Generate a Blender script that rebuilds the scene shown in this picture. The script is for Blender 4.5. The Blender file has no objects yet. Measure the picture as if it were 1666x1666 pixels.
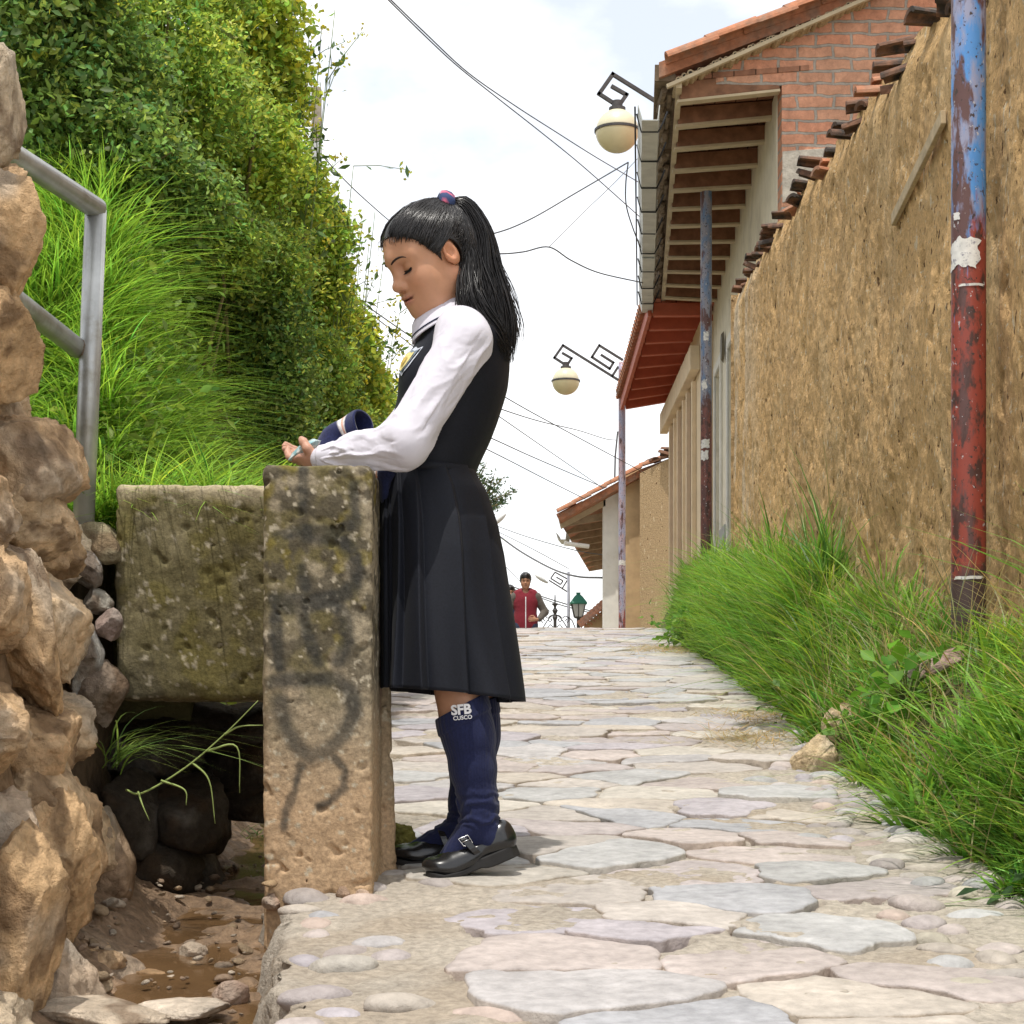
import bpy, math, random
import numpy as np
from mathutils import Vector, Matrix

random.seed(7)
rng = np.random.default_rng(7)
R_ = math.radians
SC = bpy.context.scene
COL = SC.collection

# ------------------------------------------------------------------ camera, sky, sun
F, CU, HV, EYE = 2880.0, 833.0, 1150.0, 0.71
cam_d = bpy.data.cameras.new("camera")
cam_d.sensor_width = 36.0
cam_d.lens = F / 1666.0 * 36.0
cam_d.shift_y = (HV - 833.0) / 1666.0
cam_d.clip_start = 0.05
cam_d.clip_end = 2000.0
cam = bpy.data.objects.new("camera", cam_d)
cam.location = (0, 0, EYE)
cam.rotation_euler = (R_(90), 0, 0)
COL.objects.link(cam)
SC.camera = cam

SUN_TO = Vector((-0.09, -0.27, 0.955)).normalized()
SUN_EL = math.asin(SUN_TO.z)
world = bpy.data.worlds.new("World")
SC.world = world
world.use_nodes = True
nt = world.node_tree
nt.nodes.clear()
w_out = nt.nodes.new("ShaderNodeOutputWorld")
w_bg = nt.nodes.new("ShaderNodeBackground")
w_sky = nt.nodes.new("ShaderNodeTexSky")
w_sky.sky_type = 'NISHITA'
w_sky.sun_disc = False
w_sky.sun_elevation = SUN_EL
w_sky.sun_rotation = math.atan2(SUN_TO.x, SUN_TO.y)
w_sky.altitude = 200
w_sky.ozone_density = 0.6
w_bg.inputs['Strength'].default_value = 0.15
w_tc = nt.nodes.new("ShaderNodeTexCoord")
w_map = nt.nodes.new("ShaderNodeMapping")
w_map.inputs['Scale'].default_value = (2.2, 2.2, 4.2)
w_map.inputs['Location'].default_value = (0.35, 0.0, 0.25)
w_noise = nt.nodes.new("ShaderNodeTexNoise")
w_noise.inputs['Scale'].default_value = 1.6
w_noise.inputs['Detail'].default_value = 7
w_noise.inputs['Roughness'].default_value = 0.52
w_ramp = nt.nodes.new("ShaderNodeValToRGB")
w_ramp.color_ramp.elements[0].position = 0.38
w_ramp.color_ramp.elements[0].color = (0.48, 0.48, 0.48, 1)
w_ramp.color_ramp.elements[1].position = 0.52
w_ramp.color_ramp.elements[1].color = (0.97, 0.97, 0.97, 1)
w_mix = nt.nodes.new("ShaderNodeMix")
w_mix.data_type = 'RGBA'
w_mix.inputs[7].default_value = (8.6, 8.65, 8.7, 1)
nt.links.new(w_tc.outputs['Generated'], w_map.inputs['Vector'])
nt.links.new(w_map.outputs['Vector'], w_noise.inputs['Vector'])
nt.links.new(w_noise.outputs['Fac'], w_ramp.inputs['Fac'])
nt.links.new(w_ramp.outputs['Color'], w_mix.inputs[0])
nt.links.new(w_sky.outputs['Color'], w_mix.inputs[6])
nt.links.new(w_mix.outputs[2], w_bg.inputs['Color'])
nt.links.new(w_bg.outputs['Background'], w_out.inputs['Surface'])

sun_d = bpy.data.lights.new("sun", 'SUN')
sun_d.energy = 3.1
sun_d.angle = R_(0.6)
sun_d.color = (1.0, 0.955, 0.88)
sun = bpy.data.objects.new("sun", sun_d)
sun.rotation_euler = SUN_TO.to_track_quat('Z', 'Y').to_euler()
sun.location = (-3, -5, 20)
COL.objects.link(sun)

SC.view_settings.view_transform = 'Standard'
SC.view_settings.look = 'None'
SC.view_settings.exposure = 0.20
SC.view_settings.gamma = 1.0


# ------------------------------------------------------------------ helpers
def P(u, v, d):
    return np.array([(u - CU) / F * d, d, EYE + (HV - v) / F * d])


def _hash(ix, iy, iz, seed):
    h = (ix.astype(np.int64) * 374761393 + iy.astype(np.int64) * 668265263
         + iz.astype(np.int64) * 2147483647 + seed * 974634777) & 0xFFFFFFFF
    h = ((h ^ (h >> 13)) * 1274126177) & 0xFFFFFFFF
    h = (h ^ (h >> 16)) & 0xFFFFFFFF
    h = (h * 2246822519) & 0xFFFFFFFF
    h = h ^ (h >> 15)
    return (h & 0xFFFFFF).astype(np.float64) / 16777215.0


def vnoise(p, seed=0):
    p = np.asarray(p, float)
    i = np.floor(p).astype(np.int64)
    f = p - i
    f = f * f * f * (f * (f * 6 - 15) + 10)
    x, y, z = i[:, 0], i[:, 1], i[:, 2]
    fx, fy, fz = f[:, 0], f[:, 1], f[:, 2]
    r = 0
    for dx in (0, 1):
        wx = fx if dx else 1 - fx
        for dy in (0, 1):
            wy = fy if dy else 1 - fy
            for dz in (0, 1):
                wz = fz if dz else 1 - fz
                r = r + wx * wy * wz * _hash(x + dx, y + dy, z + dz, seed)
    return r


NROT = np.array(Matrix.Rotation(0.7, 3, 'X') @ Matrix.Rotation(0.9, 3, 'Y') @ Matrix.Rotation(0.5, 3, 'Z'))


def fbm(p, octv=4, seed=0, gain=0.5):
    p = np.asarray(p, float)
    a, s, t = 1.0, 0.0, 0.0
    p = p @ NROT
    for o in range(octv):
        s = s + a * vnoise(p * (2.03 ** o) + 17.3 * o, seed + o)
        t += a
        a *= gain
    return s / t * 2 - 1          # about -1..1


def sstep(a, b, x):
    t = np.clip((x - a) / (b - a), 0, 1)
    return t * t * (3 - 2 * t)


def lerp(a, b, t):
    return a + (b - a) * t


def zs(y):                         # height of the street's centre line, climbing to a crest then falling
    y = np.asarray(y, float)
    a = 0.083 * y
    t = np.clip(y - 18, 0, 4)
    b = 1.494 + 0.083 * t - 0.0266 * t * t
    c = 1.400 - 0.13 * np.clip(y - 22, 0, 16)
    return np.where(y < 18, a, np.where(y < 22, b, c))


def edge_r(y):
    return np.interp(y, [0, 4.2, 6.1, 8.2, 14.4, 20, 60], [1.02, 1.05, 1.09, 1.27, 1.42, 1.75, 1.9])


def edge_l(y):
    return np.interp(y, [0, 2.7, 3.2, 3.75, 3.8, 4.6, 5, 9, 60], [-0.36, -0.405, -0.46, -0.52, -0.55, -0.56, -0.56, -1.0, -1.4])


def wall_x(y):
    return 1.65 + 0.026 * (np.asarray(y, float) - 6)


# ---- materials
MATS = {}


def mk(name, base=(0.5, 0.5, 0.5), attr=False, rough=0.8, nscale=25, namp=0.2, bump=0.0, bscale=80, bdist=0.01,
       spec=0.3, metal=0.0, transl=0.0, stretch=(1, 1, 1), detail=6, second=None, s2scale=6, s2lo=0.5, s2hi=0.6, sss=0.0, sheen=0.0):
    m = bpy.data.materials.new(name)
    m.use_nodes = True
    n = m.node_tree
    bs = n.nodes["Principled BSDF"]
    out = n.nodes["Material Output"]
    bs.inputs['Roughness'].default_value = rough
    bs.inputs['Metallic'].default_value = metal
    bs.inputs['Specular IOR Level'].default_value = spec
    if sss:
        bs.inputs['Subsurface Weight'].default_value = sss
        bs.inputs['Subsurface Radius'].default_value = (0.012, 0.005, 0.003)
        bs.inputs['Subsurface Scale'].default_value = 0.6
    if sheen:
        bs.inputs['Sheen Weight'].default_value = sheen
        bs.inputs['Sheen Roughness'].default_value = 0.5
    tc = n.nodes.new("ShaderNodeTexCoord")
    mp = n.nodes.new("ShaderNodeMapping")
    mp.inputs['Scale'].default_value = stretch
    n.links.new(tc.outputs['Object'], mp.inputs['Vector'])
    if attr:
        at = n.nodes.new("ShaderNodeAttribute")
        at.attribute_name = "col"
        c_out = at.outputs['Color']
    else:
        rgb = n.nodes.new("ShaderNodeRGB")
        rgb.outputs[0].default_value = (*base, 1)
        c_out = rgb.outputs[0]
    if second is not None:
        n2 = n.nodes.new("ShaderNodeTexNoise")
        n2.inputs['Scale'].default_value = s2scale
        n2.inputs['Detail'].default_value = 8
        n2.inputs['Roughness'].default_value = 0.65
        n.links.new(mp.outputs['Vector'], n2.inputs['Vector'])
        mr2 = n.nodes.new("ShaderNodeMapRange")
        mr2.inputs['From Min'].default_value = s2lo
        mr2.inputs['From Max'].default_value = s2hi
        n.links.new(n2.outputs['Fac'], mr2.inputs['Value'])
        mx = n.nodes.new("ShaderNodeMix")
        mx.data_type = 'RGBA'
        n.links.new(mr2.outputs['Result'], mx.inputs[0])
        n.links.new(c_out, mx.inputs[6])
        mx.inputs[7].default_value = (*second, 1)
        c_out = mx.outputs[2]
    if namp > 0:
        ns = n.nodes.new("ShaderNodeTexNoise")
        ns.inputs['Scale'].default_value = nscale
        ns.inputs['Detail'].default_value = detail
        ns.inputs['Roughness'].default_value = 0.6
        n.links.new(mp.outputs['Vector'], ns.inputs['Vector'])
        mr = n.nodes.new("ShaderNodeMapRange")
        mr.inputs['From Min'].default_value = 0.25
        mr.inputs['From Max'].default_value = 0.75
        mr.inputs['To Min'].default_value = 1 - namp
        mr.inputs['To Max'].default_value = 1 + namp
        n.links.new(ns.outputs['Fac'], mr.inputs['Value'])
        vm = n.nodes.new("ShaderNodeVectorMath")
        vm.operation = 'MULTIPLY'
        n.links.new(c_out, vm.inputs[0])
        n.links.new(mr.outputs['Result'], vm.inputs[1])
        c_out = vm.outputs[0]
    n.links.new(c_out, bs.inputs['Base Color'])
    if bump > 0:
        nb = n.nodes.new("ShaderNodeTexNoise")
        nb.inputs['Scale'].default_value = bscale
        nb.inputs['Detail'].default_value = 8
        nb.inputs['Roughness'].default_value = 0.65
        n.links.new(mp.outputs['Vector'], nb.inputs['Vector'])
        bp = n.nodes.new("ShaderNodeBump")
        bp.inputs['Strength'].default_value = bump
        bp.inputs['Distance'].default_value = bdist
        n.links.new(nb.outputs['Fac'], bp.inputs['Height'])
        n.links.new(bp.outputs['Normal'], bs.inputs['Normal'])
    if transl > 0:
        tr = n.nodes.new("ShaderNodeBsdfTranslucent")
        n.links.new(c_out, tr.inputs['Color'])
        ms = n.nodes.new("ShaderNodeMixShader")
        ms.inputs[0].default_value = transl
        n.links.new(bs.outputs[0], ms.inputs[1])
        n.links.new(tr.outputs[0], ms.inputs[2])
        n.links.new(ms.outputs[0], out.inputs['Surface'])
    MATS[name] = m
    return m


# ---- objects
ORG = {}                            # object name -> world position of its root


def tag(o, label=None, cat=None, group=None, kind=None):
    if label:
        o["label"] = label
    if cat:
        o["category"] = cat
    if group:
        o["group"] = group
    if kind:
        o["kind"] = kind
    return o


def thing(name, label, cat, loc=(0, 0, 0), group=None):
    o = bpy.data.objects.new(name, None)
    o.empty_display_size = 0.1
    o.location = tuple(float(q) for q in loc)
    COL.objects.link(o)
    ORG[o.name] = np.array(loc, float)
    return tag(o, label, cat, group)


def mesh_obj(name, verts, faces, mat, parent=None, smooth=False, col=None, loc=None, bevel=0.0, sharp=None):
    """verts Nx3 in world space; faces: int array Mx4 / Mx3 or a list of tuples; col Nx3 per vertex."""
    verts = np.asarray(verts, float)
    if parent is not None:
        org = ORG[parent.name]
    else:
        org = np.zeros(3) if loc is None else np.array(loc, float)
    v = verts - org
    me = bpy.data.meshes.new(name)
    if isinstance(faces, np.ndarray):
        nv, nf, k = len(v), len(faces), faces.shape[1]
        me.vertices.add(nv)
        me.vertices.foreach_set("co", v.astype(np.float32).ravel())
        me.loops.add(nf * k)
        me.loops.foreach_set("vertex_index", faces.astype(np.int32).ravel())
        me.polygons.add(nf)
        me.polygons.foreach_set("loop_start", np.arange(0, nf * k, k, dtype=np.int32))
        me.polygons.foreach_set("loop_total", np.full(nf, k, dtype=np.int32))
        me.update(calc_edges=True)
    else:
        me.from_pydata([tuple(q) for q in v], [], [tuple(int(i) for i in f) for f in faces])
    if smooth:
        me.polygons.foreach_set("use_smooth", np.ones(len(me.polygons), dtype=bool))
    if col is not None:
        a = me.attributes.new("col", 'FLOAT_COLOR', 'POINT')
        c4 = np.ones((len(v), 4), np.float32)
        c4[:, :3] = col
        a.data.foreach_set("color", c4.ravel())
    me.validate()
    me.update()
    o = bpy.data.objects.new(name, me)
    COL.objects.link(o)
    if parent is not None:
        o.parent = parent
    else:
        o.location = tuple(org)
    ORG[o.name] = org
    if mat is not None:
        me.materials.append(mat if not isinstance(mat, str) else MATS[mat])
    if bevel > 0:
        b = o.modifiers.new("bevel", 'BEVEL')
        b.width = bevel
        b.segments = 2
        b.limit_method = 'ANGLE'
    return o


def frame_from(d, up=(0, 0, 1)):
    d = np.array(d, float)
    d = d / np.linalg.norm(d)
    up = np.array(up, float)
    if abs(np.dot(d, up)) > 0.98:
        up = np.array([1.0, 0, 0])
    s = np.cross(d, up)
    s /= np.linalg.norm(s)
    n = np.cross(s, d)
    return d, s, n


class MB:
    def __init__(self):
        self.v, self.f, self.c, self.n = [], [], [], 0

    def add(self, verts, faces, col=None):
        verts = np.asarray(verts, float)
        self.v.append(verts)
        o = self.n
        self.f += [tuple(int(i) + o for i in f) for f in faces]
        self.c.append(np.tile(np.array(col if col is not None else (0.5, 0.5, 0.5), float), (len(verts), 1))
                      if col is None or np.ndim(col) == 1 else np.asarray(col, float))
        self.n += len(verts)
        return self

    def hexa(self, p, col=None):       # 4 bottom points then the 4 above them
        return self.add(p, [(3, 2, 1, 0), (4, 5, 6, 7), (0, 1, 5, 4), (1, 2, 6, 5), (2, 3, 7, 6), (3, 0, 4, 7)], col)

    def box(self, c, s, Rm=None, col=None):
        h = np.array(s, float) / 2
        q = np.array([(-1, -1, -1), (1, -1, -1), (1, 1, -1), (-1, 1, -1), (-1, -1, 1), (1, -1, 1), (1, 1, 1), (-1, 1, 1)]) * h
        if Rm is not None:
            q = q @ np.array(Rm).T
        return self.hexa(q + np.array(c, float), col)

    def beam(self, a, b, w, h, up=(0, 0, 1), col=None):
        a, b = np.array(a, float), np.array(b, float)
        d, s, n = frame_from(b - a, up)
        q = []
        for e in (-1, 1):
            for (pp) in (a, b):
                pass
        pts = [a - s * w / 2 - n * h / 2, a + s * w / 2 - n * h / 2, b + s * w / 2 - n * h / 2, b - s * w / 2 - n * h / 2]
        pts += [p + n * h for p in pts]
        return self.hexa(pts, col)

    def tube(self, pts, r, n=8, cap=True, col=None, closed=False):
        pts = [np.array(p, float) for p in pts]
        m = len(pts)
        rr = [r] * m if np.isscalar(r) else list(r)
        vs, up = [], None
        for i, p in enumerate(pts):
            if closed:
                t = pts[(i + 1) % m] - pts[i - 1]
            else:
                t = pts[min(i + 1, m - 1)] - pts[max(i - 1, 0)]
            t = t / (np.linalg.norm(t) + 1e-9)
            if up is None:
                _, s, up = frame_from(t)
            else:
                up = up - t * np.dot(up, t)
                up /= np.linalg.norm(up) + 1e-9
                s = np.cross(t, up)
            for k in range(n):
                a = 2 * math.pi * k / n
                vs.append(p + rr[i] * (math.cos(a) * s + math.sin(a) * up))
        fs = []
        for i in range(m if closed else m - 1):
            j = (i + 1) % m
            for k in range(n):
                k2 = (k + 1) % n
                fs.append((i * n + k, i * n + k2, j * n + k2, j * n + k))
        if cap and not closed:
            fs.append(tuple(range(n))[::-1])
            fs.append(tuple((m - 1) * n + k for k in range(n)))
        return self.add(vs, fs, col)

    def loft(self, rings, closed=True, cap=True, col=None):
        A = np.array(rings, float)
        m, n = A.shape[:2]
        fs = []
        for i in range(m - 1):
            for k in range(n if closed else n - 1):
                k2 = (k + 1) % n
                fs.append((i * n + k, i * n + k2, (i + 1) * n + k2, (i + 1) * n + k))
        if cap and closed:
            fs.append(tuple(range(n))[::-1])
            fs.append(tuple((m - 1) * n + k for k in range(n)))
        return self.add(A.reshape(-1, 3), fs, col)

    def lathe(self, prof, c, n=20, col=None):
        c = np.array(c, float)
        rings = [[c + np.array([r * math.cos(2 * math.pi * k / n), r * math.sin(2 * math.pi * k / n), z]) for k in range(n)]
                 for r, z in prof]
        return self.loft(rings, True, True, col)

    def prism(self, poly, ext, col=None):
        a = np.array(poly, float)
        n = len(a)
        b = a + np.array(ext, float)
        fs = [tuple(range(n))[::-1], tuple(range(n, 2 * n))]
        fs += [(i, (i + 1) % n, n + (i + 1) % n, n + i) for i in range(n)]
        return self.add(np.vstack([a, b]), fs, col)

    def build(self, name, mat, parent=None, smooth=False, bevel=0.0, loc=None, usecol=False):
        o = mesh_obj(name, np.vstack(self.v), self.f, mat, parent, smooth, np.vstack(self.c) if usecol else None, loc, bevel)
        return o


_ICO = {}


def ico(sub):
    if sub not in _ICO:
        import bmesh
        bm = bmesh.new()
        bmesh.ops.create_icosphere(bm, subdivisions=sub, radius=1.0)
        _ICO[sub] = (np.array([v.co[:] for v in bm.verts]), [tuple(v.index for v in f.verts) for f in bm.faces])
        bm.free()
    return _ICO[sub]


def rock(c, r, seed, sub=4, rough=0.25, freq=1.6, fine=0.05, Rm=None, flat=0.35):
    """a quarried or river stone: an ellipsoid worn, faceted and pitted"""
    v, f = ico(sub)
    rs = np.random.default_rng(seed)
    q = v.copy()
    q = q * (1 + 0.6 * rough * fbm(v * freq + seed * 3.1, 2, seed)[:, None])
    for k in range(13):                                   # faces knocked off
        nn = rs.normal(size=3)
        nn /= np.linalg.norm(nn)
        lim = rs.uniform(0.58, 0.90)
        dd = q @ nn
        q = q - np.outer(np.clip(dd - lim, 0, None) * 0.93, nn)
    rid = 1 - np.abs(fbm(v * freq * 2.2 + seed * 3.1, 4, seed + 20)) * 3.2
    q = q * (1 + 0.45 * rough * np.clip(rid, -1, 1) * 0.5 + fine * fbm(v * freq * 5 + seed * 1.7, 4, seed + 50))[:, None]
    q = q * np.array(r)
    if Rm is not None:
        q = q @ np.array(Rm).T
    return q + np.array(c), f


def rot(ax, ay, az):
    return np.array(Matrix.Rotation(az, 3, 'Z') @ Matrix.Rotation(ay, 3, 'Y') @ Matrix.Rotation(ax, 3, 'X'))


def blades(pos, length, width, heading, lean, droop, base_c, tip_c, n=5, cvar=0.25, seed=1):
    rs = np.random.default_rng(seed)
    N = len(pos)
    t = np.linspace(0, 1, n + 1)[None, :]
    L = length[:, None]
    hor = L * (lean[:, None] * t + droop[:, None] * t * t)
    ver = L * (np.sqrt(np.clip(1 - lean ** 2, 0.05, 1))[:, None] * t - 0.75 * droop[:, None] * t * t)
    hx, hy = np.cos(heading)[:, None], np.sin(heading)[:, None]
    ctr = np.stack([pos[:, 0:1] + hx * hor, pos[:, 1:2] + hy * hor, pos[:, 2:3] + ver], -1)
    tw = heading + math.pi / 2 + rs.normal(0, 0.9, N)
    sx, sy = np.cos(tw), np.sin(tw)
    wd = width[:, None] * np.clip(1 - t ** 1.8, 0.03, 1) * (0.55 + 0.45 * np.minimum(1, t * 4)) * 0.5
    side = np.stack([sx[:, None] * wd, sy[:, None] * wd, 0 * wd], -1)
    V = np.stack([ctr - side, ctr + side], 2)             # N, n+1, 2, 3
    idx = np.arange(N)[:, None] * (2 * (n + 1)) + 2 * np.arange(n)[None, :]
    Fq = np.stack([idx, idx + 1, idx + 3, idx + 2], -1).reshape(-1, 4)
    br = np.exp(rs.normal(0, cvar, N))[:, None, None, None]
    hue = rs.normal(0, 1, N)[:, None, None, None]
    c0 = np.array(base_c)[None, None, None, :]
    c1 = np.array(tip_c)[None, None, None, :]
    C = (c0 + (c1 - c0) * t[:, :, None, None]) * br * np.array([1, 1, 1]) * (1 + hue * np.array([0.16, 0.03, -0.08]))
    C = np.broadcast_to(np.clip(C, 0.004, 0.9), (N, n + 1, 2, 3))
    return V.reshape(-1, 3), Fq, C.reshape(-1, 3)


def leaves(pos, nrm, size, aspect, base_c, cvar=0.25, seed=1, huev=0.15):
    rs = np.random.default_rng(seed)
    N = len(pos)
    nrm = nrm / (np.linalg.norm(nrm, axis=1, keepdims=True) + 1e-9)
    a = rs.normal(size=(N, 3))
    a -= nrm * np.sum(a * nrm, 1, keepdims=True)
    a /= np.linalg.norm(a, axis=1, keepdims=True) + 1e-9
    b = np.cross(nrm, a)
    s = size[:, None]
    w = s * aspect
    tip = pos + a * s
    base = pos - a * s * 0.1
    l = pos + a * s * 0.42 + b * w * 0.5 + nrm * w * 0.16
    r = pos + a * s * 0.42 - b * w * 0.5 + nrm * w * 0.16
    l2 = pos + a * s * 0.72 + b * w * 0.33 + nrm * w * 0.05
    r2 = pos + a * s * 0.72 - b * w * 0.33 + nrm * w * 0.05
    V = np.stack([base, r, r2, tip, l2, l], 1).reshape(-1, 3)
    i = np.arange(N)[:, None] * 6
    Fq = np.vstack([np.hstack([i, i + 1, i + 2, i + 3]), np.hstack([i, i + 3, i + 4, i + 5])])
    br = np.exp(rs.normal(0, cvar, N))[:, None]
    hue = rs.normal(0, 1, N)[:, None]
    C = np.asarray(base_c, float) * br * (1 + hue * np.array([huev, 0.03, -0.1]))
    C = np.repeat(np.clip(C, 0.004, 0.9), 6, axis=0)
    return V, Fq, C


# ---- smooth implicit modelling, meshed with surface nets
def E(c, r, ax=None, k=0.02, op=1):
    return ('e', np.array(c, float), np.array(r, float) if np.ndim(r) else np.array([r, r, r], float),
            np.eye(3) if ax is None else np.array(ax, float), k, op)


def Cn(a, b, r1, r2=None, k=0.02, op=1):
    return ('c', np.array(a, float), np.array(b, float), r1, r1 if r2 is None else r2, k, op)


def chain(pts, rr, k=0.02):
    return [Cn(pts[i], pts[i + 1], rr[i], rr[i + 1], k) for i in range(len(pts) - 1)]


def prim_eval(p, X):
    if p[0] == 'e':
        q = (X - p[1]) @ p[3].T
        k0 = np.linalg.norm(q / p[2], axis=1)
        k1 = np.linalg.norm(q / (p[2] * p[2]), axis=1) + 1e-9
        return k0 * (k0 - 1) / k1
    _, a, b, r1, r2, k, op = p
    ba = b - a
    pa = X - a
    t = np.clip(pa @ ba / (ba @ ba + 1e-12), 0, 1)
    return np.linalg.norm(pa - t[:, None] * ba, axis=1) - (r1 + (r2 - r1) * t)


def prim_bound(p):
    if p[0] == 'e':
        return p[1], p[1], p[2].max()
    return p[1], p[2], max(p[3], p[4])


def sdf(prims, X, disp=None):
    d = np.full(len(X), 1e3)
    for p in prims:
        q = prim_eval(p, X)
        k, op = p[-2], p[-1]
        if op > 0:
            h = np.clip(0.5 + 0.5 * (d - q) / k, 0, 1)
            d = d + (q - d) * h - k * h * (1 - h)
        elif op < 0:
            h = np.clip(0.5 - 0.5 * (d + q) / k, 0, 1)
            d = d + (-q - d) * h + k * h * (1 - h)
    if disp is not None:
        d = d + disp(X, d)
    return d


def nets(prims, h, disp=None, clip=None, B=16, pad=0.03):
    """mesh the smooth union; clip(X) > 0 removes"""
    lo = np.min([np.minimum(*prim_bound(p)[:2]) - prim_bound(p)[2] for p in prims if p[-1] > 0], 0) - pad
    hi = np.max([np.maximum(*prim_bound(p)[:2]) + prim_bound(p)[2] for p in prims if p[-1] > 0], 0) + pad
    nb = np.ceil((hi - lo) / (h * B)).astype(int)
    D = nb * B + 3
    rad = h * B * 0.5 * math.sqrt(3)
    g = np.stack(np.meshgrid(np.arange(B + 1), np.arange(B + 1), np.arange(B + 1), indexing='ij'), -1).reshape(-1, 3)
    ids, vv, quads = [], [], []

    def gid(i, j, k):
        return (i * D[1] + j) * D[2] + k
    A_ = np.array([prim_bound(p)[0] for p in prims])
    B_ = np.array([prim_bound(p)[1] for p in prims])
    R2 = np.array([prim_bound(p)[2] for p in prims])
    BA = B_ - A_
    bb = np.sum(BA * BA, 1) + 1e-12
    corners = [(a, b, c) for a in (0, 1) for b in (0, 1) for c in (0, 1)]
    edges = [(i, j) for i in range(8) for j in range(i + 1, 8) if sum(abs(corners[i][q] - corners[j][q]) for q in range(3)) == 1]
    for bx in range(nb[0]):
        for by in range(nb[1]):
            for bz in range(nb[2]):
                o = np.array([bx, by, bz]) * B
                ctr = lo + (o + B / 2) * h
                t = np.clip(np.sum((ctr - A_) * BA, 1) / bb, 0, 1)
                dist = np.linalg.norm(ctr - (A_ + BA * t[:, None]), axis=1) - R2
                near = dist < rad + 0.05
                if not any(near[i] and prims[i][-1] > 0 for i in range(len(prims))):
                    continue
                pr = [prims[i] for i in range(len(prims)) if near[i]]
                dc = sdf(pr, ctr[None, :])[0]
                if dc < -(rad * 1.6 + 0.02) and clip is None:
                    continue
                X = lo + (g + o) * h
                d = sdf(pr, X, disp)
                if clip is not None:
                    d = np.maximum(d, clip(X))
                d = d.reshape(B + 1, B + 1, B + 1)
                s = d < 0
                if s.all() or not s.any():
                    continue
                cs = np.stack([s[a:B + a, b:B + b, c:B + c] for a, b, c in corners], -1)
                act = cs.any(-1) & ~cs.all(-1)
                I = np.argwhere(act)
                if len(I):
                    dv = np.stack([d[I[:, 0] + a, I[:, 1] + b, I[:, 2] + c] for a, b, c in corners], -1)
                    acc = np.zeros((len(I), 3))
                    cnt = np.zeros(len(I))
                    for i, j in edges:
                        cr = (dv[:, i] < 0) != (dv[:, j] < 0)
                        tt = np.where(cr, dv[:, i] / np.where(cr, dv[:, i] - dv[:, j], 1), 0)
                        pt = np.array(corners[i]) + tt[:, None] * (np.array(corners[j]) - np.array(corners[i]))
                        acc += np.where(cr[:, None], pt, 0)
                        cnt += cr
                    G = I + o
                    vv.append(lo + (G + acc / cnt[:, None]) * h)
                    ids.append(gid(G[:, 0], G[:, 1], G[:, 2]))
                for ax in range(3):
                    e = np.zeros(3, int)
                    e[ax] = 1
                    a0 = s[:B, :B, :B]
                    a1 = s[e[0]:B + e[0], e[1]:B + e[1], e[2]:B + e[2]]
                    Q = np.argwhere(a0 != a1)
                    if not len(Q):
                        continue
                    fl = a0[Q[:, 0], Q[:, 1], Q[:, 2]]
                    G = Q + o
                    u1 = np.roll(e, 1)
                    u2 = np.roll(e, 2)
                    q4 = []
                    for m_ in (G - u1 - u2, G - u2, G, G - u1):
                        q4.append(gid(m_[:, 0], m_[:, 1], m_[:, 2]))
                    q4 = np.stack(q4, -1)
                    q4[~fl] = q4[~fl][:, ::-1]
                    quads.append(q4)
    ids = np.concatenate(ids)
    vv = np.concatenate(vv)
    quads = np.concatenate(quads)
    srt = np.argsort(ids)
    ids, vv = ids[srt], vv[srt]
    k = np.searchsorted(ids, quads)
    k = np.clip(k, 0, len(ids) - 1)
    ok = (ids[k] == quads).all(1)
    return vv, k[ok]

# ================================================================== SETTING
mk('soil', (0.11, 0.10, 0.045), rough=0.95, nscale=8, namp=0.4, bump=0.6, bscale=20, bdist=0.03)
mk('far_ground', (0.22, 0.18, 0.10), rough=0.95, nscale=0.3, namp=0.3)
mk('paving', attr=True, rough=0.75, nscale=34, namp=0.24, bump=0.6, bscale=75, bdist=0.009, spec=0.2)
mk('mortar', attr=True, rough=0.9, nscale=55, namp=0.34, bump=0.9, bscale=80, bdist=0.014, spec=0.15)
mk('rubble', attr=True, rough=0.9, nscale=38, namp=0.38, bump=1.0, bscale=42, bdist=0.024, spec=0.15)
mk('concrete', attr=True, rough=0.9, nscale=120, namp=0.4, bump=0.6, bscale=150, bdist=0.004, spec=0.2)
mk('wet_mud', attr=True, rough=0.5, nscale=40, namp=0.5, bump=1.0, bscale=70, bdist=0.02, spec=0.4)
mk('water', (0.13, 0.075, 0.035), rough=0.06, nscale=6, namp=0.25, bump=0.15, bscale=14, bdist=0.01, spec=0.6)


def grid_faces(n, m):
    i = np.arange(n - 1)[:, None] * m + np.arange(m - 1)[None, :]
    return np.stack([i, i + 1, i + m + 1, i + m], -1).reshape(-1, 4)


# open country under everything, out to the horizon
ys = np.concatenate([np.linspace(-12, 24, 40), np.linspace(26, 60, 20), [80, 150, 400, 1200]])
xs = np.concatenate([[-900, -200, -60], np.linspace(-20, 20, 41), [60, 200, 900]])
YY, XX = np.meshgrid(ys, xs, indexing='ij')
ZZ = zs(YY) - 0.75
o = mesh_obj('ground', np.stack([XX, YY, ZZ], -1).reshape(-1, 3), grid_faces(len(ys), len(xs)), 'far_ground', smooth=True)
tag(o, 'bare earth lying under and around the lane', 'ground', kind='structure')

# flagstones bedded in it: irregular cells, each with a worn top and a broken rim
def clip_poly(poly, mid, nn):
    out = []
    for i in range(len(poly)):
        a, b = poly[i], poly[(i + 1) % len(poly)]
        da, db = (a - mid) @ nn, (b - mid) @ nn
        if da <= 0:
            out.append(a)
        if (da < 0) != (db < 0) and abs(da - db) > 1e-9:
            out.append(a + (b - a) * (da / (da - db)))
    return out


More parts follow.
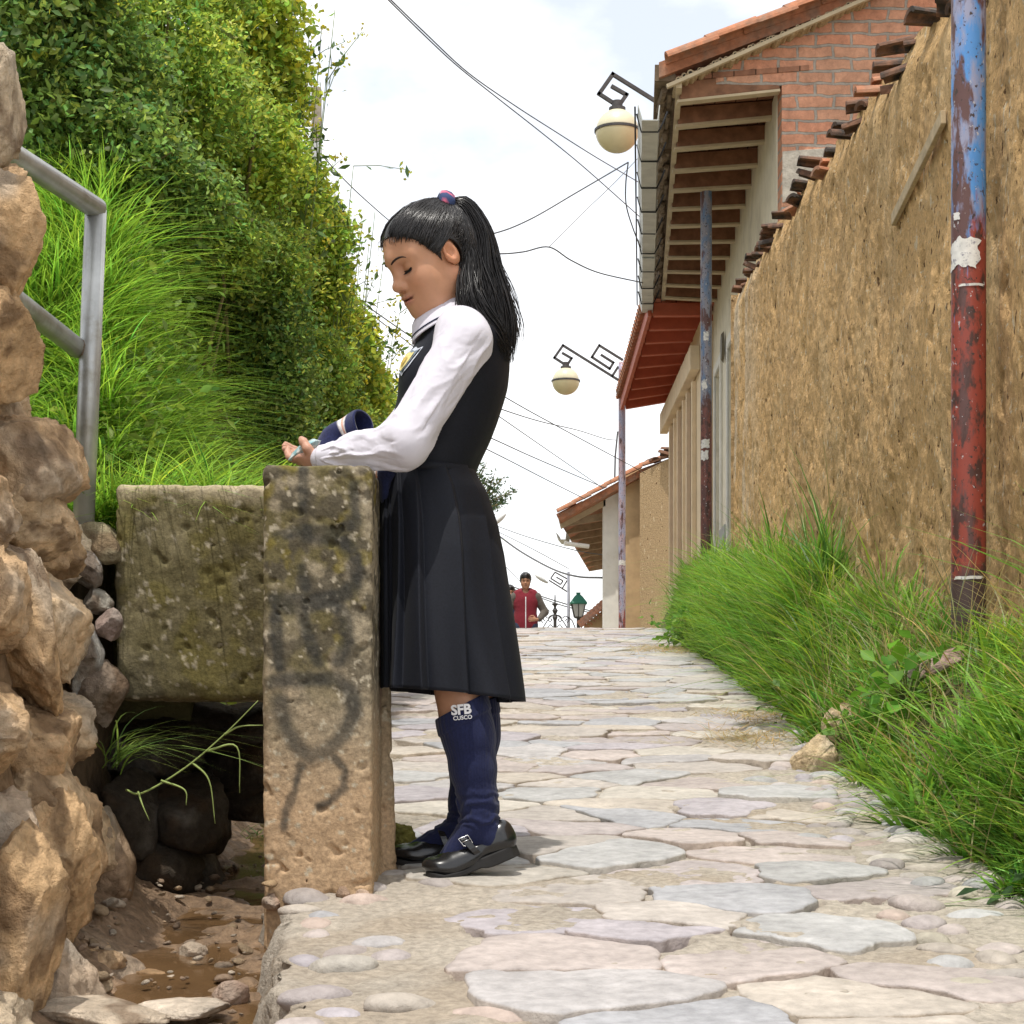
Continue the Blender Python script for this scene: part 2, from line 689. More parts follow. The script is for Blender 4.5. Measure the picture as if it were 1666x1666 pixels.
STONE_C = [(0.45, 0.41, 0.375), (0.42, 0.40, 0.395), (0.385, 0.385, 0.40), (0.44, 0.385, 0.36), (0.46, 0.41, 0.355), (0.41, 0.365, 0.355), (0.47, 0.435, 0.385), (0.41, 0.405, 0.40), (.39, .36, .38)]


def is_cobble(x, y):
    nz = 0.12 * math.sin(y * 5.1) + 0.08 * math.sin(y * 11.7 + 1)
    if x > edge_r(y) - 0.22 + nz * 0.6 and y < 9:
        return True
    if y < 4.25 and x > 0.74 + 0.25 * (y - 3.0) + nz:
        return True
    if y < 4.3 and x < -0.20 + nz - 0.25 * max(0, y - 3.6):
        return True
    return False


pts = []
row = 0
yy = 1.7
while yy < 26:
    dy = 0.185 + 0.009 * yy
    dx = 0.31 + 0.008 * yy
    xx = -1.5 + (row % 2) * dx / 2
    while xx < 2.2:
        pts.append((xx + random.uniform(-.42, .42) * dx, yy + random.uniform(-.36, .36) * dy))
        xx += dx
    yy += dy
    row += 1
pts = np.array(pts)
PV, PF, PC = [], [], []
CRACK = []
vo = 0
for i, p0 in enumerate(pts):
    if not (edge_l(p0[1]) + 0.05 < p0[0] < edge_r(p0[1]) + 0.1):
        continue
    if is_cobble(p0[0], p0[1]):
        continue
    dd = np.hypot((pts - p0)[:, 0], (pts - p0)[:, 1])
    nbr = np.argsort(dd)[1:16]
    poly = [p0 + np.array(q) for q in ((-1, -1), (1, -1), (1, 1), (-1, 1))]
    for j in nbr:
        d = pts[j] - p0
        poly = clip_poly(poly, p0 + d / 2, d)
        if len(poly) < 3:
            break
    if len(poly) < 3:
        continue
    poly = np.array(poly)
    # resample and roughen the outline
    n = 44 if p0[1] < 7 else (28 if p0[1] < 11 else 16)
    seg = np.linalg.norm(np.roll(poly, -1, 0) - poly, axis=1)
    cum = np.concatenate([[0], np.cumsum(seg)])
    s = np.linspace(0, cum[-1], n, endpoint=False)
    k = np.clip(np.searchsorted(cum, s, side='right') - 1, 0, len(poly) - 1)
    f = ((s - cum[k]) / (seg[k] + 1e-9))[:, None]
    ring = poly[k] * (1 - f) + poly[(k + 1) % len(poly)] * f
    ring = (np.roll(ring, 1, 0) + 2 * ring + np.roll(ring, -1, 0)) / 4
    ctr = ring.mean(0)
    ring = ring + 0.026 * np.stack([fbm(np.hstack([ring * 14, np.full((n, 1), i * 1.0)]), 3, 31), fbm(np.hstack([ring * 14, np.full((n, 1), i * 2.0 + 9)]), 3, 32)], -1)
    gap = random.uniform(0.001, 0.006)
    rad = np.linalg.norm(ring - ctr, axis=1, keepdims=True)
    ring = ctr + (ring - ctr) * np.clip(1 - gap / (rad + 1e-6), 0.3, 1)
    if (ring[:, 0] < edge_l(ring[:, 1]) + 0.035).any():
        continue
    hz = random.gauss(-0.001, 0.0035)
    tx, ty = random.gauss(0, 0.010), random.gauss(-0.012, 0.016)
    if random.random() < 0.85 and p0[1] < 14:
        a0 = random.uniform(-2.6, -.5)
        cw = random.uniform(.004, .017)
        for q_ in ring:
            an = math.atan2(q_[1] - ctr[1], q_[0] - ctr[0])
            if abs(an - a0) < random.uniform(.3, 1.1):
                CRACK.append(q_.copy())
                rq = np.linalg.norm(q_ - ctr)
                q_[:] = ctr + (q_ - ctr) * max(.5, 1 - cw / rq)
    levels = [(1.0, -0.05), (1.0, -0.004), (0.988, 0.0), (0.94, 0.0015), (0.6, 0.002), (0.25, 0.002)]
    base = vo
    cst = np.array(random.choice(STONE_C)) * random.uniform(0.90, 1.08)
    for sc, dz in levels:
        r2 = ctr + (ring - ctr) * sc
        q = np.hstack([r2, np.zeros((n, 1))])
        z = zs(r2[:, 1]) + hz + dz + (r2[:, 0] - ctr[0]) * tx + (r2[:, 1] - ctr[1]) * ty + (0.006 * fbm(q * 11 + 7, 4, 41) if dz > -0.04 else 0)
        PV.append(np.hstack([r2, z[:, None]]))
        cc = cst * (1 + 0.25 * fbm(q * 9 + i, 4, 45))[:, None]
        if dz < 0:
            cc = cc * np.array([0.9, 0.84, 0.76])
        PC.append(cc)
    PV.append(np.array([[ctr[0], ctr[1], float(zs(ctr[1])) + hz + 0.003]]))
    PC.append(cst[None, :])
    for l in range(len(levels) - 1):
        for q in range(n):
            q2 = (q + 1) % n
            PF.append((base + l * n + q, base + l * n + q2, base + (l + 1) * n + q2, base + (l + 1) * n + q))
    l = len(levels) - 1
    top = base + len(levels) * n
    for q in range(n):
        PF.append((base + l * n + q, base + l * n + (q + 1) % n, top))
    vo = top + 1
# river cobbles along both margins
placed = np.zeros((0, 3))
sv, sf = ico(3)
tries = 0
while tries < 9000:
    tries += 1
    y = random.uniform(2.2, 9)
    x = random.uniform(float(edge_l(y)) + 0.02, float(edge_r(y)) + 0.05)
    if not is_cobble(x, y):
        continue
    if random.random() < (0.75 if x < 0 else .3):
        continue
    rx, ry = random.uniform(0.03, 0.075), random.uniform(0.026, 0.05)
    rr = (rx + ry) / 2 * 0.92
    if len(placed) and (np.hypot(placed[:, 0] - x, placed[:, 1] - y) < placed[:, 2] + rr).any():
        continue
    if x - rx < edge_l(y) + 0.025:
        continue
    placed = np.vstack([placed, [x, y, rr]])
    q = sv * (1 + 0.16 * fbm(sv * 1.3 + tries, 3, tries % 97)[:, None])
    q = q * np.array([rx, ry, random.uniform(0.016, 0.026)])
    q = q @ rot(random.gauss(0, .08), random.gauss(0, .08), random.gauss(0, .5)).T
    q = q + np.array([x, y, float(zs(y)) - random.uniform(0.009, 0.017)])
    PV.append(q)
    cst = np.array(random.choice(STONE_C + [(0.47, 0.38, 0.33), (0.40, 0.36, 0.34), (0.47, 0.43, 0.35)])) * random.uniform(0.8, 1.12)
    PC.append(np.tile(cst, (len(q), 1)))
    PF += [tuple(a + vo for a in f) for f in sf]
    vo += len(q)
o = mesh_obj('paving', np.vstack(PV), PF, 'paving', smooth=True, col=np.vstack(PC))
tag(o, 'worn flagstones and river cobbles of the lane', 'paving', kind='structure')

# mortar bed of the street
ys = np.concatenate([np.arange(1.6, 6.5, 0.014), np.arange(6.5, 12, 0.04), np.arange(12, 40, 0.15)])
NX = 230
ts = np.linspace(0, 1, NX)
YY, TT = np.meshgrid(ys, ts, indexing='ij')
el = edge_l(YY) + 0.075 * fbm(np.stack([YY * 5, 0 * YY, 0 * YY], -1).reshape(-1, 3), 4, 3).reshape(YY.shape)
er = edge_r(YY) + 0.35
XX = el + (er - el) * TT
pp = np.stack([XX, YY, 0 * XX], -1).reshape(-1, 3)
bednoise = 0.011 * fbm(pp * 6, 4, 11) + 0.007 * fbm(pp * 21, 3, 12) - 0.0045
ZZ = zs(YY) - 0.001 + bednoise.reshape(YY.shape)
rag = (0.5 + 0.9 * fbm(np.stack([YY[:, 0] * 9, 0 * ys, 0 * ys], -1), 3, 15))
XX[:, :7] += 0.03 * fbm(np.stack([XX[:, :7] * 40, YY[:, :7] * 18, 0 * YY[:, :7] + np.arange(7)[None, :] * .7], -1).reshape(-1, 3), 3, 16).reshape(-1, 7)
ZZ[:, 0] -= 0.30
ZZ[:, 1] -= 0.10 + .05 * rag
ZZ[:, 2] -= 0.05 + .05 * rag
ZZ[:, 3] -= 0.025 + .035 * rag
ZZ[:, 4] -= 0.012 + .02 * rag
ZZ[:, 5] -= 0.006
c = np.array([0.45, 0.40, 0.335]) * (1 + 0.18 * fbm(pp * 3, 4, 13))[:, None]
CR = np.array(CRACK)
cd = np.full(len(pp), 9.0)
for y0_ in np.arange(1.6, 14, .3):
    sel = np.where((pp[:, 1] >= y0_) & (pp[:, 1] < y0_ + .3))[0]
    cs_ = CR[(CR[:, 1] > y0_ - .1) & (CR[:, 1] < y0_ + .4)]
    if len(sel) and len(cs_):
        cd[sel] = np.sqrt(((pp[sel, None, 0] - cs_[None, :, 0]) ** 2 + (pp[sel, None, 1] - cs_[None, :, 1]) ** 2).min(1))
dip = sstep(.027, .009, cd + .006 * fbm(pp * 40, 2, 77))
ZZ = ZZ - (0.045 * dip).reshape(YY.shape)
g = sstep(0.1, 0.5, fbm(pp * 2.2 + 40, 4, 19))[:, None]
c = c * (1 - 0.35 * g) + np.array([0.34, 0.25, 0.16]) * 0.35 * g
c = lerp(c, np.array([.13, .09, .06]), (dip * .9)[:, None])
o = mesh_obj('street', np.stack([XX, YY, ZZ], -1).reshape(-1, 3), grid_faces(len(ys), NX), 'mortar', smooth=True, col=c)
tag(o, 'cobbled lane climbing to a crest', 'street', kind='structure')



# drain beside the lane, with a film of muddy water
ys = np.arange(1.6, 9, 0.02)
ts = np.linspace(0, 1, 70)
YY, TT = np.meshgrid(ys, ts, indexing='ij')
XX = -1.35 + TT * (edge_l(YY) + 0.06 + 1.35)
pp = np.stack([XX, YY, 0 * XX], -1).reshape(-1, 3)
ZZ = zs(YY) - 0.135 + (0.045 * fbm(pp * 4.5, 4, 61) + 0.03 * fbm(pp * 15, 4, 62)).reshape(YY.shape) + 0.10 * sstep(-0.72, -0.95, XX)
c = np.array([0.30, 0.20, 0.125]) * (1 + 0.45 * fbm(pp * 6, 4, 63))[:, None]
pale = sstep(0.05, 0.25, fbm(pp * 4.1 + 5, 3, 64))[:, None] * sstep(3.9, 3.2, pp[:, 1])[:, None]
c = c * (1 - pale) + np.array([0.55, 0.46, 0.36]) * pale
o = mesh_obj('drain_bed', np.stack([XX, YY, ZZ], -1).reshape(-1, 3), grid_faces(len(ys), 70), 'wet_mud', smooth=True, col=c)
tag(o, 'muddy drain bed beside the lane', 'drain', kind='structure')
ys = np.arange(1.6, 6, 0.05)
wv = []
for y in ys:
    for t in np.linspace(0, 1, 12):
        wv.append((-1.0 + t * (float(edge_l(y)) + 1.03), y, float(zs(y)) - 0.128 + 0.004 * math.sin(y * 23 + t * 9)))
o = mesh_obj('water', np.array(wv), grid_faces(len(ys), 12), 'water', smooth=True)
tag(o, 'thin brown water running down the drain', 'water', kind='structure')


# gravel washed into the drain
gv, gf_, gc_, go = [], [], [], 0
iv, if_ = ico(2)
for k in range(330):
    y = rng.uniform(2.6, 4.9)
    x = float(rng.uniform(-.95, float(edge_l(y)) + .02))
    r_ = float(np.exp(rng.normal(-4.75, .5)))
    q = (rock((0, 0, 0), (1, 1, 1), k, 2, rough=.3, fine=.06)[0]) * np.array([r_, r_ * .8, r_ * .45]) @ rot(rng.normal(0, .3), rng.normal(0, .3), rng.uniform(0, 6)).T
    gv.append(q + np.array([x, y, float(zs(y)) - .125 + rng.normal(0, .012) + .10 * float(sstep(-.72, -.95, np.array(x)))]))
    gf_ += [tuple(a + go for a in f) for f in if_]
    gc_.append(np.tile(np.array(random.choice([(.42, .31, .20), (.35, .27, .2), (.5, .42, .33), (.28, .2, .14)])) * rng.uniform(.7, 1.15), (len(iv), 1)))
    go += len(iv)
tag(mesh_obj('gravel', np.vstack(gv), gf_, 'rubble', smooth=True, col=np.vstack(gc_)), 'gravel and grit washed along the drain bed', 'gravel', kind='stuff')


# grassy bank on the right, hillside on the left
def bank_z(x, y):
    top = np.interp(y, [0, 3, 6, 18, 20, 23, 26, 40], [0.42, 0.66, 0.95, 2.03, 2.06, 1.95, 1.2, 0.2])
    er = edge_r(y)
    t = sstep(0, 1, (x - er + 0.02) / (wall_x(y) - 0.05 - er))
    z0 = zs(y) - 0.03
    return z0 + (np.maximum(top, z0 + 0.05) - z0) * t


ys = np.concatenate([np.arange(1.6, 12, 0.05), np.arange(12, 40, 0.2)])
ts = np.linspace(0, 1, 40)
YY, TT = np.meshgrid(ys, ts, indexing='ij')
XX = edge_r(YY) - 0.12 + TT * 3.0
pp = np.stack([XX, YY, 0 * XX], -1).reshape(-1, 3)
ZZ = bank_z(XX, YY) + 0.02 * fbm(pp * 5, 4, 71).reshape(XX.shape) - 0.015
o = mesh_obj('bank', np.stack([XX, YY, ZZ], -1).reshape(-1, 3), grid_faces(len(ys), 40), 'soil', smooth=True)
tag(o, 'earth bank under the roadside grass', 'bank', kind='structure')

HX0 = -0.88


def hill_z(x, y):
    y = np.asarray(y, float)
    x = np.asarray(x, float)
    z0 = zs(y) - 0.10
    hx = 4.6 * np.clip(np.interp(y, [4.6, 5.5, 9, 14, 30], [HX0, HX0, -1.12, -1.35, -1.6]) - x, 0, 20)
    hy = np.clip(1.12 + 0.95 * (y - 4.62), 1.12, 50)
    cap = np.interp(y, [4.6, 7, 9, 12, 20], [3.4, 3.6, 2.4, 1.4, 0.9]) + np.clip(-2.2 - x, 0, 6) * 0.9
    h = np.minimum(np.minimum(hx + z0, hy), cap + z0)
    return np.maximum(h, z0)


ys = np.concatenate([np.arange(4.66, 10, 0.06), np.arange(10, 34, 0.4)])
xs = np.concatenate([np.arange(-9, -2.4, 0.3), np.arange(-2.4, -0.84, 0.03)])
YY, XX = np.meshgrid(ys, xs, indexing='ij')
pp = np.stack([XX, YY, 0 * XX], -1).reshape(-1, 3)
ZZ = hill_z(XX, YY) + 0.05 * fbm(pp * 3, 4, 81).reshape(XX.shape)
o = mesh_obj('hillside', np.stack([XX, YY, ZZ], -1).reshape(-1, 3), grid_faces(len(ys), len(xs)), 'soil', smooth=True)
tag(o, 'steep overgrown hillside above the lane', 'hillside', kind='structure')


# ------------------------------------------------------------------ concrete pillar and slab
def box_prim(c, half, ax=None, k=0.01, op=1, rnd=0.012):
    return ('b', np.array(c, float), np.array(half, float), np.eye(3) if ax is None else np.array(ax, float), rnd, k, op)


_pe, _pb = prim_eval, prim_bound


def prim_eval(p, X):
    if p[0] == 'b':
        q = np.abs((X - p[1]) @ p[3].T) - p[2] + p[4]
        return np.linalg.norm(np.clip(q, 0, None), axis=1) + np.minimum(q.max(1), 0) - p[4]
    return _pe(p, X)


def prim_bound(p):
    if p[0] == 'b':
        return p[1], p[1], float(np.linalg.norm(p[2]))
    return _pb(p)


def seg_dist(X, a, b):
    ba = b - a
    t = np.clip(((X - a) @ ba) / (ba @ ba + 1e-9), 0, 1)
    return np.linalg.norm(X - a - t[:, None] * ba, axis=1)


STROKES = [
    (6, [(493, 765), (492, 830)]), (6, [(575, 790), (580, 850), (545, 866), (500, 860), (450, 872)]),
    (9, [(500, 870), (560, 880), (578, 910), (578, 950), (555, 970), (500, 978), (450, 975)]), (6, [(490, 925), (498, 955)]),
    (8, [(450, 985), (485, 990), (540, 978), (562, 1000), (565, 1040), (550, 1075)]), (7, [(448, 1000), (450, 1040), (455, 1085)]),
    (7, [(490, 990), (500, 1030), (517, 1078)]),
    (9, [(445, 1108), (480, 1106), (545, 1105), (572, 1125), (575, 1160), (560, 1195), (530, 1222), (505, 1230), (480, 1210), (463, 1178), (457, 1155), (457, 1143)]),
    (5, [(545, 1232), (562, 1252), (560, 1280), (535, 1305), (520, 1312)]), (5, [(490, 1245), (478, 1290), (465, 1320), (462, 1345)])]
p_lo, p_hi = P(427, 1470, 3.78), P(605, 755, 3.78)
pc = np.array([(p_lo[0] + p_hi[0]) / 2, 3.78 + 0.17, (p_lo[2] - 0.12 + p_hi[2]) / 2])
ph = np.array([(p_hi[0] - p_lo[0]) / 2, 0.17, (p_hi[2] - p_lo[2] + 0.12) / 2])


def conc_disp(seed, amp=0.004):
    def f(X, d):
        n1 = fbm(X * 14, 3, seed)
        n2 = fbm(X * 60, 2, seed + 5)
        pit = np.clip(fbm(X * 38 + 9, 2, seed + 9) - 0.42, 0, 1)
        return amp * n1 + amp * 0.45 * n2 + 0.03 * pit
    return f


prims = [box_prim(pc, ph, rnd=0.016),
         Cn((pc[0] + ph[0] + 0.004, 4.02, p_lo[2] + 0.02), (pc[0] + ph[0] + 0.004, 4.14, p_lo[2] + 0.03), 0.03, 0.035, k=0.03),
         Cn((pc[0] + ph[0] + 0.012, 4.07, p_lo[2]), (pc[0] + ph[0] - 0.004, 4.10, p_hi[2] - 0.10), 0.022, 0.012, k=0.012)]
V, Q = nets(prims, 0.0042, conc_disp(101))
up = (HV - (V[:, 2] - EYE) / V[:, 1] * F)
uu = V[:, 0] / V[:, 1] * F + CU
tan = np.array([0.44, 0.305, 0.185])
gry = np.array([0.33, 0.285, 0.20])
moss = np.array([0.125, 0.105, 0.045])
dark = np.array([0.085, 0.072, 0.05])
c = np.tile(tan, (len(V), 1)) * (1 + 0.15 * fbm(V * 9, 4, 111))[:, None]
m = sstep(1330, 1060, up + 110 * fbm(V * 7, 4, 112))[:, None]
c = lerp(c, gry * .85, m * 0.9)
m = (sstep(1260, 960, up + 200 * fbm(V * 8 + 3, 4, 113)) * sstep(-0.30, 0.12, fbm(V * 17, 4, 114)) * sstep(602, 570, uu + 16 * fbm(V * 30, 2, 120)))[:, None]
c = lerp(c, moss, m * 0.95)
m = (sstep(1250, 1020, up) * sstep(-0.12, 0.18, fbm(V * 24 + 4, 4, 115)))[:, None]
c = lerp(c, dark, m * 0.85)
m = sstep(0.42, 0.55, fbm(V * 75, 2, 116))[:, None]
c = lerp(c, np.array([0.50, 0.44, 0.33]), m * 0.8)
m = (sstep(0.25, 0.5, fbm(V * 22 + 8, 3, 119)) * sstep(900, 1000, 2000 - up) * sstep(1140, 1060, up))[:, None]
c = lerp(c, np.array([0.20, 0.16, 0.03]), m * 0.6)
X2 = np.stack([uu, up], -1)
spray = np.zeros(len(V))
for w, pl in STROKES:
    for a, b in zip(pl[:-1], pl[1:]):
        spray = np.maximum(spray, 1 - sstep(w * 0.6, w * 2.3, seg_dist(X2, np.array(a, float), np.array(b, float)) + 3.0 * fbm(V * 45, 2, 117)))
spray *= (V[:, 1] < 3.81) * (0.80 + 0.2 * fbm(V * 30, 3, 118))
c = lerp(c, np.array([0.035, 0.036, 0.034]), np.clip(spray, 0, 1)[:, None] * 0.9)
pink = ((V[:, 1] > 3.98) & (V[:, 1] < 4.09) & (V[:, 0] > pc[0] + ph[0] - 0.02))
m = (pink * sstep(0, 1, np.clip((up - 880) / 40, 0, 1)) * sstep(1180, 1080, up) * sstep(0.02, 0.0, np.abs(V[:, 1] - 4.04 - 0.03 * fbm(V * 5, 2, 121))))[:, None]
c = lerp(c, np.array([0.42, 0.16, 0.17]), m * 0.8)
pil = mesh_obj('concrete_pillar', V, Q, 'concrete', smooth=True, col=np.clip(c, 0.01, 1), loc=(pc[0], pc[1], p_lo[2]))
tag(pil, 'upright mossy concrete pillar with black spray-painted letters', 'pillar')

s0, s1 = P(186, 1140, 4.16), P(452, 787, 4.16)
sc_ = np.array([(s0[0] + s1[0]) / 2, 4.16 + 0.27, (s0[2] + s1[2]) / 2])
sh_ = np.array([(s1[0] - s0[0]) / 2, 0.27, (s1[2] - s0[2]) / 2])


def slab_disp(X, d):
    return conc_disp(131, 0.005)(X, d) + 0.03 * np.clip(-(X[:, 2] - s0[2]) / 0.05 + 0.9, 0, 1) * np.clip(fbm(X * 9, 3, 137), 0, 1)


V, Q = nets([box_prim(sc_, sh_, rnd=0.018)], 0.006, slab_disp)
c = np.tile(np.array([0.29, 0.245, 0.155]), (len(V), 1)) * (1 + 0.2 * fbm(V * 8, 4, 141))[:, None]
m = sstep(-0.3, 0.35, fbm(V * 6, 4, 142) + 0.4 * sstep(-0.80, -0.66, V[:, 0]) - 0.0)[:, None]
c = lerp(c, moss, m * 0.85)
m = (sstep(-0.05, 0.25, fbm(V * np.array([14, 14, 4]), 4, 143)))[:, None]
c = lerp(c, dark, m * 0.6)
m = sstep(0.05, 0.3, fbm(V * 13 + 6, 3, 144))[:, None]
c = lerp(c, np.array([0.15, 0.125, 0.02]), m * 0.4)
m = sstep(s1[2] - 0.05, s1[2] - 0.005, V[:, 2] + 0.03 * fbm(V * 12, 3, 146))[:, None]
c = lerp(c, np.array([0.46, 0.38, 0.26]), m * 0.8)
m = sstep(0.45, 0.58, fbm(V * 75, 2, 145))[:, None]
c = lerp(c, np.array([0.46, 0.40, 0.30]), m * 0.7)
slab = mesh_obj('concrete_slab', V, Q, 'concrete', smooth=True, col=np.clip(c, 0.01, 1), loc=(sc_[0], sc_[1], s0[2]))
tag(slab, 'dark mossy concrete slab bridging the culvert beside the pillar', 'slab')

# ------------------------------------------------------------------ rubble retaining wall on the left
ROCK_C = [(0.60, 0.40, 0.22), (0.56, 0.38, 0.22), (0.62, 0.45, 0.28), (0.54, 0.36, 0.20), (0.57, 0.46, 0.33), (0.48, 0.37, 0.27)]


def rock_col(q, seed, base=None):
    b = np.array(base if base is not None else ROCK_C[seed % len(ROCK_C)])
    c = b * 1.08 * (1 + 0.35 * fbm(q * 12 + seed, 4, seed))[:, None]
    m = sstep(0.05, 0.5, fbm(q * 6 + seed * 2, 3, seed + 7))[:, None]
    c = lerp(c, np.array([0.46, 0.42, 0.36]), m * 0.55)
    m = sstep(0.1, 0.35, fbm(q * 14 + seed * 3, 4, seed + 17))[:, None]
    c = lerp(c, np.array([0.17, 0.105, 0.06]), m * 0.7)
    return np.clip(c, 0.01, 1)


def wall_face(y, z):
    return -0.825 - 0.08 * np.clip((y - 3.55) / .5, 0, 1.2) - 0.115 * (z - 0.15) - 0.02 * (z - 1.1) * (z > 1.1) - 0.01 * (y - 3.4)


wall = thing('rubble_wall', 'tan rubble stone retaining wall beside the drain', 'wall', (-0.95, 3.4, 0.1))
stones = MB()
seed = 200
z = 0.02
row = 0
while z < 2.35:
    dz = random.uniform(0.17, 0.27)
    y = 2.35 + random.uniform(0, .2)
    while y < (3.86 if z > 1.12 else 4.22):
        ln = random.uniform(0.24, 0.40)
        seed += 1
        rx = random.uniform(0.10, 0.14)
        cy, cz = y + ln / 2, z + dz / 2 + random.uniform(-.02, .02)
        if cy < (3.80 if z > 1.12 else 4.16):
            off = random.uniform(-0.05, 0.035)
            v, f = rock((wall_face(cy, cz) - rx * 0.80 + off, cy, cz), (rx, ln * 0.525, dz * 0.575), seed, 5 if cy > 2.9 else 3,
                        rough=0.34, freq=1.5, fine=0.07, Rm=rot(random.gauss(0, .25), random.gauss(0, .15), random.gauss(0, .2)))
            stones.add(v, f, rock_col(v, seed))
        y += ln
    z += dz
# the stones that stand out in the photograph
for (u, v_, d, r, cb) in [((72), 762, 3.62, (0.115, 0.16, 0.135), ROCK_C[1]), (20, 380, 3.45, (0.10, 0.15, 0.16), ROCK_C[0]), (28, 570, 3.5, (0.10, 0.14, 0.15), ROCK_C[0]),
                          (60, 1000, 3.45, (0.10, 0.13, 0.22), ROCK_C[0]), (95, 1320, 3.5, (0.10, 0.16, 0.15), ROCK_C[2]), (40, 1520, 3.1, (0.11, 0.14, 0.20), ROCK_C[0]),
                          (-5, 180, 3.42, (0.09, 0.14, 0.17), ROCK_C[4])]:
    seed += 1
    v, f = rock(P(u - 30, v_, d), r, seed, 5, rough=0.22, freq=1.4, fine=0.07, Rm=rot(random.gauss(0, .15), random.gauss(0, .15), 0))
    stones.add(v, f, rock_col(v, seed, cb))
mzs, mys = np.linspace(-.1, 2.35, 150), np.linspace(2.3, 4.2, 130)
Zg, Yg = np.meshgrid(mzs, mys, indexing='ij')
q = np.stack([wall_face(Yg, Zg) - .070, Yg, Zg], -1).reshape(-1, 3)
q[:, 0] += .035 * fbm(q * 7, 4, 261) + .014 * fbm(q * 24, 3, 262)
keepm = ~((q[:, 2] > 1.10) & (q[:, 1] > 3.80))
gf = grid_faces(150, 130)
gf = gf[keepm[gf].all(1)]
mc = np.array([.30, .20, .115]) * (1 + .3 * fbm(q * 9, 4, 263))[:, None]
mc = lerp(mc, np.array([.22, .14, .08]), sstep(0, .3, fbm(q * 14, 3, 264))[:, None] * .7)
mesh_obj('mud_mortar', q, gf, 'rubble', wall, smooth=True, col=np.clip(mc, .02, 1))
ob = stones.build('stone_face', 'rubble', wall, smooth=True, usecol=True)
core = MB()
core.hexa([(-1.9, 2.2, -0.3), (-0.93, 2.2, -0.3), (-0.96, 3.8, -0.3), (-1.9, 3.8, -0.3), (-1.9, 2.2, 2.3), (-1.13, 2.2, 2.3), (-1.15, 3.78, 2.3), (-1.9, 3.78, 2.3)])
core.hexa([(-1.9, 3.8, -0.3), (-0.97, 3.8, -0.3), (-0.99, 4.62, -0.3), (-1.9, 4.62, -0.3), (-1.9, 3.8, 1.08), (-1.05, 3.8, 1.08), (-1.05, 4.62, 1.08), (-1.9, 4.62, 1.08)])
core.build('mortar_core', mk('mortar_core', (0.15, 0.105, 0.065), rough=0.95, nscale=18, namp=0.4, bump=0.8, bscale=30, bdist=0.02), wall)

# stone abutment under the slab, culvert shade put into its colour
ab = thing('stone_abutment', 'boulders holding up the slab, darkened to stand in for culvert shade', 'abutment', P(270, 1480, 4.4))
mb = MB()
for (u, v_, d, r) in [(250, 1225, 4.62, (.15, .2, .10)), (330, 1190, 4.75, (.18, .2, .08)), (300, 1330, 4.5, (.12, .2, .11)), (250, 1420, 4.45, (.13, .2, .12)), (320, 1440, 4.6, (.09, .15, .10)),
                      (210, 1330, 4.35, (.09, .15, .13)), (340, 1290, 4.75, (.10, .2, .07)), (270, 1500, 4.4, (.07, .08, .05)), (395, 1260, 4.72, (.14, .16, .10)), (420, 1190, 4.8, (.15, .2, .10)), (410, 1302, 4.8, (.14, .14, .075)), (330, 1350, 4.85, (.07, .15, .10))]:  # gap boulders added to cover lit ground so the culvert stays dark
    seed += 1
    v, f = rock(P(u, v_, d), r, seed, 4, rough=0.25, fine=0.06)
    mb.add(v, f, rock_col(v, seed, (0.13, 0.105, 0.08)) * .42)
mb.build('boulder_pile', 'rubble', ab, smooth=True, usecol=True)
mb = MB()
mb.hexa([(-1.9, 4.62, -0.3), (-0.84, 4.62, -0.3), (-0.84, 4.95, -0.3), (-1.9, 4.95, -0.3), (-1.9, 4.62, 1.14), (-0.84, 4.62, 1.14), (-0.84, 4.95, 1.14), (-1.9, 4.95, 1.14)])
mb.build('earth_fill', 'soil', ab)

# small stones packed between wall and slab, loose stones in the drain and by the grass
def loose(name, label, u, v_, d, r, cb, group=None, sub=4, rough=0.2, fine=0.05):
    global seed
    seed += 1
    ctr = P(u, v_, d)
    v, f = rock(ctr, r, seed, sub, rough=rough, fine=fine, Rm=rot(random.gauss(0, .1), random.gauss(0, .1), random.uniform(-.5, .5)))
    o = mesh_obj(name, v, f, 'rubble', smooth=True, col=rock_col(v, seed, cb), loc=(ctr[0], ctr[1], ctr[2] - r[2]))
    return tag(o, label, 'stone', group)


loose('stone', 'grey rounded stone wedged left of the slab, topmost of its pile', 140, 925, 4.12, (.045, .06, .05), (.42, .40, .37), 'stones wedged beside the slab')
loose('stone', 'pale angular stone wedged between slab and rubble wall', 160, 975, 4.13, (.035, .05, .035), (.52, .48, .40), 'stones wedged beside the slab')
loose('stone', 'reddish brown smooth stone wedged against the slab edge', 176, 1018, 4.10, (.034, .05, .042), (.36, .26, .22), 'stones wedged beside the slab')
loose('stone', 'long grey stone standing in shade under the slab corner', 140, 1070, 4.06, (.04, .06, .10), (.36, .34, .31), 'stones wedged beside the slab')
loose('stone', 'dark brown stone low in the wall corner beside the culvert', 165, 1130, 4.1, (.06, .08, .09), (.26, .20, .15), 'stones wedged beside the slab')
loose('stone', 'mossy flat stone lying on the ledge at the handrail foot', 160, 885, 4.2, (.08, .10, .05), (.33, .28, .18), 'stones wedged beside the slab')
loose('stone', 'damp brown stone standing at the left mouth of the culvert', 180, 1400, 4.02, (.06, .09, .13), (.36, .25, .16), 'stones wedged beside the slab')
loose('stone', 'pale round stone sitting in the drain water', 313, 1551, 3.78, (.034, .034, .026), (.46, .37, .28))
